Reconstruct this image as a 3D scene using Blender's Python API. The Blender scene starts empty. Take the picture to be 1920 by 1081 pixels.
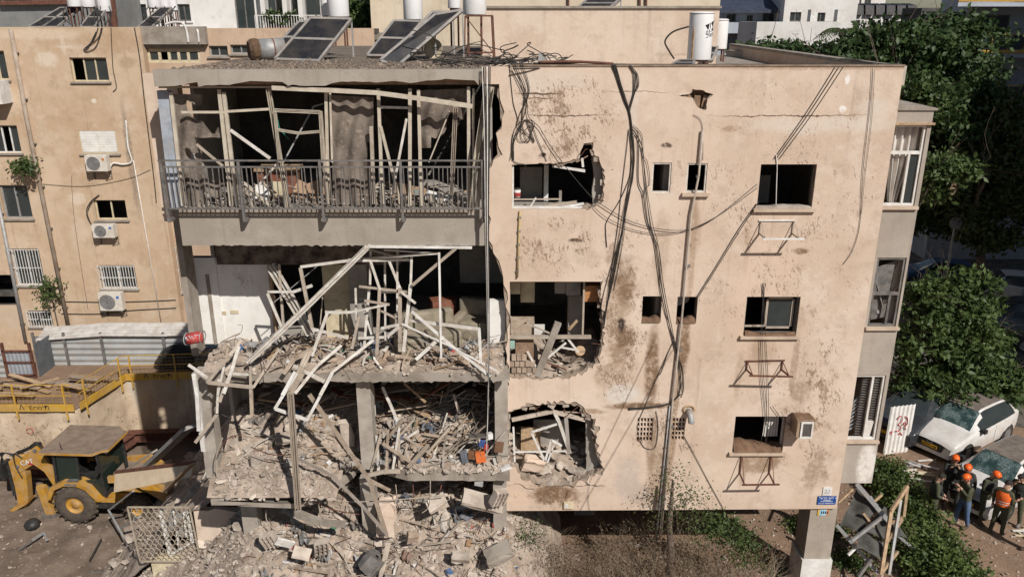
import bpy, bmesh, math, random
import numpy as np
from mathutils import Vector, Matrix, Euler
from mathutils.geometry import tessellate_polygon, delaunay_2d_cdt
random.seed(7)
RND = random.Random(11)
S = bpy.context.scene
COL = S.collection
R = math.radians

# ---------------------------------------------------------------- camera, sky, sun, exposure
CAM_Z = 14.2
PITCH = R(18.9)
FPX = 1500.0                      # focal length in pixels of the 1920 wide photograph
cd = bpy.data.cameras.new('camera'); cam = bpy.data.objects.new('camera', cd); COL.objects.link(cam)
cam.location = (0, 0, CAM_Z); cam.rotation_euler = (math.pi/2 - PITCH, 0, 0)
cd.sensor_width = 36; cd.lens = 36*FPX/1920; cd.clip_start = 0.1; cd.clip_end = 6000
S.camera = cam
SUN_TRAVEL = Vector((-0.62, 1.0, -1.02)).normalized()
w = bpy.data.worlds.new('World'); S.world = w; w.use_nodes = True
nt = w.node_tree; bg = nt.nodes['Background']
sk = nt.nodes.new('ShaderNodeTexSky'); sk.sky_type = 'NISHITA'; sk.sun_disc = False
to_sun = -SUN_TRAVEL
sk.sun_elevation = math.asin(to_sun.z)
sk.sun_rotation = math.atan2(to_sun.x, to_sun.y)
sk.air_density = 1.0; sk.dust_density = 0.6; sk.ozone_density = 1.5
nt.links.new(sk.outputs[0], bg.inputs[0]); bg.inputs[1].default_value = 0.05
sl = bpy.data.lights.new('sun', 'SUN'); sl.energy = 4.6; sl.angle = R(0.5); sl.color = (1.0, 0.955, 0.90)
so = bpy.data.objects.new('sun', sl); COL.objects.link(so)
so.rotation_euler = SUN_TRAVEL.to_track_quat('-Z', 'Y').to_euler(); so.location = (20, -30, 60)
S.view_settings.view_transform = 'Standard'; S.view_settings.look = 'None'
S.view_settings.gamma = 1; S.view_settings.exposure = 0.12
S.render.engine = 'CYCLES'
S.cycles.max_bounces = 5

# ---------------------------------------------------------------- pixel to place
_s, _c = math.sin(PITCH), math.cos(PITCH)
def ray(x, y):
    u, v = (x-960)/FPX, (540.5-y)/FPX
    return Vector((u, _c + v*_s, -_s + v*_c))
def P(x, y, Y=17.0):                 # point of a pixel on the vertical plane Y
    d = ray(x, y); k = Y/d.y
    return Vector((d.x*k, Y, CAM_Z + d.z*k))
def G(x, y, z=0.0):                  # point of a pixel on the level z
    d = ray(x, y); k = (z-CAM_Z)/d.z
    return Vector((d.x*k, d.y*k, z))
def XZ(x, y, Y=17.0):
    p = P(x, y, Y); return (p.x, p.z)
def rect(x0, y0, x1, y1, Y):         # upright rectangle on plane Y from its picture box
    ym = (y0+y1)/2
    a, b = P(x0, ym, Y).x, P(x1, ym, Y).x
    return a, b, P(x0, y1, Y).z, P(x0, y0, Y).z     # X0 X1 Z0 Z1

# ---------------------------------------------------------------- node helpers / materials
class NT:
    def __init__(s, name):
        s.m = bpy.data.materials.new(name); s.m.use_nodes = True
        s.t = s.m.node_tree; s.n = s.t.nodes; s.b = s.n['Principled BSDF']; s.pos = None
    def add(s, ty, **kw):
        n = s.n.new(ty)
        for k, v in kw.items(): setattr(n, k, v)
        return n
    def lk(s, a, b): s.t.links.new(a, b)
    def P(s):
        if s.pos is None: s.pos = s.add('ShaderNodeNewGeometry').outputs['Position']
        return s.pos
    def noise(s, scale, detail=4, rough=0.6, vec=None, dist=0.0):
        n = s.add('ShaderNodeTexNoise'); n.inputs['Scale'].default_value = scale
        n.inputs['Detail'].default_value = detail; n.inputs['Roughness'].default_value = rough
        n.inputs['Distortion'].default_value = dist
        s.lk(vec if vec is not None else s.P(), n.inputs['Vector']); return n
    def math(s, op, a, b=None, c=None):
        n = s.add('ShaderNodeMath', operation=op)
        for i, q in enumerate((a, b, c)):
            if q is None: continue
            if isinstance(q, (int, float)): n.inputs[i].default_value = q
            else: s.lk(q, n.inputs[i])
        return n.outputs[0]
    def ramp(s, fac, lo, hi, smooth=True):
        n = s.add('ShaderNodeMapRange'); n.interpolation_type = 'SMOOTHSTEP' if smooth else 'LINEAR'
        s.lk(fac, n.inputs[0]); n.inputs[1].default_value = lo; n.inputs[2].default_value = hi
        return n.outputs[0]
    def mix(s, fac, a, b, blend='MIX'):
        n = s.add('ShaderNodeMix', data_type='RGBA', blend_type=blend)
        for i, q in ((0, fac), (6, a), (7, b)):
            if isinstance(q, (int, float)): n.inputs[i].default_value = q
            elif isinstance(q, tuple): n.inputs[i].default_value = (*q, 1)
            else: s.lk(q, n.inputs[i])
        return n.outputs[2]
    def vec(s, op, a, b=None):
        n = s.add('ShaderNodeVectorMath', operation=op)
        for i, q in enumerate((a, b)):
            if q is None: continue
            if isinstance(q, tuple): n.inputs[i].default_value = q
            else: s.lk(q, n.inputs[i])
        return n.outputs['Value'] if op in ('LENGTH', 'DOT_PRODUCT') else n.outputs[0]
    def bump(s, h, strength=0.3, dist=0.02):
        n = s.add('ShaderNodeBump'); n.inputs['Strength'].default_value = strength
        n.inputs['Distance'].default_value = dist; s.lk(h, n.inputs['Height'])
        s.lk(n.outputs[0], s.b.inputs['Normal'])
    def out(s, col, rough=0.9, metal=0.0, spec=0.3):
        if isinstance(col, tuple): s.b.inputs['Base Color'].default_value = (*col, 1)
        else: s.lk(col, s.b.inputs['Base Color'])
        if isinstance(rough, (int, float)): s.b.inputs['Roughness'].default_value = rough
        else: s.lk(rough, s.b.inputs['Roughness'])
        s.b.inputs['Metallic'].default_value = metal
        s.b.inputs['Specular IOR Level'].default_value = spec
        return s.m

def mul(c, k): return tuple(min(1, v*k) for v in c)
def mat(name, c, c2=None, scale=3.0, rough=0.85, metal=0.0, bump=0.25, bscale=40, spec=0.3, dust=0.0, rnd=0.0, fine=0.25):
    """procedural surface: two tones in uneven patches, fine speckle, optional dust and per-object shift"""
    s = NT(name)
    c2 = c2 or mul(c, 0.72)
    n1 = s.noise(scale, 5, 0.65)
    col = s.mix(s.ramp(n1.outputs[0], 0.35, 0.68), c, c2)
    n2 = s.noise(bscale, 3, 0.6)
    if fine: col = s.mix(s.math('MULTIPLY', s.ramp(n2.outputs[0], 0.5, 0.75), fine), col, mul(c2, 0.55))
    if dust:
        n3 = s.noise(scale*0.7+1.1, 6, 0.7)
        col = s.mix(s.math('MULTIPLY', s.ramp(n3.outputs[0], 0.38, 0.62), dust), col, (0.40, 0.32, 0.25))
    if rnd:
        oi = s.add('ShaderNodeObjectInfo')
        hv = s.add('ShaderNodeHueSaturation'); s.lk(col, hv.inputs['Color'])
        s.lk(s.math('MULTIPLY_ADD', oi.outputs['Random'], 2*rnd, 1-rnd), hv.inputs['Value'])
        col = hv.outputs[0]
    if bump: s.bump(n2.outputs[0], bump, 0.02)
    return s.out(col, rough, metal, spec)

def glass_mat(name, c=(0.02, 0.025, 0.025), rough=0.08):
    s = NT(name); n = s.noise(2.5, 4)
    return s.out(s.mix(n.outputs[0], c, mul(c, 2.2)), rough, 0.0, 0.6)

def plaster(name, base, dark, blobs=(), Y=17.0, splat=None, streak=0.25, pock=0.0, bump=0.35, patch=None):
    """wall plaster. blobs: (px, py, rx, ry, colour, strength, raggedness) stains in picture pixels of plane Y"""
    s = NT(name)
    pos = s.P()
    big = s.noise(0.55, 6, 0.62); mid = s.noise(2.3, 6, 0.7); fin = s.noise(38, 4, 0.7)
    col = s.mix(s.ramp(big.outputs[0], 0.36, 0.66), base, dark)
    col = s.mix(s.math('MULTIPLY', s.ramp(mid.outputs[0], 0.48, 0.72), 0.55), col, mul(dark, 0.8))
    # rain streaks: noise stretched down the wall
    sv = s.vec('MULTIPLY', pos, (3.2, 3.2, 0.16))
    st = s.noise(1.6, 4, 0.6, sv)
    col = s.mix(s.math('MULTIPLY', s.ramp(st.outputs[0], 0.56, 0.74), streak), col, mul(dark, 0.55))
    if patch:                                    # bleached, repaired and sooty areas
        pn = s.noise(0.8, 6, 0.7, s.vec('ADD', pos, (7.3, 1.1, 3.7)))
        col = s.mix(s.math('MULTIPLY', s.ramp(pn.outputs[0], 0.50, 0.64), 0.6), col, patch)
        pn = s.noise(1.3, 7, 0.75, s.vec('ADD', pos, (2.3, 5.1, 9.7)))
        col = s.mix(s.math('MULTIPLY', s.ramp(pn.outputs[0], 0.56, 0.68), 0.4), col, mul(dark, 0.72))
    # small impact marks, slanted
    hgt = fin.outputs[0]
    wob = s.noise(1.9, 5, 0.7)
    wv = s.vec('SUBTRACT', wob.outputs['Color'], (0.5, 0.5, 0.5))
    wob2 = s.noise(9.0, 3, 0.7)
    wv2 = s.vec('SUBTRACT', wob2.outputs['Color'], (0.5, 0.5, 0.5))
    brn = s.noise(7.0, 5, 0.7); brk = s.math('MULTIPLY_ADD', s.ramp(brn.outputs[0], 0.34, 0.56), 0.7, 0.45)
    for (px, py, rx, ry, c, k, rag) in blobs:
        p = P(px, py, Y); q = P(px+rx, py, Y); r = P(px, py+ry, Y)
        ax = abs(q.x-p.x); az = abs(r.z-p.z)
        d = s.vec('SUBTRACT', pos, (p.x, p.y, p.z))
        m = min(1.0, 2.5*min(ax, az)) if ry > 3 else .16
        sc = s.add('ShaderNodeVectorMath', operation='SCALE'); s.lk(wv, sc.inputs[0]); sc.inputs['Scale'].default_value = 1.6*rag*m
        d = s.vec('ADD', d, sc.outputs[0])
        sc = s.add('ShaderNodeVectorMath', operation='SCALE'); s.lk(wv2, sc.inputs[0]); sc.inputs['Scale'].default_value = 0.5*rag*m
        d = s.vec('ADD', d, sc.outputs[0])
        d = s.vec('MULTIPLY', d, (1/ax, 0.0, 1/az))
        L = s.vec('LENGTH', d)
        f = s.ramp(L, 1.0, 0.45)
        if ry > 3: f = s.math('MULTIPLY', f, brk)
        col = s.mix(s.math('MULTIPLY', f, min(1.0, k*1.2)), col, c)
    if splat:
        regions, scol = splat
        a = s.vec('MULTIPLY', pos, (1.0, 1.0, 0.75))
        rot = s.add('ShaderNodeVectorRotate', rotation_type='Y_AXIS'); s.lk(a, rot.inputs[0]); rot.inputs['Angle'].default_value = R(28)
        stv = s.vec('MULTIPLY', rot.outputs[0], (1.7, 1.0, 0.8))
        sn = s.noise(11, 6, 0.68, stv)
        sn2 = s.noise(34, 3, 0.6, stv)
        lowm = s.noise(1.7, 4, 0.65)
        tot = None
        for (px, py, rx, ry, k) in regions:
            p = P(px, py, Y); ax = abs(P(px+rx, py, Y).x-p.x); az = abs(P(px, py+ry, Y).z-p.z)
            d = s.vec('MULTIPLY', s.vec('ADD', s.vec('SUBTRACT', pos, tuple(p)), wv), (1/ax, 0, 1/az))
            f = s.math('MULTIPLY', s.ramp(s.vec('LENGTH', d), 1.1, 0.1), k)
            tot = f if tot is None else s.math('MAXIMUM', tot, f)
        tot = s.math('MULTIPLY', tot, s.math('MULTIPLY_ADD', s.ramp(lowm.outputs[0], 0.35, 0.65), 0.75, 0.45))
        sn3 = s.noise(3.6, 6, 0.75, stv); f3 = s.ramp(s.math('ADD', sn3.outputs[0], s.math('MULTIPLY', s.math('SUBTRACT', tot, 0.5), 0.2)), 0.625, 0.66)
        col = s.mix(s.math('MULTIPLY', f3, 0.45), col, mul(scol, 1.35))
        v = s.math('ADD', sn.outputs[0], s.math('MULTIPLY', s.math('SUBTRACT', tot, 0.5), 0.24))
        f = s.ramp(v, 0.60, 0.655)
        col = s.mix(s.math('MULTIPLY', f, 0.62), col, scol)
        v2 = s.math('ADD', sn2.outputs[0], s.math('MULTIPLY', s.math('SUBTRACT', tot, 0.5), 0.2))
        f2 = s.ramp(v2, 0.635, 0.69)
        col = s.mix(s.math('MULTIPLY', f2, 0.75), col, mul(scol, 0.55))
        hgt = s.math('SUBTRACT', hgt, s.math('MULTIPLY', s.math('MAXIMUM', f, f2), 1.2))
    col = s.mix(s.math('MULTIPLY', s.ramp(fin.outputs[0], 0.55, 0.8), 0.22), col, mul(dark, 0.5))
    s.bump(s.math('ADD', hgt, s.math('MULTIPLY', mid.outputs[0], 1.5)), bump, 0.02)
    return s.out(col, 0.93, 0, 0.2)

# ---------------------------------------------------------------- mesh helpers
Z = Vector((0, 0, 1))
def frame_from(d, up=Z):
    d = d.normalized()
    if abs(d.dot(up)) > 0.98: up = Vector((0, 1, 0)) if abs(d.y) < 0.9 else Vector((1, 0, 0))
    a = up.cross(d).normalized(); b = d.cross(a)
    return d, a, b

class MB:
    def __init__(s): s.v = []; s.f = []
    def quad(s, *p):
        i = len(s.v); s.v += [tuple(q) for q in p]; s.f.append(tuple(range(i, i+len(p)))); return s
    def hexa(s, pts):                # 8 corners: bottom 4 ccw, top 4 ccw
        i = len(s.v); s.v += [tuple(q) for q in pts]
        for a in ((0, 3, 2, 1), (4, 5, 6, 7), (0, 1, 5, 4), (1, 2, 6, 5), (2, 3, 7, 6), (3, 0, 4, 7)):
            s.f.append(tuple(i+k for k in a))
        return s
    def bb(s, x0, x1, y0, y1, z0, z1):
        return s.hexa([(x0, y0, z0), (x1, y0, z0), (x1, y1, z0), (x0, y1, z0), (x0, y0, z1), (x1, y0, z1), (x1, y1, z1), (x0, y1, z1)])
    def box(s, c, size, rot=None):
        c = Vector(c); hx, hy, hz = (q/2 for q in size)
        m = Euler(rot).to_matrix() if rot is not None and not isinstance(rot, Matrix) else rot
        pts = []
        for z in (-hz, hz):
            for x, y in ((-hx, -hy), (hx, -hy), (hx, hy), (-hx, hy)):
                q = Vector((x, y, z)); q = m @ q if m is not None else q
                pts.append(c+q)
        return s.hexa(pts)
    def bar(s, p, q, wa=0.05, hb=None, up=Z):
        hb = hb or wa
        p, q = Vector(p), Vector(q); d, a, b = frame_from(q-p, up)
        pts = [e + a*x*wa/2 + b*y*hb/2 for e in (p, q) for x, y in ((-1, -1), (1, -1), (1, 1), (-1, 1))]
        return s.hexa(pts)
    def channel(s, p, q, wd=0.06, dp=0.05, th=0.012, up=Z):     # aluminium U profile with a centre rib
        p, q = Vector(p), Vector(q); d, a, b = frame_from(q-p, up)
        prof = [(-wd/2, -dp/2), (wd/2, -dp/2), (wd/2, dp/2), (wd/2-th, dp/2), (wd/2-th, -dp/2+th), (th/2, -dp/2+th), (th/2, dp/3), (-th/2, dp/3),
                (-th/2, -dp/2+th), (-wd/2+th, -dp/2+th), (-wd/2+th, dp/2), (-wd/2, dp/2)]
        n = len(prof); i = len(s.v)
        for e in (p, q): s.v += [tuple(e + a*x + b*y) for x, y in prof]
        for k in range(n): s.f.append((i+k, i+(k+1) % n, i+n+(k+1) % n, i+n+k))
        s.f.append(tuple(i+k for k in reversed(range(n)))); s.f.append(tuple(i+n+k for k in range(n)))
        return s
    def tube(s, pts, r=0.01, n=5, cap=True):
        pts = [Vector(p) for p in pts]; rr = r if isinstance(r, (list, tuple)) else [r]*len(pts)
        i = len(s.v); a_prev = None
        for k, p in enumerate(pts):
            d = (pts[min(k+1, len(pts)-1)] - pts[max(k-1, 0)])
            if d.length < 1e-9: d = Vector((0, 0, 1))
            d.normalize()
            if a_prev is None: _, a, b = frame_from(d)
            else:
                a = (a_prev - d*a_prev.dot(d))
                if a.length < 1e-6: _, a, b = frame_from(d)
                a.normalize(); b = d.cross(a)
            a_prev = a
            for j in range(n):
                t = 2*math.pi*j/n; s.v.append(tuple(p + (a*math.cos(t) + b*math.sin(t))*rr[k]))
        for k in range(len(pts)-1):
            for j in range(n):
                s.f.append((i+k*n+j, i+k*n+(j+1) % n, i+(k+1)*n+(j+1) % n, i+(k+1)*n+j))
        if cap:
            s.f.append(tuple(i+j for j in reversed(range(n)))); m = i+(len(pts)-1)*n
            s.f.append(tuple(m+j for j in range(n)))
        return s
    def cyl(s, p, q, r0, r1=None, n=16): return s.tube([p, q], [r0, r0 if r1 is None else r1], n)
    def lathe(s, o, axis, prof, n=24):       # prof: (radius, offset along axis)
        o = Vector(o); d, a, b = frame_from(Vector(axis)); i = len(s.v)
        for r, h in prof:
            for j in range(n):
                t = 2*math.pi*j/n; s.v.append(tuple(o + d*h + (a*math.cos(t)+b*math.sin(t))*max(r, 1e-4)))
        for k in range(len(prof)-1):
            for j in range(n): s.f.append((i+k*n+j, i+k*n+(j+1) % n, i+(k+1)*n+(j+1) % n, i+(k+1)*n+j))
        return s
    def prism(s, poly, o, ex, ey, ez):         # poly in (ex, ey) plane at o, extruded by vector ez
        o, ex, ey, ez = map(Vector, (o, ex, ey, ez)); n = len(poly); i = len(s.v)
        for k in (0, 1): s.v += [tuple(o+ex*x+ey*y+ez*k) for x, y in poly]
        s.f.append(tuple(i+k for k in reversed(range(n)))); s.f.append(tuple(i+n+k for k in range(n)))
        for k in range(n): s.f.append((i+k, i+(k+1) % n, i+n+(k+1) % n, i+n+k))
        return s
    def plate(s, outer, holes, y0, y1):        # wall in the XZ plane with openings, y0 (front) to y1
        loops = [list(outer)] + [list(h) for h in holes]
        flat = [p for L in loops for p in L]; ed = []; q = 0
        for L in loops: ed += [(q+j, q+(j+1) % len(L)) for j in range(len(L))]; q += len(L)
        cv, _, cf, *_r = delaunay_2d_cdt([Vector(p) for p in flat], ed, [], 0, 1e-6)
        def inside(L, x, y):
            c = False; j = len(L)-1
            for i_ in range(len(L)):
                if (L[i_][1] > y) != (L[j][1] > y) and x < (L[j][0]-L[i_][0])*(y-L[i_][1])/(L[j][1]-L[i_][1])+L[i_][0]: c = not c
                j = i_
            return c
        i = len(s.v); n = len(cv); s.v += [(p.x, y0, p.y) for p in cv] + [(p.x, y1, p.y) for p in cv]
        for t in cf:
            a, b, c = (cv[k] for k in t); g = (a+b+c)/3
            if not inside(loops[0], g.x, g.y) or any(inside(L, g.x, g.y) for L in loops[1:]): continue
            ar = (b-a).cross(c-a)
            t = tuple(t) if ar > 0 else (t[0], t[2], t[1])
            s.f.append((i+t[0], i+t[1], i+t[2])); s.f.append((i+n+t[0], i+n+t[2], i+n+t[1]))
        i = len(s.v); n = len(flat); s.v += [(x, y0, z) for x, z in flat] + [(x, y1, z) for x, z in flat]
        k = 0
        for L in loops:
            m = len(L)
            for j in range(m): s.f.append((i+k+j, i+k+(j+1) % m, i+n+k+(j+1) % m, i+n+k+j))
            k += m
        return s
    def add(s, o):
        i = len(s.v); s.v += o.v; s.f += [tuple(i+k for k in f) for f in o.f]; return s

WL = {}
def mesh_obj(name, v, f, m, parent=None, smooth=False):
    off = WL.get(parent.name, Vector()) if parent is not None else Vector()
    me = bpy.data.meshes.new(name)
    if off.length > 0: v = [(a-off.x, b-off.y, c-off.z) for a, b, c in v]
    me.from_pydata(v, [], f); me.update()
    me.materials.append(m)
    if smooth:
        me.polygons.foreach_set('use_smooth', [True]*len(me.polygons))
    o = bpy.data.objects.new(name, me); COL.objects.link(o)
    if parent is not None: o.parent = parent; WL[o.name] = off
    return o
def obj(name, mb, m, parent=None, smooth=False, origin=None):
    """links a mesh object; verts are world coordinates, made relative to the thing's base"""
    if origin is not None and parent is None:
        o = Vector(origin); mb.v = [(a-o.x, b-o.y, c-o.z) for a, b, c in mb.v]
        r = mesh_obj(name, mb.v, mb.f, m, None, smooth); r.location = o; WL[r.name] = o; return r
    return mesh_obj(name, mb.v, mb.f, m, parent, smooth)
def norm_fix(o):
    bm = bmesh.new(); bm.from_mesh(o.data); bmesh.ops.recalc_face_normals(bm, faces=bm.faces); bm.to_mesh(o.data); bm.free(); return o
def thing(name, label, cat, loc=(0, 0, 0), group=None):
    o = bpy.data.objects.new(name, None); COL.objects.link(o); o.location = loc; o.empty_display_size = 0.1
    WL[o.name] = Vector(loc); return tag(o, label, cat, group)
def tag(o, label, cat, group=None):
    o['label'] = label; o['category'] = cat
    if group: o['group'] = group
    return o
def struct(o): o['kind'] = 'structure'; return o
def stuff(o, label=None, cat=None):
    o['kind'] = 'stuff'
    if label: o['label'] = label; o['category'] = cat
    return o
def smooth_path(pts, k=6):                     # Catmull-Rom through points
    pts = [Vector(p) for p in pts]
    if len(pts) < 3: return pts
    out = []
    for i in range(len(pts)-1):
        p0, p1, p2, p3 = pts[max(i-1, 0)], pts[i], pts[i+1], pts[min(i+2, len(pts)-1)]
        for j in range(k):
            t = j/k; out.append(0.5*((2*p1)+(p2-p0)*t+(2*p0-5*p1+4*p2-p3)*t*t+(3*p1-p0-3*p2+p3)*t**3))
    return out+[pts[-1]]
def rag(a, b, amp, step, rnd=RND):              # ragged 2D edge from a to b (b left out)
    a, b = Vector(a), Vector(b); n = max(2, int((b-a).length/step)); d = (b-a).normalized(); nn = Vector((-d.y, d.x)); out = []
    for k in range(n):
        t = k/n; j = rnd.uniform(-1, 1)*amp*(.3+2.2*rnd.random()**3) if k else 0
        out.append(tuple(a.lerp(b, t)+nn*j+d*rnd.uniform(-.2, .2)*step*(k > 0)))
    return out

# ---------------------------------------------------------------- shared materials
m_white = mat('white_paint', (0.72, 0.71, 0.68), (0.60, 0.58, 0.54), 4, 0.6, dust=0.35)
m_alu = mat('white_aluminium', (0.68, 0.66, 0.61), (0.52, 0.48, 0.42), 6, 0.5, dust=0.45, bump=0.1)
m_alu_cream = mat('cream_aluminium', (0.56, 0.50, 0.40), (0.42, 0.37, 0.29), 5, 0.5, dust=0.4, bump=0.1)
m_alu_tan = mat('dusty_aluminium', (0.42, 0.36, 0.29), (0.30, 0.25, 0.20), 5, 0.6, dust=0.5)
m_steel = mat('grey_steel', (0.17, 0.165, 0.16), (0.10, 0.095, 0.09), 6, 0.55, 0.2, dust=0.2)
m_galv = mat('galvanised_steel', (0.34, 0.35, 0.35), (0.23, 0.23, 0.23), 4, 0.55, 0.25, dust=0.35)
m_rust = mat('rusty_steel', (0.16, 0.07, 0.045), (0.09, 0.04, 0.03), 7, 0.85, 0.1)
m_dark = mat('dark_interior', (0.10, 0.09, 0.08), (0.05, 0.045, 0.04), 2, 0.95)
m_room = mat('interior_plaster', (0.36, 0.33, 0.29), (0.24, 0.21, 0.18), 1.2, 0.95)
m_conc = mat('bare_concrete', (0.33, 0.29, 0.245), (0.22, 0.185, 0.15), 2.2, 0.95, bump=0.6, bscale=30)
m_rubble = mat('rubble_concrete', (0.49, 0.42, 0.35), (0.31, 0.255, 0.205), 3.0, 0.97, bump=0.6, bscale=35, rnd=0.28)
m_dirt = mat('rubble_dust', (0.41, 0.33, 0.265), (0.24, 0.185, 0.14), 2.6, 1.0, bump=1.0, bscale=18, fine=0.5)
m_wood = mat('raw_wood', (0.42, 0.29, 0.17), (0.26, 0.17, 0.10), 9, 0.85, dust=0.25, rnd=0.2)
m_plank = mat('dusty_plank', (0.33, 0.265, 0.20), (0.21, 0.16, 0.115), 6, 0.9, dust=0.5, rnd=0.3)
m_cable = mat('black_cable', (0.030, 0.027, 0.025), (0.055, 0.048, 0.04), 9, 0.7, bump=0)
m_black = mat('black_plastic', (0.02, 0.02, 0.02), (0.04, 0.038, 0.035), 6, 0.5)
m_glass = glass_mat('dark_glass')
m_grey = plaster('grey_paint', (0.365, 0.325, 0.275), (0.29, 0.25, 0.205), streak=0.3, splat=([(600, 430, 400, 60, 0.45), (1690, 430, 90, 300, 0.3)], (0.2, 0.15, 0.11)))
# ================================================================ GROUND, PIT, STREET
PA, PB = Vector((-16.6, 27.25)), Vector((-15.9, 29.9))
pit_poly = [(-70, 27.25), tuple(PA), tuple(PB), (-13.4, 30.5), (-6.0, 30.5), (-6.0, 9.0), (-70, 9.0)]
def sheet(name, outer, holes, z, m):
    loops = [outer]+holes
    tri = tessellate_polygon([[Vector((x, y, 0)) for x, y in L] for L in loops])
    flat = [p for L in loops for p in L]; f = []
    for t in tri:
        a, b, c = (flat[k] for k in t); ar = (b[0]-a[0])*(c[1]-a[1])-(b[1]-a[1])*(c[0]-a[0])
        f.append(t if ar > 0 else (t[0], t[2], t[1]))
    return mesh_obj(name, [(x, y, z) for x, y in flat], f, m)
s = NT('earth_ground')
n1 = s.noise(0.35, 6, 0.65); n2 = s.noise(3.5, 7, 0.7); n3 = s.noise(28, 4, 0.7)
c = s.mix(s.ramp(n1.outputs[0], 0.35, 0.65), (0.30, 0.20, 0.135), (0.22, 0.15, 0.105))
c = s.mix(s.math('MULTIPLY', s.ramp(n2.outputs[0], 0.5, 0.7), 0.6), c, (0.36, 0.27, 0.20))
c = s.mix(s.math('MULTIPLY', s.ramp(n3.outputs[0], 0.55, 0.75), 0.5), c, (0.12, 0.08, 0.055))
s.bump(s.math('ADD', n3.outputs[0], s.math('MULTIPLY', n2.outputs[0], 2.0)), 0.8, 0.03)
m_earth = s.out(c, 1.0, 0, 0.1)
struct(sheet('ground', [(-2500, -400), (2500, -400), (2500, 4000), (-2500, 4000)], [pit_poly], 0.0, m_earth))
m_asph = mat('asphalt', (0.055, 0.053, 0.05), (0.085, 0.078, 0.07), 1.5, 0.95, bump=0.5, bscale=60, dust=0.25)
struct(sheet('street', [(14.5, 27), (40, 20), (60, 34), (60, 200), (30, 200), (16, 60)], [], 0.012, m_asph))
m_pave = mat('pavement_slabs', (0.30, 0.27, 0.24), (0.22, 0.19, 0.165), 1.8, 0.95, bump=0.4, dust=0.4)
pv = MB()
pv.hexa([(9.6, 25.0, 0.0), (14.4, 26.9, 0.0), (15.9, 60, 0.0), (9.6, 60, 0.0), (9.6, 25.0, 0.12), (14.4, 26.9, 0.12), (15.9, 60, 0.12), (9.6, 60, 0.12)])
struct(obj('pavement', pv, m_pave))

# pit floor: churned mud, a height field
def fbm(x, y, o=4, s=1.0, seed=0):
    v = 0; a = 1.0
    for k in range(o):
        f = s*2**k
        v += a*(math.sin(x*f*1.31+seed+1.7*math.sin(y*f*0.83+k)) * math.cos(y*f*1.17+seed*0.7+1.3*math.sin(x*f*0.71+2*k)))
        a *= 0.5
    return v
def hfield(name, x0, x1, y0, y1, st, fn, m, keep=None):
    nx = int((x1-x0)/st)+1; ny = int((y1-y0)/st)+1
    v = []; f = []
    for j in range(ny):
        for i in range(nx):
            x = x0+i*(x1-x0)/(nx-1); y = y0+j*(y1-y0)/(ny-1); v.append((x, y, fn(x, y)))
    for j in range(ny-1):
        for i in range(nx-1):
            a = j*nx+i
            if keep and not keep(v[a][0]+st/2, v[a][1]+st/2): continue
            f.append((a, a+1, a+nx+1, a+nx))
    return mesh_obj(name, v, f, m, None, True)
PITZ = -3.0
m_mud = mat('pit_mud', (0.135, 0.10, 0.075), (0.21, 0.16, 0.12), 1.3, 0.98, bump=1.0, bscale=14, fine=0.5)
def pit_h(x, y): return PITZ + 0.10*fbm(x, y, 4, 0.8) + 0.05*fbm(x, y, 3, 4.1, 3) + 0.35*max(0, (x+13.2))*max(0, min(1, (x+13.2)/2))
struct(hfield('pit_floor', -45, -6.0, 9.0, 31.0, 0.2, pit_h, m_mud))

# retaining wall of sprayed concrete round the pit
m_ret = plaster('sprayed_concrete', (0.62, 0.495, 0.36), (0.47, 0.355, 0.245), [(230, 740, 14, 60, (0.5, 0.45, 0.38), 0.5, 0.4), (120, 640, 60, 40, (0.3, 0.2, 0.12), .3, .5)], 29, streak=0.55, bump=1.0,
                splat=([(120, 800, 200, 120, 0.75)], (0.24, 0.165, 0.11)))
def retain(pts, amp=0.05):
    v = []; f = []; nz = 16
    path = []
    for a, b in zip(pts[:-1], pts[1:]):
        a, b = Vector(a), Vector(b); n = max(2, int((b-a).length/0.25))
        for k in range(n): path.append((a.lerp(b, k/n), (b-a).normalized()))
    path.append((Vector(pts[-1]), (Vector(pts[-1])-Vector(pts[-2])).normalized()))
    for p, d in path:
        nn = Vector((d.y, -d.x))
        for k in range(nz+1):
            z = PITZ-0.4 + k*(0.4-PITZ-0.02)/nz
            o = amp*fbm(p.x*1.3+p.y, z*1.3, 4, 1.1) + 0.03*fbm(p.x+p.y, z, 3, 6, 2)
            o = 0 if k == nz else o
            v.append((p.x+nn.x*o, p.y+nn.y*o, z))
    for i in range(len(path)-1):
        for k in range(nz): a = i*(nz+1)+k; f.append((a, a+nz+1, a+nz+2, a+1))
    return v, f
rw = thing('retaining_wall', 'beige sprayed concrete retaining wall of the excavation pit', 'retaining wall', (-16, 29, PITZ))
v, f = retain([pit_poly[0], pit_poly[1], pit_poly[2], pit_poly[3], pit_poly[4], pit_poly[5]])
mesh_obj('sprayed_face', v, f, m_ret, rw, True)
cr = MB().tube([G(118+6*math.cos(t), 0, 0) if False else P(56, 806, 27.15)+Vector((0.12*math.cos(t), -0.02, 0.12*math.sin(t))) for t in [k*math.pi/8 for k in range(17)]], 0.012, 4)
obj('painted_circle', cr, mat('red_spray', (0.45, 0.06, 0.05)), rw)
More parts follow.
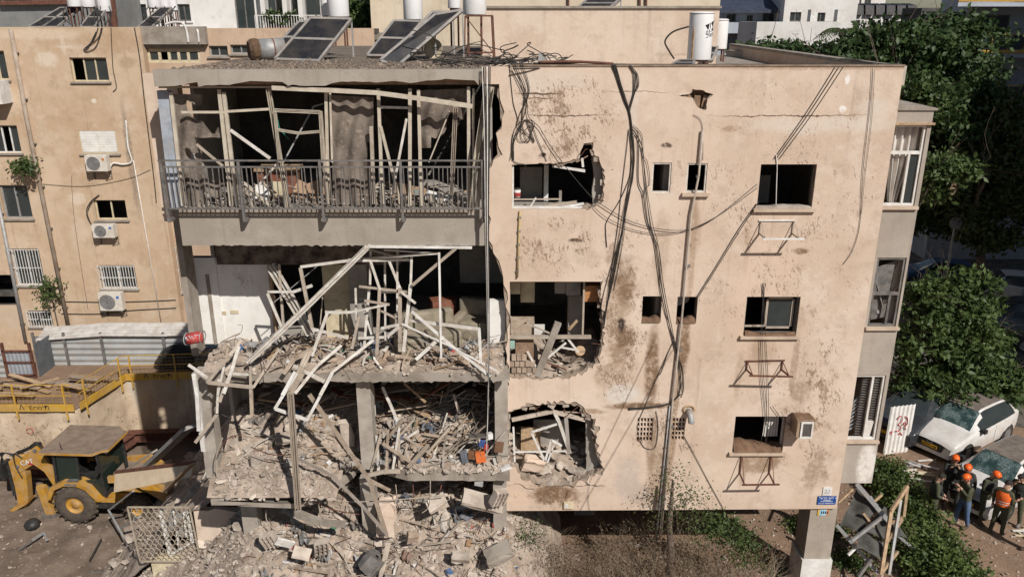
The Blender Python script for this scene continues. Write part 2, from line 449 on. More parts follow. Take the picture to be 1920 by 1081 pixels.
# steel walers along the foot of the wall
def waler(a, b, label):
    t = thing('steel_waler', label, 'steel beam', ((a[0]+b[0])/2, (a[1]+b[1])/2, a[2]))
    A, B = Vector(a), Vector(b)
    for dz, ww, hh in ((0.0, 0.34, 0.045), (0.36, 0.34, 0.045)):
        obj('flange', MB().bar(A+Z*dz, B+Z*dz, ww, hh), m_rust, t)
    obj('web', MB().bar(A+Z*0.18, B+Z*0.18, 0.05, 0.32), m_rust, t)
waler((-16.0, 29.45, -2.55), (-9.0, 30.05, -2.55), 'long rusty steel beam at the foot of the wall behind the backhoe')
waler((-30.0, 26.85, -2.60), (-16.6, 26.85, -2.60), 'rusty steel beam at the foot of the wall left of the backhoe')
waler((-16.45, 26.95, -2.62), (-15.75, 29.5, -2.62), 'short slanting rusty beam joining two others in the corner')

# ================================================================ NEIGHBOUR BUILDING (ochre)
NY = 33.0
m_ochre = plaster('ochre_plaster', (0.53, 0.40, 0.28), (0.465, 0.33, 0.215), [
    (88, 112, 26, 19, (0.60, 0.50, 0.39), 0.85, 0.25), (75, 65, 120, 14, (0.58, 0.46, 0.34), 0.75, 0.35), (150, 88, 60, 5, (0.6, 0.5, 0.4), 0.7, 0.3),
    (118, 85, 6, 22, (0.6, 0.5, 0.4), 0.6, .2), (145, 372, 20, 14, (0.60, 0.49, 0.38), 0.8, 0.25), (93, 330, 26, 40, (0.58, 0.44, 0.31), 0.6, 0.4),
    (176, 190, 7, 6, (0.66, 0.58, 0.48), .9, .3), (245, 300, 9, 130, (0.22, 0.17, 0.13), 0.55, 0.2), (238, 118, 22, 14, (0.40, 0.29, 0.19), .7, .1),
    (200, 80, 90, 30, (0.38, 0.25, 0.15), 0.45, 0.6), (30, 590, 60, 30, (0.5, 0.4, 0.3), 0.5, .5), (108, 450, 14, 40, (.56, .43, .31), .5, .4)],
    NY, streak=0.45, patch=(.58, .46, .345), splat=([(150, 300, 300, 400, 0.45)], (0.34, 0.225, 0.14)))
m_pinkish = plaster('pale_wing_plaster', (0.52, 0.38, 0.27), (0.42, 0.30, 0.21), Y=NY, streak=0.4)
nb = thing('ochre_apartment_building', 'ochre plastered apartment block with drainpipes and air conditioners at left', 'building', (-24, NY, 0))
def holes_px(boxes, Y):
    out = []
    for b in boxes:
        x0, x1, z0, z1 = rect(*b, Y); out.append([(x0, z0), (x1, z0), (x1, z1), (x0, z1)])
    return out
NW = dict(W1=(133, 108, 202, 153), W2=(150, 245, 220, 288), W3=(178, 375, 237, 412), W4=(188, 497, 255, 541),
          L1=(-40, 95, 12, 150), L2=(-14, 235, 36, 287), L3=(3, 347, 56, 410), L4=(25, 466, 79, 535), L5=(-30, 515, 28, 573), L6=(54, 582, 98, 612))
xr = P(262, 55, NY).x
ztop = P(100, 51, NY).z
obj('wall', MB().plate([(-42, 0), (xr, 0), (xr, ztop), (-42, ztop)], holes_px(NW.values(), NY), NY, NY+0.25), m_ochre, nb)
obj('end_wall', MB().bb(xr-0.25, xr, NY+0.25, NY+0.38, 0, ztop-.01), m_ochre, nb)
NR = dict(R1=(314, 462, 336, 548), R2=(276, 92, 376, 118), R3=(392, 86, 427, 106), R4=(432, 84, 470, 101))
x2 = P(700, 55, NY+.4).x
obj('recessed_wall', MB().plate([(xr-.01, 0), (x2, 0), (x2, ztop-0.05), (xr-.01, ztop-0.05)], holes_px(NR.values(), NY+.4), NY+0.4, NY+0.6), m_pinkish, nb)
a0, a1, b0, b1 = rect(263, 53, 388, 83, NY+.3)
obj('concrete_parapet', MB().bb(a0, a1, NY+.1, NY+.398, b0, ztop+.02), m_conc, nb)
a0, a1, b0, b1 = rect(268, 80, 378, 90, NY+.3)
obj('window_hood', MB().bb(a0, a1, NY+.27, NY+.399, b0, b1), m_conc, nb)
obj('roof', MB().bb(-42, x2, NY+0.6, NY+11, ztop-0.5, ztop-0.3), m_conc, nb)
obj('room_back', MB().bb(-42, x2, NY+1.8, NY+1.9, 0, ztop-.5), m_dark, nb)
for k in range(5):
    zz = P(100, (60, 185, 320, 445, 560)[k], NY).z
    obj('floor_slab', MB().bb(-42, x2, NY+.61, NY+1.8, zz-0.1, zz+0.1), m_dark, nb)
m_frame_cream = mat('cream_window_frame', (0.60, 0.52, 0.36), (0.46, 0.38, 0.25), 5, 0.6)
m_slat = mat('white_shutter', (0.74, 0.72, 0.68), (0.62, 0.58, 0.53), 3, 0.6)
m_curt = mat('curtain_cloth', (0.62, 0.58, 0.54), (0.48, 0.44, 0.40), 3, 0.95)
def window(parent, box, Y, cols=2, fm=None, fw=0.05, sill=True, glass=(1, 1), bars=0, depth=0.12, trans=None, silm=None):
    """frame, sashes and panes set back in an opening of plane Y"""
    fm = fm or m_frame_cream
    x0, x1, z0, z1 = rect(*box, Y); y = Y+depth
    fr = MB()
    for (a, b, c, d) in ((x0, x0+fw, z0, z1), (x1-fw, x1, z0, z1), (x0+fw, x1-fw, z1-fw, z1), (x0+fw, x1-fw, z0, z0+fw)): fr.bb(a, b, y, y+.06, c, d)
    wo = obj('window_frame', fr, fm, parent)
    for k in range(cols):
        xa = x0+fw+(x1-x0-2*fw)*k/cols; xb = x0+fw+(x1-x0-2*fw)*(k+1)/cols
        if k: obj('mullion', MB().bb(xa-fw/2, xa+fw/2, y-.01, y+.05, z0+fw, z1-fw), fm, wo)
        if glass[k % len(glass)]:
            obj('pane', MB().bb(xa+.02, xb-.02, y+.03, y+.036, z0+fw, z1-fw), m_glass, wo)
    if trans: obj('transom', MB().bb(x0+fw, x1-fw, y-.005, y+.055, z0+(z1-z0)*trans-.03, z0+(z1-z0)*trans+.03), fm, wo)
    if sill: obj('sill', MB().bb(x0-.08, x1+.08, Y-.09, Y+.1, z0-.07, z0-.003), silm or m_conc, wo)
    if bars:
        b = MB()
        for k in range(bars+1): xx = x0+(x1-x0)*k/bars; b.bar((xx, Y-.08, z0), (xx, Y-.08, z1), .022)
        for q in (z0+.03, (z0+z1)/2, z1-.03): b.bar((x0, Y-.08, q), (x1, Y-.08, q), .026)
        for xx in (x0, x1):
            for q in (z0+.03, z1-.03): b.bar((xx, Y-.08, q), (xx, Y+.02, q), .026)
        obj('window_bars', b, m_white, wo)
    return wo
window(nb, NW['W1'], NY, 3, glass=(0, 1, 1))
wo = window(nb, NW['W2'], NY, 2, glass=(0, 0), depth=.02)
x0, x1, z0, z1 = rect(*NW['W2'], NY)
for half in (0, 1):
    sb = MB(); xa = x0+.06+half*(x1-x0-.1)/2; xb = xa+(x1-x0-.14)/2
    for k in range(13):
        zz = z0+.06+(z1-z0-.12)*k/12.5; sb.hexa([(xa, NY-.0, zz), (xb, NY-.0, zz), (xb, NY+.05, zz+.03), (xa, NY+.05, zz+.03), (xa, NY-.015, zz+.065), (xb, NY-.015, zz+.065), (xb, NY+.04, zz+.085), (xa, NY+.04, zz+.085)])
    obj('shutter_slats', sb, m_slat, wo)
window(nb, NW['W3'], NY, 2, glass=(0, 0))
window(nb, NW['W4'], NY, 2, m_white, bars=13)
window(nb, NW['L1'], NY, 3); window(nb, NW['L2'], NY, 3, m_white, glass=(1, 0, 1)); window(nb, NW['L3'], NY, 2, m_galv, glass=(1, 1), fw=.07)
window(nb, NW['L4'], NY, 2, m_white, bars=10); window(nb, NW['L6'], NY, 2, m_steel, bars=9)
window(nb, NW['L5'], NY, 1, m_dark, glass=(0,), sill=False)
window(nb, NR['R1'], NY+.4, 1, m_white, bars=4); window(nb, NR['R2'], NY+.4, 5, glass=(1, 0, 1, 1, 1), fw=.11, sill=False, depth=.02)
window(nb, NR['R3'], NY+.4, 2, m_galv); window(nb, NR['R4'], NY+.4, 2, m_galv)
for bx_ in (NW['W4'], NR['R1']):
    x0, x1, z0, z1 = rect(*bx_, NY+.3)
    cm = MB()
    N = 26
    for k in range(N):
        xa, xb = x0+(x1-x0)*k/N, x0+(x1-x0)*(k+1)/N
        cm.quad((xa, NY+.75+.05*math.sin(k*1.9), z0), (xb, NY+.75+.05*math.sin(k*1.9+1.9), z0), (xb, NY+.75+.04*math.sin(k*1.9+1.9), z1), (xa, NY+.75+.04*math.sin(k*1.9), z1))
    obj('curtain', cm, m_curt, nb)
# drainpipes, each a thing
def pipe(name, pts, r, m, label, cat='pipe', n=10, clips=0):
    t = thing(name, label, cat, pts[-1])
    obj('tube', MB().tube(pts, r, n), m, t, True)
    for k in range(clips):
        p = Vector(pts[0]).lerp(Vector(pts[-1]), (k+.5)/clips); q = p+Vector((0, .07, 0))
        obj('clip', MB().box(p+Vector((0, .03, 0)), (r*2.6, .1, .05)), m_steel, t)
    return t
m_pipe = mat('old_drainpipe', (0.40, 0.33, 0.26), (0.27, 0.20, 0.15), 3, .7, dust=.3)
pipe('drainpipe', [P(20, 55, NY-.1), P(48, 212, NY-.1), P(128, 612, NY-.1)], 0.085, m_pipe, 'tall drainpipe running the full height of the ochre wall', clips=7)
pipe('drainpipe', [P(-6, 365, NY-.1), P(48, 640, NY-.1)], 0.075, m_galv, 'grey drainpipe at the left edge, ending by the sheet metal gate', clips=4)
pipe('refrigerant_pipe', smooth_path([P(236, 226, NY-.05), P(240, 275, NY-.06), P(247, 302, NY-.06), P(232, 308, NY-.08), P(212, 306, NY-.1), P(205, 318, NY-.15)], 5), .035, m_white, 'white insulated pipe curling to the upper air conditioner', 'pipe')
pipe('conduit', [P(250, 300, NY-.04), P(303, 610, NY-.04)], .02, m_white, 'thin pale conduit running down the ochre wall on the right', n=6)
m_ac = mat('air_conditioner_white', (0.66, 0.62, 0.55), (0.55, 0.50, 0.43), 4, .6, dust=.25)
m_acgrill = mat('air_conditioner_fan', (0.22, 0.21, 0.20), (0.15, 0.145, 0.14), 5, .6)
def ac_unit(x0, y0, x1, y1, Y, label, fan_left=True):
    X0, X1, Z0, Z1 = rect(x0, y0, x1, y1, Y-.3)
    t = thing('air_conditioner', label, 'air conditioner', ((X0+X1)/2, Y-.2, Z0), 'air conditioners on the ochre wall')
    obj('casing', MB().bb(X0, X1, Y-.42, Y-.12, Z0+.04, Z1), m_ac, t)
    w_, h_ = X1-X0, Z1-Z0
    cx = X0+w_*.37; cz = Z0+.04+h_*.47; r = h_*.40
    g = MB()
    for k in range(5): rr = r*(k+1)/5; g.tube([(cx+rr*math.cos(a), Y-.432, cz+rr*math.sin(a)) for a in [q*math.pi/10 for q in range(21)]], .008, 4)
    for k in range(8): a = k*math.pi/4; g.bar((cx, Y-.432, cz), (cx+r*math.cos(a), Y-.432, cz+r*math.sin(a)), .008)
    fd = obj('fan', MB().lathe((cx, Y-.421, cz), (0, -1, 0), [(0, .002), (r, .002), (r, -.003)], 24), m_acgrill, t)
    obj('fan_guard', g, m_acgrill, fd)
    obj('badge', MB().bb(X0+w_*.78, X0+w_*.90, Y-.424, Y-.42, Z1-h_*.3, Z1-h_*.16), mat('badge_orange', (.6, .22, .06)) if y0 < 300 else mat('badge_blue', (.05, .15, .5)), t)
    for xx in (X0+.08, X1-.08):
        b = MB().bar((xx, Y-.46, Z0+.02), (xx, Y, Z0+.02), .03).bar((xx, Y-.012, Z0+.02), (xx, Y-.012, Z0-.36), .03).bar((xx, Y-.44, Z0+.01), (xx, Y-.01, Z0-.34), .02)
        obj('bracket', b, m_steel, t)
ac_unit(163, 291, 203, 322, NY, 'cream air conditioner unit under the closed white shutter')
ac_unit(176, 420, 216, 446, NY, 'small white air conditioner under the open dark window')
ac_unit(188, 548, 231, 582, NY, 'larger air conditioner under the barred window with curtains')
X0, X1, Z0, Z1 = rect(-30, 150, 21, 192, NY)
t = thing('awning_box', 'white boxy balcony cabinet at the left edge of ochre wall', 'cabinet', (X0, NY, Z0))
obj('cabinet', MB().bb(X0, X1, NY-.7, NY-.003, Z0, Z1), m_white, t)
# cables on ochre wall
def cable(pts, r, label, Y=None, m=None, k=7, group=None, name='cable'):
    o = obj(name, MB().tube(smooth_path(pts, k), r, 5), m or m_cable, None, True)
    return tag(o, label, 'cable', group)
GC = 'black cables hanging on the ochre wall'
def pxs(pp, Y): return [P(x, y, Y) for x, y in pp]
cable(pxs([(252, 52), (262, 110), (272, 200), (288, 330), (293, 380)], NY-.03), .02, 'black cable following the right edge of the ochre wall', group=GC)
cable(pxs([(255, 52), (266, 120), (276, 215), (290, 345), (312, 500), (330, 600)], NY+.3), .025, 'longest black cable dropping along the pale wing beside ochre wall', group=GC)
cable(pxs([(208, 52), (210, 100), (212, 130), (216, 150), (218, 165), (212, 172)], NY-.03), .016, 'short black cable dangling right of the top window', group=GC)
cable(pxs([(190, 52), (185, 70), (168, 85), (158, 92), (162, 97), (178, 90), (187, 70), (192, 52)], NY-.05), .016, 'looped black cable above the top ochre window', group=GC)
cable(pxs([(184, 52), (175, 75), (157, 93), (165, 90), (180, 60)], NY-.05), .016, 'second black loop over the top ochre window', group=GC)
cable(pxs([(186, 365), (170, 378), (162, 395), (166, 412), (175, 424)], NY-.05), .016, 'black loop left of the open dark window', group=GC)
cable(pxs([(185, 366), (176, 374), (168, 386), (164, 400), (170, 418), (176, 426)], NY-.07), .014, 'inner black loop left of the open dark window', group=GC)
cable(pxs([(80, 345), (160, 349), (240, 335), (282, 318)], NY-.03), .008, 'thin sagging wire across the ochre wall', group=GC)
cable(pxs([(115, 565), (190, 566), (260, 565), (330, 562)], NY-.03), .018, 'upper level cable run above the corrugated fence', group=GC)
cable(pxs([(115, 588), (190, 588), (240, 582), (330, 577)], NY-.03), .018, 'lower level cable run above the corrugated fence', group=GC)
cable(pxs([(134, 330), (138, 400), (152, 500), (165, 580)], NY-.02), .008, 'thin wire falling down the middle of the ochre wall', group=GC)
# meter boxes / junk by the right edge
tb = thing('meter_boxes', 'small electricity boxes and cable tangle low on the pale wing', 'meter box', P(320, 600, NY+.3))
for (x, y, ww, hh, mm) in ((312, 592, 7, 12, m_galv), (324, 600, 5, 8, mat('ochre_box', (.5, .38, .15))), (320, 575, 6, 8, m_steel)):
    X0, X1, Z0, Z1 = rect(x-ww/2, y-hh/2, x+ww/2, y+hh/2, NY+.3); obj('box', MB().bb(X0, X1, NY+.15, NY+.395, Z0, Z1), mm, tb)

# corrugated hoarding in front of the ochre wall
FY = 31.4
m_sheet = mat('grey_corrugated_sheet', (0.40, 0.42, 0.42), (0.31, 0.32, 0.31), 1.2, .5, .2, bump=.15, dust=.3)
def corrug(x0, x1, z0, z1, y, pitch, amp, horizontal=True, top=None):
    m = MB(); n = int(((z1-z0) if horizontal else (x1-x0))/pitch*4)
    for k in range(n+1):
        t = k/n; ph = (k % 4); o = (amp if ph in (1, 2) else -amp)
        if horizontal: zz = z0+(z1-z0)*t; m.v += [(x0, y+o, zz), (x1, y+o, zz)]
        else: xx = x0+(x1-x0)*t; m.v += [(xx, y+o, z0), (xx, y+o, z1)]
        if k: i = len(m.v)-4; m.f.append((i, i+1, i+3, i+2))
    return m
zf = P(200, 630, FY).z
fe = thing('hoarding_fence', 'grey horizontal corrugated hoarding behind the yellow walkway', 'fence', (-15.5, FY, 0))
edges = [P(x, 660, FY).x for x in (70, 127, 196, 312, 372, 440)]
for a, b in zip(edges[:-1], edges[1:]):
    obj('sheet_panel', corrug(a+.01, b-.01, 0.0, zf, FY, .27, .02), m_sheet, fe)
for a in edges: obj('post', MB().bar((a, FY-.08, 0), (a, FY-.08, zf+.2), .09), m_steel, fe)
fe2 = thing('hoarding_fence', 'grey horizontal hoarding left of the sheet metal gate', 'fence', (-22, FY-1.2, 0))
gx0 = P(8, 660, FY-1.2).x
obj('sheet_panel', corrug(-34, gx0, 0, zf-.15, FY-1.2, .27, .02), m_sheet, fe2)
gt = thing('sheet_metal_gate', 'blue grey sheet metal gate with dark frame at the left', 'gate', (gx0, FY-1.3, 0))
gx1 = P(60, 660, FY-1.3).x
m_gate = mat('bluegrey_sheet', (0.33, 0.36, 0.40), (0.27, 0.29, 0.32), 1.5, .5, .2, dust=.2)
obj('leaf', corrug(gx0+.1, gx1-.08, 0.1, zf-.1, FY-1.3, .16, .012, False), m_gate, gt)
for xx in (gx0+.05, gx1-.04): obj('frame_post', MB().bar((xx, FY-1.34, 0), (xx, FY-1.34, zf+.25), .10), m_rust, gt)
for zz in (.15, zf*.55, zf-.1): obj('frame_rail', MB().bar((gx0, FY-1.36, zz), (gx1, FY-1.36, zz), .06), m_rust, gt)
sd = MB(); sd.bar((gx1+.1, FY-1.3, 0), (gx1+.1, FY, 0), .05)
obj('side_sheet', MB().bb(gx1+.06, gx1+.09, FY-1.25, FY-.1, 0, zf+.1), mat('dark_sheet', (.12, .13, .14)), gt)
# white ribbed canopy over the hoarding
m_canopy = mat('dirty_white_sheet', (.50, .48, .45), (.36, .33, .30), 2.5, .7, dust=.3)
cn = thing('ribbed_canopy', 'white ribbed sheet canopy sagging over the grey hoarding', 'canopy', (-15.5, FY+.5, zf))
cx0, cxm, cx1 = P(72, 630, FY).x, P(195, 620, FY).x, P(372, 612, FY).x
for (xa, xb, za, zb) in ((cx0, cxm, zf-.10, zf+.12), (cxm, cx1-1.3, zf+.12, zf+.10), (cx1-1.3, cx1, zf+.13, zf+.13)):
    m = MB(); n = 16
    for k in range(n+1):
        o = .025 if k % 4 in (1, 2) else -.025; t = k/n
        m.v += [(xa, FY-.2+t*.8, za+.0+t*.30+o), (xb, FY-.2+t*.8, zb+.0+t*.30+o)]
        if k: i = len(m.v)-4; m.f.append((i, i+1, i+3, i+2))
    obj('ribbed_sheet', m, m_canopy, cn)

# yellow safety walkway on the edge of the pit
m_yel = mat('yellow_steel', (0.52, 0.30, 0.025), (0.40, 0.22, 0.03), 3, .55, dust=.25)
m_ink = mat('black_stencil', (.02, .02, .02))
def text_mesh(name, body, p, size, ex, ez, m, parent, depth=.004):
    cu = bpy.data.curves.new(name, 'FONT'); cu.body = body; cu.size = size; cu.align_x = 'CENTER'; cu.align_y = 'CENTER'; cu.extrude = depth/2
    o = bpy.data.objects.new(name, cu); COL.objects.link(o)
    dg = bpy.context.evaluated_depsgraph_get(); me = bpy.data.meshes.new_from_object(o.evaluated_get(dg))
    bpy.data.objects.remove(o); bpy.data.curves.remove(cu)
    ex, ez = Vector(ex).normalized(), Vector(ez).normalized(); nrm = ex.cross(ez)
    off = WL.get(parent.name, Vector()) if parent is not None else Vector()
    for v in me.vertices: c_ = v.co; v.co = Vector(p) + ex*c_.x + ez*c_.y + nrm*c_.z - off
    me.materials.clear(); me.materials.append(m)
    r = bpy.data.objects.new(name, me); COL.objects.link(r)
    if parent is not None: r.parent = parent; WL[r.name] = off
    return r
def walkway(a, b, label, texts=()):
    a, b = Vector((*a, 0)), Vector((*b, 0)); d = (b-a).normalized(); nn = Vector((d.y, -d.x, 0))
    t = thing('safety_railing', label, 'railing', (a+b)/2)
    o = nn*0.12
    obj('kick_board', MB().bar(a+o+Z*.15, b+o+Z*.15, .04, .30), m_yel, t)
    L = (b-a).length; n = max(1, round(L/1.9))
    for k in range(n+1):
        p = a.lerp(b, (k+.15)/(n+.3))+o-nn*-.03
        obj('post', MB().bar(p+Z*-.35, p+Z*1.1, .05), m_yel, t)
    for zz in (1.10, .66): obj('rail', MB().bar(a+o+Z*zz, b+o+Z*zz, .026), m_yel, t)
    ms = MB(); q = int(L/.16)
    for k in range(q): p = a.lerp(b, (k+.5)/q)+o; ms.bar(p+Z*.32, p+Z*1.1, .0045)
    for k in range(5): ms.bar(a+o+Z*(.4+.14*k), b+o+Z*(.4+.14*k), .0045)
    stuff(obj('mesh_infill', ms, m_yel, t))
    for f_, tx in texts: text_mesh('stencil', tx, a.lerp(b, f_)+o+nn*.0235+Z*.17, .30, d, Z, m_ink, t)
walkway((-34, 27.25), (-16.55, 27.25), 'yellow mesh railing on the near left edge of the pit', ((.915, 'Λ  ɛrıoית'),))
walkway((-16.5, 27.3), (-15.95, 29.85), 'yellow railing slanting back at the pit corner')
walkway((-15.85, 29.95), (-8.2, 30.5), 'long yellow railing with stencilled boards above the pit', ((.17, 'Λ  ɛrıoית'), (.42, 'Λ  ɛrıoית')))
# things stored on the walkway
def P_on(x, y, z): return G(x, y, z)
pl = thing('formwork_stack', 'stack of grey ribbed formwork panels behind the yellow railing', 'panel stack', (-12.2, 30.95, 0))
for k in range(6):
    c_ = Vector((-12.2+RND.uniform(-.05, .05), 30.9, .1+.14*k)); rz = RND.uniform(-.06, .06)
    b = MB().box(c_, (2.0, .75, .05), (0, 0, rz))
    for q in range(9): b.box(c_+Vector((-.9+q*.225, 0, .04)), (.09, .74, .06), (0, 0, rz))
    obj('panel', b, m_conc, pl)
rl = thing('cable_reel', 'large dark coil lying behind the yellow railing', 'coil', (-13.9, 31.0, 0))
for k in range(7): obj('coil_turn', MB().tube([(-14.1+(1.0-.05*k)*math.cos(a), 30.95+.3*math.sin(a), .2+.07*k+.35*max(0, math.sin(a))) for a in [q*math.pi/12 for q in range(25)]], .05, 6), m_black, rl, True)
tk = thing('brown_planks', 'pile of brown timber planks behind the near left railing', 'planks', (-18.2, 28.3, 0))
for k in range(26):
    c_ = Vector((RND.uniform(-22.5, -17.0), RND.uniform(27.6, 29.6), .06+.05*(k % 8)))
    obj('plank', MB().box(c_, (RND.uniform(1.2, 2.6), .18, .04), (RND.uniform(-.1, .1), RND.uniform(-.15, .15), RND.uniform(-.5, .5))), m_wood if k % 3 else m_plank, tk)
# ================================================================ DAMAGED APARTMENT BUILDING
FYM = 17.0
BAL = 16.2                                 # front plane of the balconies
brown, mud, pale = (0.30, 0.205, 0.13), (0.20, 0.125, 0.075), (0.60, 0.53, 0.45)
m_pink = plaster('pink_beige_plaster', (0.61, 0.485, 0.385), (0.535, 0.41, 0.315), [
    (1540, 235, 190, 20, pale, 0.55, 0.5), (1640, 205, 40, 24, pale, .45, .4), (1030, 150, 110, 24, pale, 0.35, 0.5),
    (1168, 738, 42, 26, (0.60, 0.54, 0.47), 0.85, 0.12), (1190, 200, 10, 60, pale, .5, .6), (1010, 175, 55, 2.2, (.10, .07, .05), .9, .5),
    (1060, 216, 95, 1.6, (.12, .08, .06), .85, .8), (1010, 183, 40, 1.5, (.12, .08, .06), .8, .8), (1480, 217, 180, 1.5, (.12, .08, .06), .85, .7), (1200, 172, 80, 1.2, (.2, .14, .1), .7, .6),
    (1370, 240, 24, 8, (.38, .27, .19), .7, .4), (1250, 271, 14, 7, (.12, .085, .06), .9, .6), (1018, 292, 9, 6, (.03, .02, .015), 1, .5), (1080, 450, 17, 5, (.10, .07, .05), .9, .6),
    (1222, 690, 17, 100, mud, 0.72, 0.2), (1282, 650, 14, 70, mud, .8, .2), (1420, 645, 12, 40, mud, .5, .2), (1490, 680, 9, 70, mud, .35, .25), (1175, 545, 22, 30, mud, .7, .5), (1165, 660, 22, 40, mud, .5, .6), (1150, 480, 20, 30, mud, .4, .6), (1395, 860, 12, 60, mud, .5, .3), (1440, 870, 26, 16, mud, .6, .5), (1298, 470, 8, 230, brown, .4, .2), (1262, 800, 10, 130, brown, .6, .25), (1222, 830, 14, 70, mud, .5, .3), (1210, 930, 40, 30, (.36, .29, .23), .5, .5), (1150, 700, 40, 30, brown, .4, .8), (1240, 470, 20, 90, brown, .28, .3), (1305, 430, 12, 70, brown, .3, .3),
    (1235, 890, 30, 75, brown, .5, .25), (1175, 900, 30, 60, (.42, .36, .31), .45, .5), (1200, 760, 80, 9, mud, .8, .35), (1110, 770, 36, 7, brown, .6, .4),
    (1160, 590, 34, 130, brown, .42, .7), (1175, 530, 24, 60, mud, .35, .8), (1045, 930, 60, 26, mud, .75, .7), (975, 935, 30, 24, (.62, .46, .34), .5, .4),
    (1165, 610, 12, 22, (.05, .035, .03), .9, .7), (1430, 660, 40, 28, brown, .4, .4), (1425, 865, 55, 24, brown, .6, .5), (1385, 700, 10, 60, brown, .3, .3), (1400, 470, 8, 60, brown, .22, .3),
    (1500, 470, 20, 7, mud, .75, .6), (1500, 730, 26, 26, mud, .35, .9), (1530, 880, 24, 42, mud, .40, .9), (1500, 595, 14, 30, brown, .25, .6),
    (1560, 128, 300, 5, (.36, .25, .17), .5, .5), (1640, 560, 16, 200, (.55, .42, .31), .4, .4), (1325, 760, 20, 30, (.5, .40, .30), .4, .5),
    (1100, 480, 40, 26, brown, .22, .6), (1430, 560, 90, 150, (.60, .45, .33), .35, .6), (1350, 890, 60, 26, (.62, .5, .38), .4, .5), (1590, 150, 6, 12, (.75, .72, .68), .8, .4), (1580, 205, 9, 8, (.75, .72, .68), .7, .5)],
    FYM, streak=0.36, patch=(.645, .54, .445), splat=([(1165, 600, 90, 280, 1.05), (1050, 230, 190, 170, 0.95), (1520, 760, 120, 260, 0.92), (1040, 930, 130, 70, 1.0), (1240, 820, 130, 140, 0.9), (1450, 450, 480, 520, 0.66), (1050, 460, 170, 100, .9), (1430, 170, 200, 60, .55)], mud))
ab = thing('apartment_building', 'bomb damaged pink beige apartment building with torn open balconies', 'building', (0, FYM, 0))
def px(L, Y=FYM): return [XZ(x, y, Y) for x, y in L]
def jag(L, Y=FYM, amp=.03, step=.16, closed=True):
    q = px(L, Y); out = []
    for a, b in zip(q, q[1:]+q[:1]): out += rag(a, b, amp, step)
    return out
def boxh(x0, y0, x1, y1, Y=FYM):
    a, b, c, d = rect(x0, y0, x1, y1, Y); return [(a, c), (b, c), (b, d), (a, d)]
WIN = dict(s1=(1222, 305, 1258, 362), s2=(1287, 306, 1325, 361), b1=(1423, 308, 1527, 390), s3=(1204, 555, 1240, 604), s4=(1269, 556, 1307, 605),
           b2=(1397, 556, 1497, 628), b3=(1376, 780, 1471, 846), v1=(1194, 783, 1224, 827), v2=(1260, 783, 1284, 825))
LE = px([(950, 957), (944, 900), (946, 820), (940, 760), (947, 720), (951, 700), (946, 640), (950, 590), (946, 560), (942, 520), (932, 490), (918, 460), (912, 400), (913, 320), (925, 300), (933, 290), (930, 250), (941, 235), (937, 195), (932, 180), (936, 158)])
left_edge = []
for aa, bb_ in zip(LE[:-1], LE[1:]): left_edge += rag(aa, bb_, .02, .14)
left_edge.append(LE[-1])
XR = 8.05; ZT = P(1690, 125).z; ZB = P(1250, 953).z
outer = [(XR, ZB), (XR, ZT), (XZ(905, 120)[0], ZT)] + [(XZ(905, 158)[0], XZ(905, 158)[1])] + left_edge[::-1]
outer = [q for i, q in enumerate(outer) if i == 0 or (Vector(q)-Vector(outer[i-1])).length > 1e-3]
K3 = [(960, 392), (1090, 392), (1115, 386), (1128, 372), (1131, 350), (1130, 320), (1122, 302), (1111, 287), (1110, 271), (1094, 272), (1088, 288), (1080, 301), (1060, 308), (1010, 307), (960, 309)]
K2 = [(956, 706), (1010, 710), (1050, 706), (1088, 698), (1117, 680), (1128, 650), (1130, 600), (1124, 560), (1127, 528), (956, 528)]
K1 = [(954, 850), (962, 870), (977, 889), (1010, 907), (1060, 907), (1093, 897), (1116, 888), (1130, 878), (1118, 850), (1113, 788), (1098, 779), (1094, 766), (1083, 760), (1045, 758), (987, 763), (954, 773)]
KT = [(1272, 180), (1300, 184), (1308, 200), (1322, 206), (1326, 186), (1334, 178), (1318, 171), (1300, 170), (1294, 178)]
def spall(L, lo, hi, straight=()):              # plaster skin breaks further out than the blocks behind it
    cx = sum(p[0] for p in L)/len(L); cy = sum(p[1] for p in L)/len(L); out = []; q = L+L[:1]
    for i, (a_, b_) in enumerate(zip(q[:-1], q[1:])):
        n = max(2, int(math.hypot(b_[0]-a_[0], b_[1]-a_[1])/5))
        for k in range(n):
            x = a_[0]+(b_[0]-a_[0])*k/n; y = a_[1]+(b_[1]-a_[1])*k/n; d = math.hypot(x-cx, y-cy)
            o_ = (RND.uniform(lo, hi)*(.3+.7*abs(math.sin(i*1.7+k*.45)))) if i not in straight else 0.3
            out.append((x+(x-cx)/d*o_, y+(y-cy)/d*o_))
    return px(out)
def blocky(L, straight=()):
    q = L+L[:1]; out = []
    for i, (a_, b_) in enumerate(zip(q[:-1], q[1:])): out += [XZ(*a_)] if i in straight else rag(XZ(*a_), XZ(*b_), .035, .07)
    return out
wins_ = [boxh(*b) for b in WIN.values()]
m_block = mat('exposed_blockwork', (.36, .29, .225), (.22, .165, .125), 5, 1, bump=1.0, bscale=26)
core_outer = [(XR-.002, ZB+.002), (XR-.002, ZT-.002), (XZ(905, 120)[0]+.002, ZT-.002), (XZ(905, 158)[0]+.002, XZ(905, 158)[1])] + [(x+.0, z) for x, z in left_edge[::-1]]
norm_fix(obj('block_core', MB().plate(core_outer, [blocky(K3, (0, 13, 14)), blocky(K2, (8, 9)), blocky(K1), blocky(KT)]+wins_, FYM+.03, FYM+.24), m_block, ab))
skin_left = [(x+RND.uniform(.0, .11)*abs(math.sin(i*.9)), z) for i, (x, z) in enumerate(left_edge[::-1])]
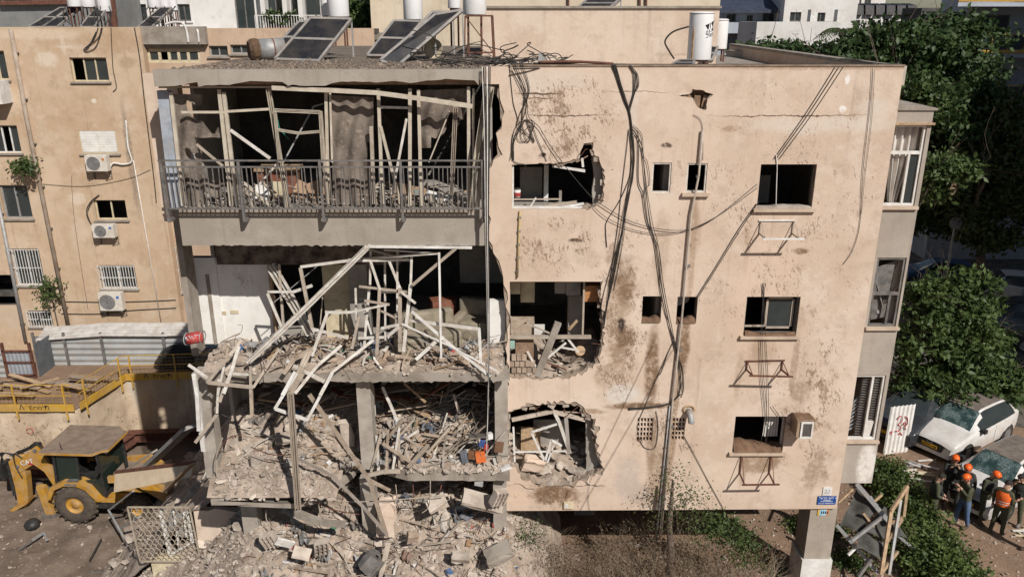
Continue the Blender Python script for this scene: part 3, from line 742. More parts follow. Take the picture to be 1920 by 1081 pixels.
skin_outer = [(XR, ZB), (XR, ZT), (XZ(905, 120)[0], ZT), (XZ(905, 158)[0], XZ(905, 158)[1])] + skin_left
fw_ = norm_fix(obj('facade_wall', MB().plate(skin_outer, [spall(K3, 0, 9, (0, 13, 14)), spall(K2, 0, 10, (8, 9)), spall(K1, 0, 12), spall(KT, 1, 5)]+wins_, FYM, FYM+.028), m_pink, ab))
# blocks and stubs of reinforcement along the broken edges
def edge_blocks(L, n, skip=()):
    q = L+L[:1]
    for k in range(n):
        i = RND.randrange(len(L))
        if i in skip: continue
        t_ = RND.random(); x = q[i][0]+(q[i+1][0]-q[i][0])*t_; y = q[i][1]+(q[i+1][1]-q[i][1])*t_
        p = P(x, y, FYM+RND.uniform(.08, .2))
        if k % 4 == 0: obj('rebar_stub', MB().tube([p, p+Vector((RND.uniform(-.15, .15), RND.uniform(-.12, 0), RND.uniform(-.12, .1))), p+Vector((RND.uniform(-.3, .3), RND.uniform(-.2, 0), RND.uniform(-.3, .05)))], .008, 4), m_rust, ab)
        else: obj('broken_block', MB().box(p, (RND.uniform(.05, .18), RND.uniform(.08, .16), RND.uniform(.05, .14)), (RND.uniform(-.4, .4), RND.uniform(-.5, .5), RND.uniform(-.4, .4))), RND.choice((m_block, m_rubble)), ab)
edge_blocks(K3, 18, (0, 13, 14)); edge_blocks(K2, 26, (8, 9)); edge_blocks(K1, 40)
# backs of the shallow broken places
m_brick = mat('broken_block', (0.30, 0.20, 0.135), (0.20, 0.13, 0.085), 5, 1, bump=1.0, bscale=24)
a, b, c_, d = rect(1270, 168, 1336, 208, FYM); obj('broken_core', MB().bb(a, b, FYM+.242, FYM+.3, c_, d), m_brick, ab)
for q in range(3): obj('core_slab', MB().box(P(1290+16*q, 190, FYM+.16), (.13, .10, .26), (RND.uniform(-.2, .2), RND.uniform(-.3, .3), 0)), m_brick, ab)
obj('jamb_wall', MB().plate(jag([(1112, 392), (1140, 392), (1140, 262), (1113, 262), (1110, 300), (1114, 330), (1110, 360)], FYM+.25, .012, .1), [], FYM+.245, FYM+.4), m_room, ab)
obj('jamb_wall', MB().plate(jag([(1100, 920), (1146, 920), (1146, 775), (1098, 775)], FYM+.25, .012, .1), [], FYM+.245, FYM+.4), m_room, ab)
# right flank, roof, rear
obj('side_wall', MB().bb(XR-.24, XR-.003, FYM+.243, 30, ZB, ZT-.05), m_pink, ab)
ROOF = ZT-.38
obj('roof_slab', MB().bb(-.55, XR-.25, FYM+.245, 30, ROOF-.2, ROOF), m_conc, ab)
obj('rear_wall', MB().bb(-7.0, XR-.25, 29.8, 30, 0, ROOF-.21), m_room, ab)
obj('facade_coping', MB().bb(.0, XR+.02, FYM-.02, FYM+.27, ZT+.002, ZT+.035), mat('coping', (.30, .22, .16), (.18, .13, .09), 3, 1, bump=.8), ab)
obj('flank_coping', MB().bb(XR-.27, XR+.02, FYM+.275, 30, ZT-.048, ZT+.02), m_conc, ab)
FL = [14.2-11.05, 14.2-8.05, 14.2-5.05]        # floor levels of the right part
for z in FL: obj('floor_slab', MB().bb(-.02, XR-.25, FYM+.243, 29.7, z-.18, z), m_room, ab)
obj('soffit_slab', MB().bb(-.1, XR-.25, FYM+.243, 30, ZB+.003, FL[0]-.183), m_conc, ab)
for xx in (-.1, 2.45, 3.35, 4.9): 
    for z, t in zip(FL, (FL[1]-.19, FL[2]-.19, ROOF-.21)): obj('partition_wall', MB().bb(xx-.06, xx+.06, FYM+.245, 22.0, z+.003, t), m_room, ab)
for z, t in zip(FL, (FL[1]-.19, FL[2]-.19, ROOF-.21)): obj('inner_wall', MB().bb(-.03, XR-.26, 22.0, 22.1, z+.003, t), m_room, ab)
# pilotis
m_pil = plaster('pilotis_paint', (0.42, 0.37, 0.31), (0.33, 0.28, 0.23), splat=([(1540, 1000, 80, 80, .5)], (.3, .2, .13)))
def pillar(x0, x1, y0, y1, z1, m, plinth=None):
    o = obj('pillar', MB().bb(x0, x1, y0, y1, 0, z1), m, ab)
    if plinth: obj('plinth', MB().bb(x0-.05, x1+.05, y0-.05, y1+.05, 0, plinth), m_white, o)
q0, q1, _, _ = rect(1516, 955, 1566, 1010, 17.1)
pillar(q0, q1, 17.1, 17.8, ZB-.003, m_pil, 1.05)
for (xx, yy) in ((1447, 968), (1225, 968), (1095, 1000)):
    g = P(xx, yy, 22.5 if xx != 1095 else 20.5)
    pillar(g.x-.32, g.x+.32, g.y, g.y+.5, ZB-.003, m_pil if xx != 1447 else m_white)
pillar(-.4, 0.0, 17.3, 17.8, ZB-.003, m_conc)
obj('basement_wall', MB().bb(.3, 5.2, 25.0, 25.2, 0, ZB-.005), m_room, ab)
# ---- windows of the right part
def frame_only(box, m, fw=.045, depth=.05, Y=FYM, sill=True, cols=1, glass=(0,), sm=None):
    return window(ab, box, Y, cols, m, fw, sill, glass, depth=depth, silm=sm or m_pilsill)
m_pilsill = mat('sill_stone', (0.52, 0.41, 0.31), (0.42, 0.32, 0.24), 3)
frame_only(WIN['s1'], m_alu, .035, .02, sill=False); frame_only(WIN['s2'], m_alu, .035, .02)
frame_only(WIN['b1'], m_dark, .01, .2)
frame_only(WIN['s3'], m_dark, .01, .2, sill=False); frame_only(WIN['s4'], m_dark, .01, .2, sill=False)
wo = frame_only(WIN['b2'], m_steel, .04, .1, cols=1)
x0, x1, z0, z1 = rect(*WIN['b2'], FYM)
xm = x0+(x1-x0)*.42
sf = MB()
for (a, b, c_, d) in ((xm, xm+.05, z0+.1, z1-.05), (x1-.12, x1-.06, z0+.1, z1-.05), (xm, x1-.06, z1-.11, z1-.05), (xm, x1-.06, z0+.1, z0+.15), (x0+.03, xm, z0+.14, z0+.18)): sf.bb(a, b, FYM+.165, FYM+.2, c_, d)
sa = obj('sash', sf, m_alu_tan, wo); obj('pane', MB().bb(xm+.05, x1-.12, FYM+.18, FYM+.185, z0+.15, z1-.11), m_glass, wo)
wo3 = frame_only(WIN['b3'], m_alu, .03, .12)
x0, x1, z0, z1 = rect(*WIN['b3'], FYM)
cu = MB()
for k in range(10): cu.bar((x1-.08-.035*k, FYM+.3+.03*(k % 2), z0+.25), (x1-.10-.03*k, FYM+.3+.03*(k % 2), z1-.02), .035, .012)
obj('blind', cu, m_white, wo3)
m_dirtsill = mat('soil_heap', (0.19, 0.115, 0.07), (0.12, 0.07, 0.045), 6, 1, bump=1.0, bscale=20)
def heap(parent, x0, x1, y0, y1, z, h, m, name='soil_heap', n=26, seed=1):
    v = []; f = []
    ny = 6
    for j in range(ny+1):
        for i in range(n+1):
            u, w_ = i/n, j/ny; x = x0+(x1-x0)*u; y = y0+(y1-y0)*w_
            e = math.sin(math.pi*w_)**.6 if 0 < w_ < 1 else 0
            v.append((x, y, z+h*e*(.7+.3*math.sin(u*5+seed)+.10*math.sin(u*17+seed*2+w_*5)+.05*math.sin(u*43+w_*9))))
    for j in range(ny):
        for i in range(n): a = j*(n+1)+i; f.append((a, a+1, a+n+2, a+n+1))
    return mesh_obj(name, v, f, m, parent, True)
heap(wo3, x0+.03, x1-.03, FYM-.06, FYM+.5, z0-.0, .22, m_dirtsill)
x0, x1, z0, z1 = rect(*WIN['b2'], FYM); heap(wo, x0+.03, x1-.03, FYM-.06, FYM+.12, z0+.0, .10, m_dirtsill, seed=2)
for w_ in ('s3', 's4'):
    x0, x1, z0, z1 = rect(*WIN[w_], FYM); heap(ab, x0+.01, x1-.01, FYM-.03, FYM+.3, z0, .15, m_dirtsill, seed=3)
x0, x1, z0, z1 = rect(*WIN['b1'], FYM); heap(ab, x0+.01, x1-.01, FYM-.03, FYM+.2, z0, .07, m_rubble, seed=5)
# pale things seen inside windows
obj('shutter_box', MB().bb(x0+.1, x1-.5, FYM+1.4, FYM+1.5, z0-.2, z0+.45), m_room, ab)
x0, x1, z0, z1 = rect(*WIN['s4'], FYM); obj('torn_curtain', MB().hexa([(x0+.05, FYM+.5, z0+.2), (x1-.1, FYM+.55, z0+.3), (x1-.1, FYM+.56, z0+.3), (x0+.05, FYM+.51, z0+.2), (x0, FYM+.5, z1), (x1, FYM+.5, z1), (x1, FYM+.51, z1), (x0, FYM+.51, z1)]), m_curt, ab)
# vents of pierced blocks
for nme, cols, rows in (('v1', 5, 5), ('v2', 4, 5)):
    x0, x1, z0, z1 = rect(*WIN[nme], FYM); b = MB()
    for i in range(cols+1): xx = x0+(x1-x0)*i/cols; b.bb(xx-.014, xx+.014, FYM+.02, FYM+.12, z0, z1)
    for j in range(rows+1): zz = z0+(z1-z0)*j/rows; b.bb(x0, x1, FYM+.023, FYM+.117, zz-.014, zz+.014)
    for i in range(cols):
        for j in range(0):
            if (i+j) % 2: xx = x0+(x1-x0)*(i+.5)/cols; zz = z0+(z1-z0)*j/rows; b.bb(xx-.02, xx+.02, FYM+.026, FYM+.1, zz, zz+(z1-z0)/rows)
    obj('vent_grille', b, m_pink, ab)

# ---- grey projecting bay at the right
BY = 17.75
bx0, bx1 = XR+.003, P(1700, 520, BY).x+.02
bx1 = 9.2
bz1 = P(1720, 207, BY).z; bz0 = P(1620, 905, BY).z
BW = dict(t=(1662, 234, 1727, 386), m=(1636, 483, 1690, 612), l=(1592, 703, 1652, 824))
def bh(b): 
    a, c2, z0, z1 = rect(*b, BY); a = max(a, bx0+.06); return [(a, z0), (c2, z0), (c2, z1), (a, z1)]
m_bay = plaster('bay_paint', (0.40, 0.35, 0.295), (0.325, 0.28, 0.235), [(1625, 870, 24, 50, (.66, .62, .57), .9, .15), (1600, 860, 14, 60, (.34, .3, .26), .5, .4)], BY, streak=.25, splat=([(1660, 600, 90, 330, .35)], (.25, .18, .13)))
obj('bay_wall', MB().plate([(bx0, bz0), (bx1, bz0), (bx1, bz1), (bx0, bz1)], [bh(b) for b in BW.values()], BY, BY+.2), m_bay, ab)
obj('bay_flank', MB().bb(bx1-.2, bx1-.003, BY+.203, 24, bz0, bz1-.003), m_bay, ab)
obj('bay_roof', MB().hexa([(bx0, BY-.04, bz1+.003), (bx1+.06, BY-.04, bz1+.003), (bx1+.06, 24, bz1+.003), (bx0, 24, bz1+.003), (bx0, BY-.04, bz1+.16), (bx1+.06, BY-.04, bz1+.05), (bx1+.06, 24, bz1+.05), (bx0, 24, bz1+.16)]), m_conc, ab)
obj('bay_inner_wall', MB().bb(bx0, bx1-.21, BY+1.6, BY+1.7, bz0, bz1), m_dark, ab)
for z in (bz0, bz0+3.0, bz0+6.0, bz1-.12): obj('bay_floor', MB().bb(bx0, bx1-.21, BY+.203, BY+1.6, z+.003, z+.12), m_room, ab)
def bay_win(key, fm, tr, cols=2, glass=(1, 1)):
    b = list(BW[key]); a, c2, z0, z1 = rect(*b, BY); 
    fr = MB(); a = max(a, bx0+.06); fw = .055; y = BY+.03
    for q in ((a, a+fw, z0, z1), (c2-fw, c2, z0, z1), (a+fw, c2-fw, z1-fw, z1), (a+fw, c2-fw, z0, z0+fw)): fr.bb(q[0], q[1], y, y+.07, q[2], q[3])
    wo = obj('bay_window', fr, fm, ab)
    zt = z0+(z1-z0)*tr
    if tr: obj('transom', MB().bb(a+fw, c2-fw, y+.002, y+.068, zt-.035, zt+.035), fm, wo)
    obj('mullion', MB().bb((a+c2)/2+.08, (a+c2)/2+.13, y+.004, y+.06, z0+fw, zt-.035 if tr else z1-fw), fm, wo)
    obj('sill', MB().bb(a-.05, c2+.07, BY-.08, BY+.02, z0-.07, z0-.003), m_pilsill, wo)
    return wo, a, c2, z0, z1
wo, a, c2, z0, z1 = bay_win('t', m_white, .66)
obj('lintel_board', MB().bb(a-.1, c2+.12, BY-.08, BY-.002, z1+.005, z1+.05), m_wood, wo)
def cloth(pts_fn, nu, nv, m, parent, name='curtain', group=None):
    v = []; f = []
    for j in range(nv+1):
        for i in range(nu+1): v.append(tuple(pts_fn(i/nu, j/nv)))
    for j in range(nv):
        for i in range(nu): k = j*(nu+1)+i; f.append((k, k+1, k+nu+2, k+nu+1))
    return mesh_obj(name, v, f, m, parent, True)
m_drape = mat('white_drape', (0.66, 0.62, 0.57), (0.52, 0.47, 0.42), 2, .95)
cloth(lambda u, v: (a+.08+(u*.55+.1*(1-v))*(.35+.65*v)+.13*(1-v), BY+.22+.05*math.sin(u*26)+.03*math.sin(v*5), z0+.02+(z1-z0-.7)*v), 40, 10, m_drape, ab)
cloth(lambda u, v: (a+.06+u*(c2-a-.15), BY+.22+.05*math.sin(u*24), z1-.62+.6*v), 40, 4, m_drape, ab)
obj('pane', MB().bb((a+c2)/2+.14, c2-.06, BY+.07, BY+.075, z0+.06, z1-.7), m_glass, wo)
wo, a, c2, z0, z1 = bay_win('m', m_steel, .48)
for k in range(9):
    p = Vector((RND.uniform(a+.1, c2-.1), BY+RND.uniform(.12, .6), RND.uniform(z0, z1-.3))); q = p+Vector((RND.uniform(-.3, .3), RND.uniform(-.1, .3), RND.uniform(.3, .9)))
    obj('broken_slat', MB().bar(p, q, .05, .02), m_alu_tan if k % 2 else m_galv, wo)
obj('hanging_blind', MB().hexa([(a+.15, BY+.2, z0+.1), (a+.5, BY+.25, z0+.15), (a+.5, BY+.27, z0+.15), (a+.15, BY+.22, z0+.1), (a+.1, BY+.2, z1-.3), (a+.6, BY+.2, z1-.1), (a+.6, BY+.22, z1-.1), (a+.1, BY+.22, z1-.3)]), m_steel, wo)
wo, a, c2, z0, z1 = bay_win('l', m_white, 0)
lv = MB()
for k in range(24): zz = z0+.1+(z1-z0-.2)*k/23; lv.bar((a+.3, BY+.15, zz), (c2-.06, BY+.12, zz), .05, .012)
obj('louvre_slats', lv, m_steel, wo)
for k in range(8): obj('broken_slat', MB().bar((a+.05, BY+.13, z0+.15+.1*k), (a+.38, BY+.3, z0+.25+.12*k), .03), m_galv, wo)
obj('fallen_vent', MB().box((c2-.2, BY+.1, z0+.28), (.18, .05, .42), (0, .12, 0)), m_white, wo)
obj('wall_bracket', MB().bar((bx1+.02, BY+.9, bz1-2.9), (bx1+.02, BY+.9, bz1-2.2), .02).bar((bx1+.02, BY+.9, bz1-2.2), (bx1+.2, BY+.9, bz1-2.2), .02).bar((bx1+.2, BY+.9, bz1-2.2), (bx1+.2, BY+.9, bz1-2.9), .02), m_white, ab)

m_dirtroof = mat('dirty_roof', (.20, .16, .125), (.12, .095, .075), 3, 1, bump=1.0, bscale=20, fine=.5)
# ================================================================ LEFT, TORN OPEN PART
LX0, LX1 = -7.0, -.58
zF3 = P(600, 392, BAL).z; zF3b = P(600, 460, BAL).z           # third floor spandrel
zF2 = P(600, 699, BAL).z; zF2b = P(600, 716, BAL).z
zF1 = P(850, 883, BAL+.2).z; zF1b = P(850, 906, BAL+.2).z
zRf = P(600, 131, BAL-.1).z; zRfb = P(600, 162, BAL-.1).z
LR = zRf-.05
# roof fascia with broken lower edge
fas = px([(285, 136), (903, 128), (900, 158), (897, 162)], BAL-.1)
low = [(897, 160), (890, 151), (850, 149), (800, 151), (770, 156), (740, 152), (705, 155), (640, 153), (610, 161), (540, 161), (530, 154), (470, 152), (440, 157), (372, 163), (370, 154), (330, 161), (288, 162)]
L = [XZ(286, 134, BAL-.1), XZ(903, 129, BAL-.1)]
lo2 = []
for aa, bb_ in zip(px(low, BAL-.1)[:-1], px(low, BAL-.1)[1:]): lo2 += rag(aa, bb_, .012, .12)
out = [(LX0, zRf), (LX1, zRf)] + [(min(max(x, LX0), LX1), z) for x, z in lo2] + [(LX0, lo2[-1][1])]
norm_fix(obj('roof_fascia', MB().plate(out[::-1], [], BAL-.1, BAL+.15), m_grey, ab))
obj('roof_slab', MB().bb(LX0, LX1-.003, BAL+.153, 30, LR-.22, LR), m_dirtroof, ab)
obj('ceiling_band', MB().bb(LX0+.05, LX1-.05, BAL+.05, BAL+.148, zRfb+.02, zRfb+.14), m_brick, ab)
# spandrel of the third floor balcony
sp = [(LX0+.08, zF3), (LX1, zF3)] + rag((LX1, zF3b), (LX0+.08, zF3b), .014, .06) + [(LX0+.08, zF3b)]
norm_fix(obj('balcony_spandrel', MB().plate(sp[::-1], [], BAL, BAL+.18), m_grey, ab))
obj('balcony_lip', MB().bb(LX0+.1, LX1-.3, BAL-.07, BAL-.002, zF3-.05, zF3+.02), m_conc, ab)
obj('floor_slab', MB().bb(LX0+.1, LX1-.02, BAL+.183, 22, zF3-.22, zF3-.02), m_room, ab)
obj('burnt_beam', MB().bb(LX0+.15, -2.6, 17.75, 17.9, P(400, 490, 18).z, zF3-.225), mat('scorched_plaster', (0.20, 0.16, 0.125), (0.045, 0.035, 0.03), 3.5, 1, bump=1.0, bscale=16), ab)
# second floor slab, ragged edge
sl2 = [(LX0+.05, zF2), (-.05, zF2+.01)] + rag((-.05, zF2b+.02), (LX0+.05, zF2b), .03, .06) + [(LX0+.05, zF2b)]
norm_fix(obj('floor_slab', MB().plate(sl2[::-1], [], BAL, BAL+.2), m_conc, ab))
obj('floor_slab', MB().bb(LX0+.05, -.17, BAL+.203, 22, zF2b+.02, zF2-.01), m_room, ab)
# first floor slab: right part whole, left part broken and sagging
def slab_patch(name, pts, th, m, bottom_drop=0):
    tri = tessellate_polygon([[Vector((x, y, 0)) for x, y, z in pts]]); n = len(pts)
    v = [tuple(p) for p in pts]+[(x, y, z-th) for x, y, z in pts]; f = []
    for t in tri:
        A, B, C = (pts[k] for k in t); ar = (B[0]-A[0])*(C[1]-A[1])-(B[1]-A[1])*(C[0]-A[0])
        t = t if ar > 0 else (t[0], t[2], t[1]); f.append(t); f.append((t[0]+n, t[2]+n, t[1]+n))
    for k in range(n): f.append((k, (k+1) % n, n+(k+1) % n, n+k))
    return norm_fix(mesh_obj(name, v, f, m, ab))
edge = [(-1.9-.0, BAL+.2)]
p_r = [(x, BAL+.2+RND.uniform(-.02, .03)) for x in np.arange(-2.45, -.05, .16)]
pts = [(x, y, zF1) for x, y in p_r] + [(-.17, 20, zF1), (-6.8, 20, zF1), (-6.9, 18.3, zF1), (-5.0, 17.9, zF1), (-3.9, 17.4, zF1), (-3.2, 16.75, zF1)]
slab_patch('floor_slab', pts, .26, m_conc)
sg = []
for x, y in [(395, 938), (430, 941), (470, 938), (510, 942), (548, 944), (600, 934), (640, 905), (662, 888)]:
    p = P(x, y, 15.75 if x < 570 else 16.2+ (x-570)*.006); sg.append((p.x, p.y, p.z))
back = [(-3.5, 17.5, zF1-.05), (-5.0, 18.2, zF1-.03), (-7.0, 18.4, zF1-.05), (-7.3, 17.0, zF1-.3)]
slab_patch('sagging_slab', sg+back, .12, m_conc)
# side, inner and back walls of the open rooms
m_wht = plaster('white_room_paint', (0.74, 0.72, 0.68), (0.66, 0.63, 0.58), splat=([(460, 530, 60, 40, .8)], (.25, .2, .16)), Y=17.9, streak=.1, bump=.15)
a, b, c_, d = rect(352, 487, 508, 640, 17.9)
wl = obj('white_wall', MB().bb(a, b, 17.9, 18.05, zF2, d+.06), m_wht, ab)
obj('white_wall', MB().bb(LX0+.075, a-.003, 17.86, 18.05, zF2, d+.06), m_wht, ab)
a2, b2, _, _ = rect(396, 500, 404, 640, 17.9); 
obj('wall_rib', MB().bb(a2-.02, a2+.05, 17.82, 17.898, zF2, P(400, 513, 17.9).z), m_conc, wl)
for x, y, ww in ((421, 586, 7), (440, 584, 15)): a3, b3, z3, z4 = rect(x-ww/2, y-3, x+ww/2, y+3, 17.9); obj('socket', MB().bb(a3, b3, 17.88, 17.898, z3, z4), m_frame_cream, wl)
obj('left_column', MB().bb(*rect(346, 495, 357, 640, 17.2)[:2], 17.2, 17.7, zF2-.02, zF3-.23), m_conc, ab)
obj('left_side_wall', MB().bb(LX0-.02, LX0+.07, 17.9, 29, 0, LR-.23), m_room, ab)
obj('door_post', MB().bb(*rect(508, 488, 514, 640, 17.8)[:2], 17.8, 17.9, zF2, zF3-.5), m_wood, ab)
a, b, c_, d = rect(608, 490, 658, 640, 18.2); obj('open_door', MB().bb(a, b, 18.2, 18.25, zF2+.02, P(630, 492, 18.2).z), m_frame_cream, ab)
a, b, c_, d = rect(655, 468, 690, 640, 18.0); obj('inner_column', MB().bb(a, b, 18.0, 18.4, zF2, zF3-.23), m_room, ab)
a, b, c_, d = rect(862, 470, 935, 530, 20); obj('inner_wall', MB().bb(a, b+.3, 20, 20.1, P(862, 530, 20).z, zF3-.23), m_room, ab)
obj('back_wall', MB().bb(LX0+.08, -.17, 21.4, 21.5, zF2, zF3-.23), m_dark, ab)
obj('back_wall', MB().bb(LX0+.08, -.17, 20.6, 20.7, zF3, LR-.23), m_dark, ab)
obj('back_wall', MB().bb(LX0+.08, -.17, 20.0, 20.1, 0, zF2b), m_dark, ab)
obj('white_reveal', MB().bb(-.52, -.16, 17.25, 17.4, zF2, P(935, 562, 17.3).z), m_wht, ab)
obj('party_wall', MB().bb(-.17, -.13, 17.42, 22, zF2, LR-.23), m_room, ab)
obj('corner_wall', MB().bb(-.55, -.42, FYM+.25, 20.5, zF3+.01, LR-.24), m_room, ab)
# columns of the two lower storeys
def col_px(x0, x1, yt, yb, Y, m=m_conc, nm='column', zt=None, zb=None, lean=0):
    a, b, c_, d = rect(x0, yt, x1, yb, Y); d = zt if zt is not None else d; c_ = zb if zb is not None else c_
    m_ = MB().hexa([(a+lean, Y, c_), (b+lean, Y, c_), (b+lean, Y+.4, c_), (a+lean, Y+.4, c_), (a, Y, d), (b, Y, d), (b, Y+.4, d), (a, Y+.4, d)])
    return obj(nm, m_, m, ab)
m_conc2 = mat('column_plaster', (0.40, 0.36, 0.31), (0.28, 0.24, 0.20), 2, .95, bump=.5)
col_px(672, 698, 716, 860, 16.5, m_conc2, zt=zF2b+.01, zb=zF1-.01)
col_px(678, 704, 905, 1010, 16.6, m_conc2, zt=zF1b, zb=0)
col_px(928, 952, 716, 885, 16.7, m_conc2, zt=zF2b+.02, zb=zF1)
col_px(925, 950, 907, 1020, 16.7, m_conc2, zt=zF1b, zb=0)
col_px(372, 398, 725, 850, 16.6, m_conc2, zt=zF2b+.02, zb=zF1-.3)
col_px(455, 484, 948, 1015, 16.6, m_conc2, zt=zF1b+.1, zb=0)
col_px(448, 470, 716, 800, 18.5, m_conc2, zt=zF2b, zb=zF1)
# pale strip beside the balcony
a, b, _, _ = rect(262, 200, 330, 300, 17.25)
obj('end_pier', MB().bb(-7.72, LX0-.025, 17.25, 17.5, P(300, 415, 17.25).z, LR-.1), m_pink, ab)

# stair house on the roof
a, b, z0, z1 = rect(903, 16, 1346, 110, 22.8)
obj('stair_house', MB().bb(a, b, 22.8, 27, ROOF-.02, z1), m_pink, ab)
obj('stair_house_coping', MB().bb(a-.04, b+.04, 22.74, 27.05, z1+.002, z1+.06), m_conc, ab)

# balcony railing of the third floor, part of the building
RY = 15.98
rl = obj('balcony_railing', MB().bar(P(296, 301, RY), P(911, 301, RY), .05, .03), m_steel, ab)
zr = [P(600, y, RY).z for y in (313, 391)]
xa, xb = P(298, 313, RY).x, P(908, 313, RY).x
xa2 = -7.05; xb2 = LX1+.02
for z in zr: obj('rail', MB().bar((xa2, RY, z), (xb2, RY, z), .035, .03), m_steel, rl)
n = 66
for k in range(n):
    x = xa2+(xb2-xa2)*(k+.5)/n+RND.uniform(-.012, .012)
    obj('baluster', MB().bar((x, RY, zr[1]), (x+RND.uniform(-.02, .02), RY, zr[0]), .018), m_steel, rl)
for pxx in (300, 452, 603, 753, 905):
    x = P(pxx, 350, RY).x
    x = max(xa2+.02, min(xb2-.03, x))
    obj('post', MB().bar((x, RY-.02, zr[1]-.27), (x, RY-.02, P(600, 299, RY).z), .05), m_steel, rl)
    obj('foot_bracket', MB().bar((x, RY-.02, zr[1]-.25), (x, BAL, zr[1]-.25), .07), m_steel, rl)
for k in range(4):                              # side return of the railing
    z = zr[0] if k == 0 else zr[1]
obj('rail', MB().bar((xb2, RY, zr[0]+.12), (xb2, BAL+.5, zr[0]+.12), .035), m_steel, rl)
# ================================================================ THINGS ON THE FACADE
def bracket(x0, x1, yt, yb, label, tilt=0.0, out=.46, m=None):
    m = m or m_alu_tan
    a, b, z0, z1 = rect(x0, yt, x1, yb, FYM); y = FYM-.015
    t = thing('air_conditioner_bracket', label, 'bracket', ((a+b)/2, FYM, z0), 'empty air conditioner brackets')
    for x in (a+.05, b-.05):
        obj('upright', MB().bar((x, y, z0-.02), (x, y, z1), .032), m, t)
        obj('arm', MB().bar((x, y, z0), (x+tilt*.2, y-out, z0+tilt), .032), m, t)
        obj('brace', MB().bar((x, y, z1), (x+tilt*.2, y-out+.04, z0+tilt+.02), .014), m, t)
    obj('wall_rail', MB().bar((a, y, z1), (b, y, z1+tilt*.3), .028), m_white if not tilt else m, t)
    obj('front_rail', MB().bar((a-.02, y-out, z0+tilt), (b+.06, y-out, z0+tilt*.6), .034), m_white if not tilt else m, t)
    return t
bracket(1421, 1491, 413, 437, 'empty white bracket under the top right window opening')
bracket(1396, 1470, 676, 692, 'empty twisted bracket under the middle right window', tilt=.06, m=m_rust)
bracket(1385, 1448, 846, 886, 'empty bracket under the lowest right window with a loose rail', tilt=-.03, m=m_rust)
a, b, z0, z1 = rect(1491, 782, 1521, 816, FYM-.3)
t = thing('window_air_conditioner', 'boxy old air conditioner with brown top sticking out of wall', 'air conditioner', ((a+b)/2, FYM-.2, z0))
obj('casing', MB().bb(a, b, FYM-.42, FYM-.003, z0+.02, z1-.02), mat('old_casing', (.34, .25, .17), (.22, .15, .1), 4, .9), t)
fr = MB()
for q in ((a+.08, b, z0, z0+.045), (a+.08, b, z1-.09, z1-.045), (a+.08, a+.125, z0+.045, z1-.09), (b-.045, b, z0+.045, z1-.09)): fr.bb(q[0], q[1], FYM-.45, FYM-.422, q[2], q[3])
obj('front_frame', fr, m_white, t)
gr = MB()
for k in range(12): zz = z0+.06+(z1-z0-.16)*k/11; gr.bb(a+.125, b-.045, FYM-.435, FYM-.425, zz, zz+.012)
obj('grille', gr, m_steel, t)
obj('grille_back', MB().bb(a+.125, b-.045, FYM-.4215, FYM-.4205, z0+.045, z1-.09), m_black, t)
heap(t, a-.02, b+.02, FYM-.43, FYM-.01, z1-.03, .05, m_dirtsill, 'soil_cap', 14)
p = P(1291, 770, FYM)
t = thing('wall_vent_pipe', 'stubby grey vent pipe poking out above the pierced vent', 'vent pipe', p)
obj('pipe', MB().tube(smooth_path([p, p+Vector((.0, -.16, 0)), p+Vector((.02, -.24, -.12)), p+Vector((.02, -.25, -.18))], 4), .075, 12), m_galv, t, True)
obj('collar', MB().tube([p+Vector((.13*math.cos(a), -.012, .05+.1*math.sin(a))) for a in [k*math.pi/6 for k in range(13)]], .03, 5), m_wood, t)
# house number, street sign, poster
a, b, z0, z1 = rect(1542.5, 912, 1559, 927.5, FYM)
t = thing('house_number_plate', 'small white plate with the number 22 above the street sign', 'number plate', ((a+b)/2, FYM, z0))
obj('plate', MB().bb(a, b, FYM-.02, FYM-.002, z0, z1), m_white, t)
text_mesh('number', '22', ((a+b)/2, FYM-.022, (z0+z1)/2), .16, (1, 0, 0), (0, 0, 1), mat('grey_print', (.3, .3, .32)), t)
a, b, z0, z1 = rect(1532.5, 929, 1567, 944, FYM)
b = min(b, XR-.02)
t = thing('street_name_sign', 'blue street name sign with white lettering at wall corner', 'street sign', ((a+b)/2, FYM, z0))
obj('plate', MB().bb(a, b, FYM-.025, FYM-.002, z0, z1), mat('sign_blue', (.012, .06, .24), (.015, .07, .27), 2, .4, bump=0), t)
m_wp = mat('white_print', (.75, .76, .78))
xm = (a+b)/2; h_ = z1-z0
text_mesh('street_name', 'לשרמ יאול \u2190', (xm+.03, FYM-.027, z1-h_*.2), .085, (1, 0, 0), (0, 0, 1), m_wp, t)
for k, (f_, ln) in enumerate(((.44, .18), (.58, .30))):
    for q in range(9): obj('fine_print', MB().bb(xm-ln/2*1.0+ln*q/9, xm-ln/2+ln*(q+.75)/9, FYM-.0275, FYM-.0255, z1-h_*f_-.008, z1-h_*f_+.008), m_wp, t)
text_mesh('street_name_latin', 'LOUIS MARSHALL', (xm, FYM-.027, z1-h_*.84), .052, (1, 0, 0), (0, 0, 1), m_wp, t)
a, b, z0, z1 = rect(1533, 949.5, 1554, 961, 17.1)
t = thing('poster', 'small blue and orange poster on the corner pillar', 'poster', ((a+b)/2, 17.09, z0-.04))
z1 = ZB-.02; z0 = z1-.23
obj('sheet', MB().bb(a, b, 17.085, 17.097, z0, z1), mat('poster_blue', (.12, .40, .55), (.5, .62, .68), 9, .7), t)
obj('left_band', MB().bb(a, a+.05, 17.08, 17.084, z0, z1), mat('poster_yellow', (.6, .36, .06)), t)
obj('right_band', MB().bb(b-.05, b, 17.08, 17.084, z0, z1), mat('poster_orange', (.55, .2, .06)), t)
for k in range(4): obj('figure', MB().bb(a+.09+.05*k, a+.115+.05*k, 17.079, 17.084, z0+.05, z0+.12), m_ink, t)
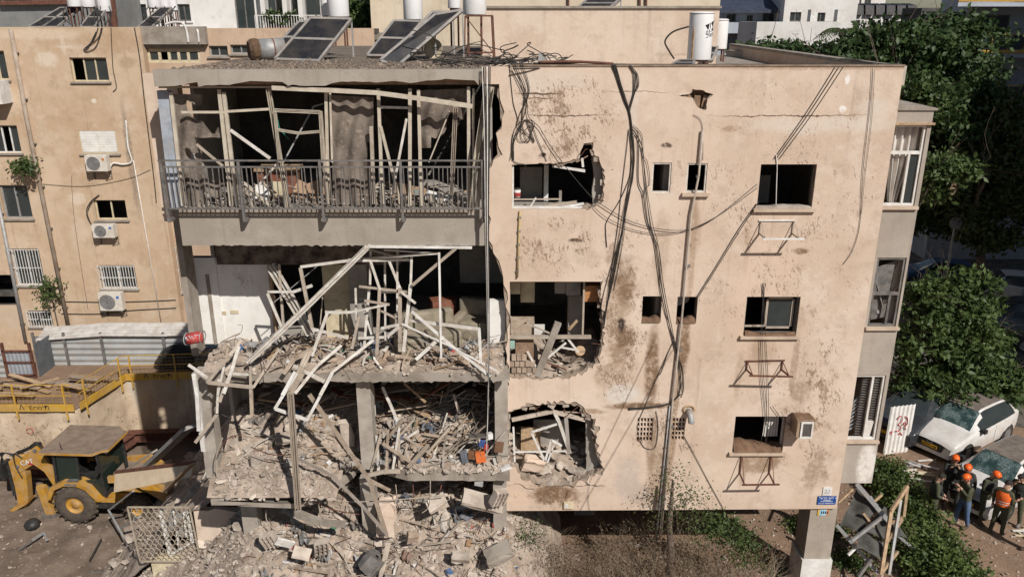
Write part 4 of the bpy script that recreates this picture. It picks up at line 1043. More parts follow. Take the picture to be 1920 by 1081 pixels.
a, b, z0, z1 = rect(1057, 939, 1075, 953, FYM)
t = thing('switch_box', 'small pale electrical box with loose wires low on facade', 'electrical box', ((a+b)/2, FYM, z0)); obj('box', MB().bb(a, b, FYM-.06, FYM-.003, z0+.03, z1), m_frame_cream, t)
obj('cover', MB().bb(a+.03, (a+b)/2-.01, FYM-.07, FYM-.062, z0+.06, z1-.03), m_white, t)
# ---- pipes down the facade
def facade_pipe(pp, r, label, m, off=.05): return pipe('wall_pipe', [P(x, y, FYM-off) for x, y in pp], r, m, label, 'pipe', 8, clips=5)
m_gpipe = mat('pale_pipe', (.46, .40, .34), (.33, .27, .22), 4, .7, dust=.3)
facade_pipe([(1318, 243), (1310, 330), (1296, 400), (1278, 600), (1262, 740), (1240, 1000)], .025, 'long pale pipe running down the facade past the small windows', m_gpipe, .07)
facade_pipe([(1262, 745), (1247, 900), (1236, 1010)], .02, 'thin pale pipe beside the long one, lower facade', m_gpipe, .05)
facade_pipe([(1256, 760), (1242, 900), (1230, 1010)], .016, 'thinnest grey pipe left of the two lower facade pipes', m_galv, .045)
facade_pipe([(975, 395), (970, 520)], .022, 'short yellowish conduit below the upper kitchen opening', mat('yellow_pipe', (.5, .38, .18)), .04)
# ---- cables on the facade
GF = 'loose black cables hanging on the pink facade'
def fc(pp, label, r=.016, jit=0, off=.04, m=None):
    pts = [P(x+RND.uniform(-jit, jit), y, FYM-off*.42-RND.uniform(0, .012)) for x, y in pp]
    return cable(pts, r*.6, label, m=m, group=GF)
cb = lambda L: [(1130+x*.3234, 110+y*.3238) for x, y in L]
for k in range(5): fc(cb([(50+6*k, 36), (72+5*k, 90), (92+4*k, 150), (124+3*k, 240), (150+2*k, 310), (163+2*k, 400), (166+2*k, 470)]), 'one of the tight bundle of cables at the top of facade centre', .020, .5, .03+.012*k)
for k in range(4): fc(cb([(155+3*k, 40), (176+9*k, 80+4*k), (181+9*k, 140+5*k), (176+4*k, 200), (160+3*k, 260), (155, 310)]), 'one of the looped cables joining the facade bundle from the right', .014, .6, .05)
CBL = [([(165, 400), (165, 560), (155, 680), (100, 820), (25, 940), (20, 1000), (24, 1090)], 'cable bending left off the bundle and dropping straight'), ([(150, 410), (140, 520), (125, 650), (105, 800), (90, 950), (70, 1090), (48, 1250), (30, 1400)], 'leftmost long cable of the facade bundle'),
       ([(170, 400), (180, 560), (172, 700), (140, 830), (112, 1000), (90, 1100), (52, 1300), (20, 1460), (4, 1560)], 'longest cable of the bundle, down to the middle kitchen'), ([(175, 450), (185, 600), (160, 760), (130, 920), (98, 1090), (62, 1280), (10, 1500)], 'thick dark cable of the lower bundle'), ([(160, 420), (165, 600), (150, 740), (118, 900), (82, 1090), (40, 1290), (24, 1440)], 'thin cable crossing inside the lower bundle'),
       ([(155, 405), (168, 640), (140, 800), (128, 1000), (100, 1150), (66, 1340)], 'second crossing cable of the lower bundle'),
       ([(175, 385), (225, 440), (235, 560), (260, 600), (275, 720), (240, 770), (250, 900), (300, 1050), (318, 1200), (345, 1400), (392, 1560), (412, 1620)], 'cable curving past the small window on the right branch'), ([(180, 400), (208, 460), (208, 700), (235, 780), (255, 930), (300, 1060), (330, 1260), (380, 1500), (415, 1640), (440, 1760), (452, 1900), (400, 1985), (270, 2015), (150, 2020)], 'cable of the right branch reaching the white patch'),
       ([(190, 430), (230, 520), (240, 640), (255, 780), (265, 900), (285, 1000), (325, 1110), (352, 1320), (396, 1540), (420, 1660), (448, 1800), (440, 1940)], 'cable of the right branch ending above the vents'), ([(185, 420), (225, 500), (245, 650), (262, 800), (290, 960), (322, 1080), (340, 1240), (372, 1420), (408, 1600), (436, 1700), (462, 1820), (458, 1930)], 'outermost cable of the right branch')]
for k, (L_, lb) in enumerate(CBL): fc(cb(L_), lb, (.017, .012, .020, .018, .010, .011, .011, .018, .013, .012)[k], .8, .03+.006*k)
fc(cb([(415, 1640), (430, 1700), (462, 1790), (470, 1900), (455, 1960)]), 'short loop beside the long pipe', .014); fc(cb([(410, 1640), (380, 1700), (345, 1800), (330, 1830)]), 'loose end left of the long pipe', .012); fc(cb([(452, 1940), (400, 1985), (330, 2010), (150, 2030)]), 'thick cable sweeping left along the white patch', .030)
fc([(1262, 640), (1235, 700), (1210, 760), (1195, 800), (1206, 836), (1228, 838), (1234, 800), (1230, 770)], 'cable loop hanging over the left pierced vent', .013)
fc([(1155, 470), (1140, 520), (1128, 570), (1128, 600)], 'short cable end beside the middle kitchen opening', .012)
fc([(955, 121), (962, 190), (970, 225), (960, 260), (962, 300), (985, 310), (975, 330)], 'cable loop left of the upper kitchen opening', .012)
fc([(962, 128), (985, 170), (990, 215), (1000, 228), (1012, 240), (1030, 270), (1060, 312), (1105, 365), (1130, 385), (1190, 418), (1270, 432), (1330, 415), (1420, 345)], 'longest thin cable slung across the facade to the right window', .013, off=.12)
fc([(1108, 382), (1140, 410), (1200, 434), (1270, 436), (1340, 408), (1420, 352)], 'second thin cable slung low across the facade', .011, off=.10)
for k in range(5):
    fc([(952+6*k, 112), (975+5*k, 160+3*k), (985-4*k, 200+8*k), (972+6*k, 255), (985+5*k, 265), (1000-3*k, 232), (980+2*k, 226), (962+k, 250+4*k), (965-2*k, 300)], 'one of the tangled cable loops at the facade top left', .011, 3, .06)
fc([(978, 252), (996, 236), (1008, 262), (1020, 290), (1025, 302)], 'short cable ending at the small dark hole', .012)
for k, (x0, x1) in enumerate(((1566, 1451), (1573, 1455), (1581, 1461))): fc([(x0, 126), ((x0+x1)/2+1, 215), (x1, 298)], '%s of three parallel cables slanting down to the top right window' % ('left', 'middle', 'right')[k], .013, 0, .03)
fc([(1418, 382), (1385, 430), (1345, 495), (1307, 556)], 'cable slanting from the top right window to a small window', .014)
fc([(1423, 378), (1390, 428), (1350, 492), (1310, 556)], 'twin cable slanting from the top right window', .01)
fc([(1636, 128), (1631, 200), (1618, 320), (1612, 420), (1598, 470), (1580, 496)], 'thin wire hanging near the right corner of facade', .010)
fc([(1640, 132), (1634, 230), (1622, 330), (1615, 400)], 'faint second wire near the right corner of facade', .007)
fc([(1300, 215), (1316, 232), (1318, 300)], 'short wire beside the top of the long pipe', .009)
fc([(1283, 818), (1300, 848), (1330, 905), (1356, 952)], 'taut thin wire from the right pierced vent to the wall foot', .012)
fc([(1262, 655), (1180, 800), (1085, 962)], 'long thin wire slanting down left across lower facade', .008, off=.1)
fc([(1228, 640), (1170, 760), (1108, 900), (1106, 958)], 'second long thin wire slanting across lower facade', .007, off=.08)
for k in range(3): fc([(1428+3*k, 530), (1429+2*k, 560), (1426+5*k, 640), (1430+6*k-3, 700), (1432+4*k, 780), (1428+5*k, 830)], 'one of the wires hanging through the middle right window', .011, 2, .08)
fc([(1455, 290), (1457, 312), (1456, 345), (1455, 385)], 'white cord hanging in the top right window opening', .018, m=m_white)
fc([(1448, 760), (1462, 780), (1485, 800)], 'short wire to the boxy old air conditioner', .012, off=.1)
# cables dropping in front of the open left part
for k in range(6):
    pts = [P(904+3*k, 125, 16.0), P(908+2*k, 250, 15.9), P(910+1.2*k, 400, 15.85), P(913+.8*k, 560, 15.85), P(914+.6*k+RND.uniform(-2, 2), 720, 15.9), P(912+1.5*k, 850-30*k, 15.95)]
    cable(pts, .010+.003*(k % 2), 'cable hanging straight past the torn balconies, %s from the left' % ('first', 'second', 'third', 'fourth', 'fifth', 'sixth')[k], group='cables hanging past the balconies', m=m_cable if k % 3 else m_white)

# ================================================================ ROOF
m_panel = mat('solar_panel_face', (0.014, 0.015, 0.020), (0.028, 0.027, 0.027), 2.5, .45, bump=.05, spec=.12, dust=.05)
m_pframe = mat('panel_frame', (.24, .23, .22), (.16, .15, .14), 4, .6, dust=.35)
m_tank = mat('white_tank', (0.74, 0.73, 0.72), (0.66, 0.64, 0.62), 1.5, .45, bump=.05, fine=.08)
s_ = NT('rust_streaked_tank'); nn_ = s_.noise(1.2, 4); tk_ = s_.out(s_.mix(s_.ramp(nn_.outputs[0], .4, .7), (.74, .73, .71), (.64, .60, .54)), .45)
def tank(xc, yb, wpx, hpx, Y, label, stand=.25, leg_m=None, group='white water tanks'):
    p = P(xc, yb, Y); sc_ = (p-Vector((0, 0, CAM_Z))).dot(Vector((0, _c, -_s)))/FPX
    r = wpx/2*sc_; h = hpx*sc_
    t = thing('water_tank', label, 'water tank', (p.x, Y, p.z-stand), group)
    obj('drum', MB().lathe((p.x, Y, p.z), Z, [(0, 0), (r*.97, 0), (r, .02), (r, h-.02), (r*.985, h), (r*.9, h+.02), (0, h+.03)], 28), m_tank, t, True)
    obj('rim', MB().tube([(p.x+r*math.cos(a), Y+r*math.sin(a), p.z+h-.015) for a in [k*math.pi/12 for k in range(25)]], .012, 5), m_galv, t)
    for k in range(4):
        a = math.pi/4+k*math.pi/2; q = Vector((p.x+r*.8*math.cos(a), Y+r*.8*math.sin(a), 0)); obj('leg', MB().bar((q.x, q.y, p.z-stand), (q.x, q.y, p.z), .04), leg_m or m_rust, t)
    ring = MB()
    for k in range(4):
        a, b = math.pi/4+k*math.pi/2, math.pi*3/4+k*math.pi/2; ring.bar((p.x+r*.8*math.cos(a), Y+r*.8*math.sin(a), p.z-.02), (p.x+r*.8*math.cos(b), Y+r*.8*math.sin(b), p.z-.02), .04)
    obj('stand_ring', ring, leg_m or m_rust, t)
    return t, p, r, h
def solar(bl, br, tr, tl, label, th=.09, leg=None):
    bl, br, tr, tl = map(Vector, (bl, br, tr, tl))
    t = thing('solar_panel', label, 'solar panel', (bl+br)/2, 'rooftop solar water panels')
    n = (br-bl).cross(tl-bl).normalized()
    if n.z < 0: n = -n
    fr = MB()
    for a, b in ((bl, br), (br, tr), (tr, tl), (tl, bl), ((bl+tl)/2, (br+tr)/2)): fr.bar(a-n*th/2, b-n*th/2, .06, th, up=n)
    obj('frame', fr, m_pframe, t)
    obj('collector', MB().hexa([bl-n*th, br-n*th, tr-n*th, tl-n*th, bl-n*.015, br-n*.015, tr-n*.015, tl-n*.015]), m_panel, t)
    for q in (tl, tr): obj('stand_leg', MB().bar(q-n*th, (q.x, q.y+.05, bl.z), .035), m_galv, t)
    return t
zr_ = LR
def S4(x0, y0, x1, y1, x2, y2, x3, y3, Yb, Yt): return P(x0, y0, Yb), P(x1, y1, Yb), P(x2, y2, Yt), P(x3, y3, Yt)
solar(*S4(515, 110, 597, 113, 658, 35, 582, 33, 20.2, 20.9), 'large dark solar panel in front, beside the fallen tank')
solar(*S4(505, 98, 560, 99, 602, 40, 560, 40, 21.8, 22.4), 'solar panel half hidden behind the large front one')
solar(*S4(688, 103, 737, 104, 790, 40, 738, 38, 21.2, 21.9), 'cracked solar panel with peeling dark face')
solar(*S4(713, 112, 743, 125, 868, 18, 815, 27, 19.6, 20.6), 'steep solar panel with a pale metal edge')
solar(*S4(728, 108, 760, 115, 850, 22, 810, 22, 20.6, 21.4), 'solar panel just behind the steep pale edged one')
tank(635, 32, 40, 70, 22.6, 'white tank standing behind the large front solar panel', .75)
tank(612, 30, 18, 70, 23.6, 'narrow white tank left behind the large front panel', .75)
tank(775, 37, 36, 80, 23.4, 'white tank behind the cracked solar panel', .8)
tank(890, 28, 44, 80, 22.0, 'white tank on the tall rusty stand over the cables', 1.0)
tank(852, 16, 24, 60, 23.5, 'white tank left of the tall rusty stand', 1.0)
t, p, r, h = tank(1310, 112, 44, 83, 21.0, 'rust streaked white tank with black hebrew lettering at the right', .12)
m_rs = mat('rust_streak', (.40, .22, .10), (.55, .40, .26), 9, .8)
st = MB()
for k in range(8):
    a = math.pi*1.5-.9+.02*k; st.bar((p.x+(r+.002)*math.cos(a), 21.0+(r+.002)*math.sin(a), p.z+.02), (p.x+(r+.002)*math.cos(a), 21.0+(r+.002)*math.sin(a), p.z+h*(.72-.04*abs(k-3))), .012, .004)
obj('rust_streak', st, m_rs, t)
def wrap_text(body, size, z, ang, tilt, parent):
    o = text_mesh('lettering', body, (0, 0, 0), size, (1, 0, 0), (0, 0, 1), m_ink, None, .003)
    off = WL[parent.name]
    for v in o.data.vertices:
        a = ang+v.co.x/r; rr = r+.004-v.co.y
        v.co = Vector((p.x+rr*math.cos(a), 21.0+rr*math.sin(a), z+v.co.z+v.co.x*tilt))-off
    o.parent = parent; WL[o.name] = off
wrap_text('דודי', .22, p.z+h*.74, math.pi*1.5+.72, .35, t)
wrap_text('03-90', .13, p.z+h*.62, math.pi*1.5+.72, .35, t)
wrap_text('כיאר', .15, p.z+h*.53, math.pi*1.5+.70, .15, t)
cable([P(1292, 50, 20.6), P(1262, 60, 20.7), P(1247, 78, 20.8), P(1256, 98, 20.9), P(1264, 110, 21)], .022, 'thick black hose arching from the lettered tank', k=8)
tank(1347, 92, 30, 52, 24.0, 'plain white tank behind the lettered tank', .35)
solar(*S4(1322, 112, 1335, 112, 1346, 87, 1330, 86, 22.4, 22.8), 'small solar panel between the two right hand tanks')
solar(*S4(1256, 122, 1300, 122, 1302, 111, 1275, 111, 18.5, 19.5), 'flat fallen solar panel at the foot of the lettered tank')
t = thing('fallen_tank', 'old galvanised tank with brown insulation lying on the roof', 'water tank', P(495, 110, 20.6))
A, B = P(484, 94, 20.6), P(532, 91, 20.9)
obj('drum', MB().cyl(A, B, .26, .26, 22), m_galv, t, True)
obj('insulation', MB().lathe(A, A-B, [(0, .22), (.22, .23), (.28, .15), (.29, .05), (.27, -.02)], 14), mat('brown_foam', (.14, .085, .05), (.07, .045, .03), 12, 1, bump=1.2, bscale=22), t)
obj('rust_band', MB().cyl(A.lerp(B, .55), A.lerp(B, .6), .264, .264, 22), m_rust, t)
t = thing('satellite_dish', 'pale round dish behind the steep solar panel', 'satellite dish', P(813, 112, 21.2))
c_ = P(813, 92, 21.2)
obj('dish', MB().lathe(c_, (-.3, -1, .2), [(.0, -.06), (.12, -.05), (.22, -.01), (.25, .03), (.22, .0), (.0, -.04)], 22), m_frame_cream, t, True); obj('mast', MB().bar((c_.x, c_.y+.08, zr_), c_+Vector((0, .05, 0)), .03), m_rust, t)
t = thing('rusty_stand', 'tall rusty angle iron stand under a white tank', 'stand', P(897, 115, 21.6))
a, b = P(872, 30, 21.6), P(924, 30, 21.6)
for q in (a, b, a+Vector((.05, .55, 0)), b+Vector((-.05, .55, 0))): obj('leg', MB().bar(q, (q.x+(.06 if q.x > -1 else -.04), q.y, ROOF), .035), m_rust, t)
for zz in (0, -.9): obj('rail', MB().bar(a+Z*zz, b+Z*zz, .04), m_rust, t)
obj('brace', MB().bar(a, b-Z*.9, .025), m_rust, t)
# cable tangle where the two roofs meet
for k in range(34):
    c0 = Vector((RND.uniform(-1.6, .9), RND.uniform(17.3, 20.5), LR+.05)); pts = [c0]
    for q in range(5): pts.append(pts[-1]+Vector((RND.uniform(-.5, .6), RND.uniform(-.3, .3), RND.uniform(-.4, .3) if q % 2 else RND.uniform(-.1, .15))))
    pts = [Vector((v.x, v.y, max(v.z, LR+.02))) for v in pts]
    cable(pts, RND.choice((.008, .012, .016)), 'one of the tangled black cables heaped where the two roofs meet', group='tangled cables on the roof')
cable([P(1000, 119, 17.12), P(1060, 119, 17.1), P(1100, 117, 17.1), P(1150, 121, 17.1), P(1250, 122, 17.12), P(1400, 122, 17.12), P(1560, 122, 17.12), P(1690, 121, 17.12)], .022, 'black cable run lying along the top edge of the facade')
cable([P(1010, 117, 17.1), P(1080, 116, 17.08), P(1150, 120, 17.06)], .03, 'thick rusty rod along the top left facade edge', m=m_rust)
cable([P(1540, 122, 17.4), P(1570, 112, 17.6), P(1600, 112, 17.8), P(1630, 118, 18), P(1670, 122, 17.3)], .022, 'black cable loop lying on the right roof corner')
t = obj('metal_flap', MB().hexa([P(1008, 118, 17.1), P(1030, 119, 17.1), P(1030, 119, 17.13), P(1008, 118, 17.13), P(1011, 97, 17.1), P(1013, 99, 17.1), P(1013, 99, 17.13), P(1011, 97, 17.13)]), m_galv); tag(t, 'small bent metal flap standing on the facade edge', 'metal scrap')
# roof furniture on the ochre building
for k, (xc, ww, yb) in enumerate(((140, 24, 13), (166, 26, 14), (197, 24, 22), (290, 24, 15), (310, 17, 14), (326, 15, 20))):
    tank(xc, yb, ww, 46, 34.6+.2*k, 'white tank on the ochre roof, number %s from the left' % ('one', 'two', 'three', 'four', 'five', 'six')[k], 1.0)
for k, (x0, x1) in enumerate(((52, 112), (80, 128), (150, 178), (258, 300))):
    solar(P(x0, 50, 33.9), P(x0+26, 50, 33.9), P(x1+22, 14, 34.9), P(x1, 14, 34.9), ('leftmost solar panel on the ochre roof', 'second solar panel on the ochre roof with red edge', 'small solar panel between ochre roof tanks', 'right hand solar panel on the ochre roof')[k])
for k in range(14):
    x = RND.choice((120, 150, 180, 205, 285, 315, 335))+RND.uniform(-8, 8)
    cable([P(x, 12, 34.4), P(x+RND.uniform(-12, 12), 30, 34.2), P(x+RND.uniform(-10, 20), 46, 34.0)], .02, 'one of the hanging pipes and cables under the ochre roof tanks', group='cables under the ochre roof tanks')
cable([P(310, 46, 33.2), P(325, 42, 33.2), P(343, 44, 33.1), P(350, 60, 33.1), P(353, 80, 33.1)], .05, 'white bent pipe on the grey parapet', m=m_white)
cable([P(368, 50, 33.2), P(371, 60, 33.1), P(373, 80, 33.1)], .045, 'short white pipe at right of the grey parapet', m=m_white)

# gravel and scrap on the near roof
def chunk_template(seed, n=10, flat=1.0):
    r_ = random.Random(seed); bm = bmesh.new()
    for k in range(n):
        v = Vector((r_.gauss(0, 1), r_.gauss(0, 1), r_.gauss(0, 1))).normalized()*r_.uniform(.75, 1.0)
        m_ = max(abs(v.x), abs(v.y), abs(v.z)); v = v.lerp(v/m_, .55)*.5
        bm.verts.new((v.x, v.y, v.z*flat))
    r2 = bmesh.ops.convex_hull(bm, input=bm.verts)
    bmesh.ops.delete(bm, geom=[g for g in r2['geom_interior'] if isinstance(g, bmesh.types.BMVert)], context='VERTS')
    bmesh.ops.recalc_face_normals(bm, faces=bm.faces)
    bm.verts.index_update()
    v = np.array([tuple(x.co) for x in bm.verts]); f = [tuple(x.index for x in q.verts) for q in bm.faces]; bm.free()
    return v, f
CH = [chunk_template(k, 9+k % 6, .55 if k % 3 else .8) for k in range(14)]
def scatter_mesh(name, items, m, tmpl=CH):
    """one mesh of many chunks: (x, y, z, size, rx, ry, rz)"""
    V = []; F = []; base = 0
    for (x, y, z, s_, rx, ry, rz) in items:
        v, f = tmpl[RND.randrange(len(tmpl))]
        mt = np.array(Euler((rx, ry, rz)).to_matrix())
        sx = s_ if isinstance(s_, tuple) else (s_, s_, s_)
        w_ = (v*np.array(sx)) @ mt.T + np.array((x, y, z))
        V.append(w_); F += [tuple(base+k for k in q) for q in f]; base += len(v)
    V = np.concatenate(V)
    return mesh_obj(name, V.tolist(), F, m)
it = []
for k in range(3000):
    x = RND.uniform(LX0+.05, -.6); y = BAL+.0+abs(RND.gauss(0, 2.2)); s_ = RND.uniform(.015, .06)*(2 if RND.random() < .06 else 1)
    it.append((x, min(y, 24), LR+s_*.2, s_, RND.uniform(0, 6), RND.uniform(0, 6), RND.uniform(0, 6)))
stuff(scatter_mesh('roof_gravel', it, mat('roof_grit', (.25, .195, .15), (.15, .115, .09), 4, 1, rnd=.2)), 'loose gravel and grit covering the near left roof', 'gravel')
# ================================================================ BALCONY WRECKAGE, THIRD FLOOR
def C3(x, y, Y=16.32): return P(280+x*.35417, 120+y*.35433, Y)
def C4(x, y, Y=16.3): return P(320+x/3, 440+y/3, Y)
def C5(x, y, Y=16.2): return P(340+x*.35247, 700+y*.35247, Y)
def profile(pts, wd, m, label, group, cat='window frame', name='aluminium_profile', kind='channel'):
    """one bent bar through the given points"""
    mb = MB()
    for a, b in zip(pts[:-1], pts[1:]):
        if kind == 'channel' and wd > .085: mb.channel(a, b, wd, max(.03, wd*.75), .01, up=Vector((0, -1, 0)))
        else: mb.bar(a, b, wd, wd*.7, up=Vector((0, -1, 0)))
    o = obj(name, mb, m); return tag(o, label, cat, group)
w3 = .0035                                  # metres per crop pixel on the third floor
g3 = 'bent window profiles on the top balcony'
posts3 = [((115, 150), (180, 750), 18, 'c'), ((370, 135), (435, 750), 18, 'c'), ((395, 150), (465, 750), 18, 'c'), ((630, 130), (735, 760), 22, 'c'), ((905, 250), (945, 740), 20, 't'),
          ((935, 150), (950, 740), 15, 'c'), ((957, 150), (968, 520), 10, 'c'), ((1175, 330), (1190, 740), 18, 't'), ((1212, 130), (1235, 740), 16, 'c'), ((1380, 130), (1380, 750), 17, 'c'),
          ((1425, 135), (1440, 750), 16, 'c'), ((1622, 220), (1600, 690), 22, 't'), ((1690, 120), (1692, 750), 16, 'c'), ((1716, 130), (1712, 740), 11, 'c')]
for k, (a, b, wd, c_) in enumerate(posts3):
    profile([C3(*a), C3(*b, 16.30+.04*(k % 3))], wd*w3*1.15, m_alu_cream if c_ == 'c' else m_alu_tan, 'upright window profile on the top balcony, %s from the left' % ('first', 'second', 'third', 'fourth', 'fifth', 'sixth', 'seventh', 'eighth', 'ninth', 'tenth', 'eleventh', 'twelfth', 'thirteenth', 'fourteenth')[k], g3)
profile([C3(78, 140, 16.45), C3(150, 760, 16.4)], .23, mat('bluegrey_board', (.36, .40, .45), (.24, .27, .31), 4, .8, dust=.2), 'wide flaking blue grey board at left end of top balcony', None, 'board', 'board', 'bar')
profile([C3(1800, 120, 16.15), C3(1742, 500, 16.1), C3(1722, 760, 16.12)], .20, mat('pale_board', (.50, .46, .38), (.38, .33, .26), 3, .8, dust=.3), 'wide pale leaning board at right end of top balcony', None, 'board', 'board', 'channel')
for a, b, wd, c_, lb in [((50, 123), (650, 122), 10, 't', 'upper level rail under the fascia on the left'), ((170, 255), (400, 255), 12, 'c', 'level cream bar across leftmost opening of top balcony'),
                         ((400, 252), (640, 238), 12, 'c', 'level cream bar in second opening of top balcony'), ((430, 350), (640, 500), 14, 'a', 'slanting bar fallen inside top balcony left half'),
                         ((250, 425), (390, 540), 12, 't', 'short slanting bar by the torn left screen'), ((1225, 330), (1330, 740), 14, 'c', 'bar leaning right inside right half of top balcony'),
                         ((1362, 290), (1285, 690), 12, 'a', 'bar leaning left inside right half of top balcony'), ((460, 590), (640, 750), 13, 'c', 'low slanting bar behind the railing, left half'),
                         ((580, 640), (700, 500), 10, 'a', 'thin crossing bar behind the railing, left half'), ((1590, 250), (1480, 520), 6, 'c', 'thin broken strip in the far right opening'), ((1225, 228), (1370, 232), 12, 'a', 'torn white strip of panel near the top right')]:
    profile([C3(*a), C3(*b)], wd*w3*1.15, {'c': m_alu_cream, 't': m_alu_tan, 'a': m_alu}[c_], lb, None)
profile([C3(650, 126, 16.2), C3(930, 138, 16.15), C3(1200, 152, 16.1), C3(1450, 185, 16.05), C3(1712, 224, 16.05)], .085, m_alu_cream, 'long bent top rail sagging down to the right', None)
t = thing('hanging_window_sash', 'cream window sash hanging askew in the middle of top balcony', 'window frame', C3(790, 360))
for a, b, wd in (((660, 245), (905, 255), 16), ((680, 348), (790, 366), 12), ((790, 366), (902, 357), 12), ((665, 245), (690, 520), 14), ((905, 250), (920, 520), 14)): obj('bar', MB().channel(C3(*a, 16.2), C3(*b, 16.2), wd*w3*1.15, .05, .01, up=Vector((0, -1, 0))), m_alu_cream, t)
profile([C3(920, 210, 17), C3(870, 225, 17), C3(710, 520, 16.8)], .03, m_galv, 'thin bent rod inside the middle opening of top balcony', None)
cable([C3(680, 280, 16.8), C3(690, 340, 16.8), C3(740, 400, 16.8)], .012, 'thin green hose inside the top balcony', m=mat('green_hose', (.03, .22, .15)))
# torn screens and curtains
s = NT('torn_screen_cloth'); n1 = s.noise(2.5, 5); n2 = s.noise(11, 4)
c_ = s.mix(s.ramp(n1.outputs[0], .4, .65), (0.20, 0.165, 0.135), (0.12, 0.095, 0.078)); c_ = s.mix(s.math('MULTIPLY', s.ramp(n2.outputs[0], .56, .66), .6), c_, (.30, .25, .2)); s.bump(n2.outputs[0], .4)
m_screen = s.out(c_, .98)
def screen(corners, label, nu=64, nv=90, hole=None, fold=.035):
    (a, b, c2, d) = corners                   # bottom-left, bottom-right, top-right, top-left crop points
    V = []; F = []
    A, B, C_, D = (C3(*q, 16.5) for q in (a, b, c2, d))
    for j in range(nv+1):
        for i in range(nu+1):
            u, v = i/nu, j/nv; p = A.lerp(B, u).lerp(D.lerp(C_, u), v)
            V.append((p.x, p.y+fold*math.sin(u*17+2*math.sin(v*4))+.02*math.sin(v*13+u*5), p.z+(RND.uniform(-.06, .06) if j in (0,) else 0)))
    for j in range(nv):
        for i in range(nu):
            u, v = (i+.5)/nu, (j+.5)/nv
            if hole and hole(u, v): continue
            k = j*(nu+1)+i; F.append((k, k+1, k+nu+2, k+nu+1))
    o = mesh_obj('torn_screen', V, F, m_screen, None, True); tag(o, label, 'screen', 'torn screens on the top balcony')
nz = lambda u, v, s_=0: .12*math.sin(u*9+s_+3*v)+.08*math.sin(v*17+u*6+s_)
screen(((175, 750), (420, 750), (370, 160), (130, 160)), 'dark torn screen in the leftmost opening of top balcony', hole=lambda u, v: (u > .45+nz(u, v) and v > .62+nz(v, u) ) or (u > .30+.9*(.55-v)+nz(u, v, 2) and .22 < v < .62) or (v < .2 and u > .7+nz(u, v)))
screen(((970, 755), (1180, 755), (1190, 175), (965, 165)), 'whole grey brown screen hanging in the middle of top balcony', hole=lambda u, v: (u > .80+nz(u, v) and .42 < v < .60), fold=.03)
screen(((1440, 520), (1640, 500), (1685, 130), (1435, 140)), 'ripped screen at the far right of top balcony', hole=lambda u, v: (v < .42+.5*u-.25+nz(u, v) and u > .25) or (v < .2 and u < .4) or (u > .7 and .2 < v < .62+nz(u, v, 1)))
# furniture and junk behind the railing
zf = zF3-.02
def junk(label, cat, name, parts, base):
    t = thing(name, label, cat, base)
    for nm, mb, m in parts: obj(nm, mb, m, t)
    return t
p = C3(690, 640, 17.4); m_red = mat('red_brown_wood', (.20, .06, .03), (.13, .04, .02), 4, .6, dust=.2)
bs = Vector((p.x, 17.4, zf))
junk('red brown drawer unit with pale front on top balcony', 'drawer unit', 'drawer_unit', [
    ('carcass', MB().bb(bs.x-.42, bs.x+.42, 17.2, 17.7, zf, zf+.62), m_red), ('drawer_front', MB().bb(bs.x-.28, bs.x+.2, 17.17, 17.195, zf+.08, zf+.40), m_frame_cream),
    ('top', MB().bb(bs.x-.46, bs.x+.46, 17.15, 17.75, zf+.62, zf+.68), m_wood)], bs)
for k, (x, y, sx, sz, rz, mm, lb) in enumerate([(830, 690, .55, .42, .5, 'card', 'leaning tan cardboard sheet right of the drawer unit'), (895, 670, .4, .5, -.3, 'card', 'tilted tan cardboard sheet beside the middle screen'),
        (600, 690, .3, .4, .1, 'wht', 'white box low behind the left railing'), (1370, 650, .7, .4, .25, 'card', 'large brown board behind the right railing'), (1530, 710, .55, .22, .3, 'wht', 'white crumpled sheet behind the right railing'),
        (1410, 720, .25, .3, 0, 'grn', 'small grey green panel behind the right railing'), (250, 560, .16, 1.9, .02, 'wht', 'tall pale strip inside the leftmost opening'), (1120, 640, .35, .45, .1, 'wht', 'white cloth lump beside the middle screen')]):
    q = C3(x, y, 16.9); mm_ = {'card': mat('cardboard_%d' % k, (.34, .23, .15), (.25, .16, .10), 3, .95), 'wht': m_white, 'grn': mat('greygreen', (.30, .34, .30))}[mm]
    o = obj('loose_board', MB().box((q.x, 16.9, zf+sz*.45), (sx, .04, sz), (RND.uniform(-.5, -.2) if k != 6 else 0, rz, RND.uniform(-.3, .3))), mm_); tag(o, lb, 'board')
it = [(RND.uniform(LX0+.3, LX1-.3), 16.45+abs(RND.gauss(0, .6)), zf+RND.uniform(.02, .16), (RND.uniform(.04, .22), RND.uniform(.04, .18), RND.uniform(.03, .1)), RND.uniform(0, 6), RND.uniform(0, 6), RND.uniform(0, 6)) for k in range(420)]
stuff(scatter_mesh('balcony_litter', it, m_rubble), 'fine rubble and litter on the top balcony floor', 'rubble')
for k in range(46):
    a = Vector((RND.uniform(LX0+.4, LX1-.4), RND.uniform(16.4, 17.6), zf+RND.uniform(.03, .3))); an = RND.uniform(0, 6.28); ln = RND.uniform(.3, 1.0)
    o = obj('splinter', MB().bar(a, a+Vector((math.cos(an)*ln, math.sin(an)*ln*.5, RND.uniform(-.05, .3))), RND.uniform(.03, .07), .015), RND.choice((m_plank, m_wood, m_alu_tan, m_alu))); tag(o, 'loose splintered strip among the litter on top balcony', 'splinter', 'loose strips on the top balcony floor')
for k, x in enumerate((1.2, 1.6)): pass

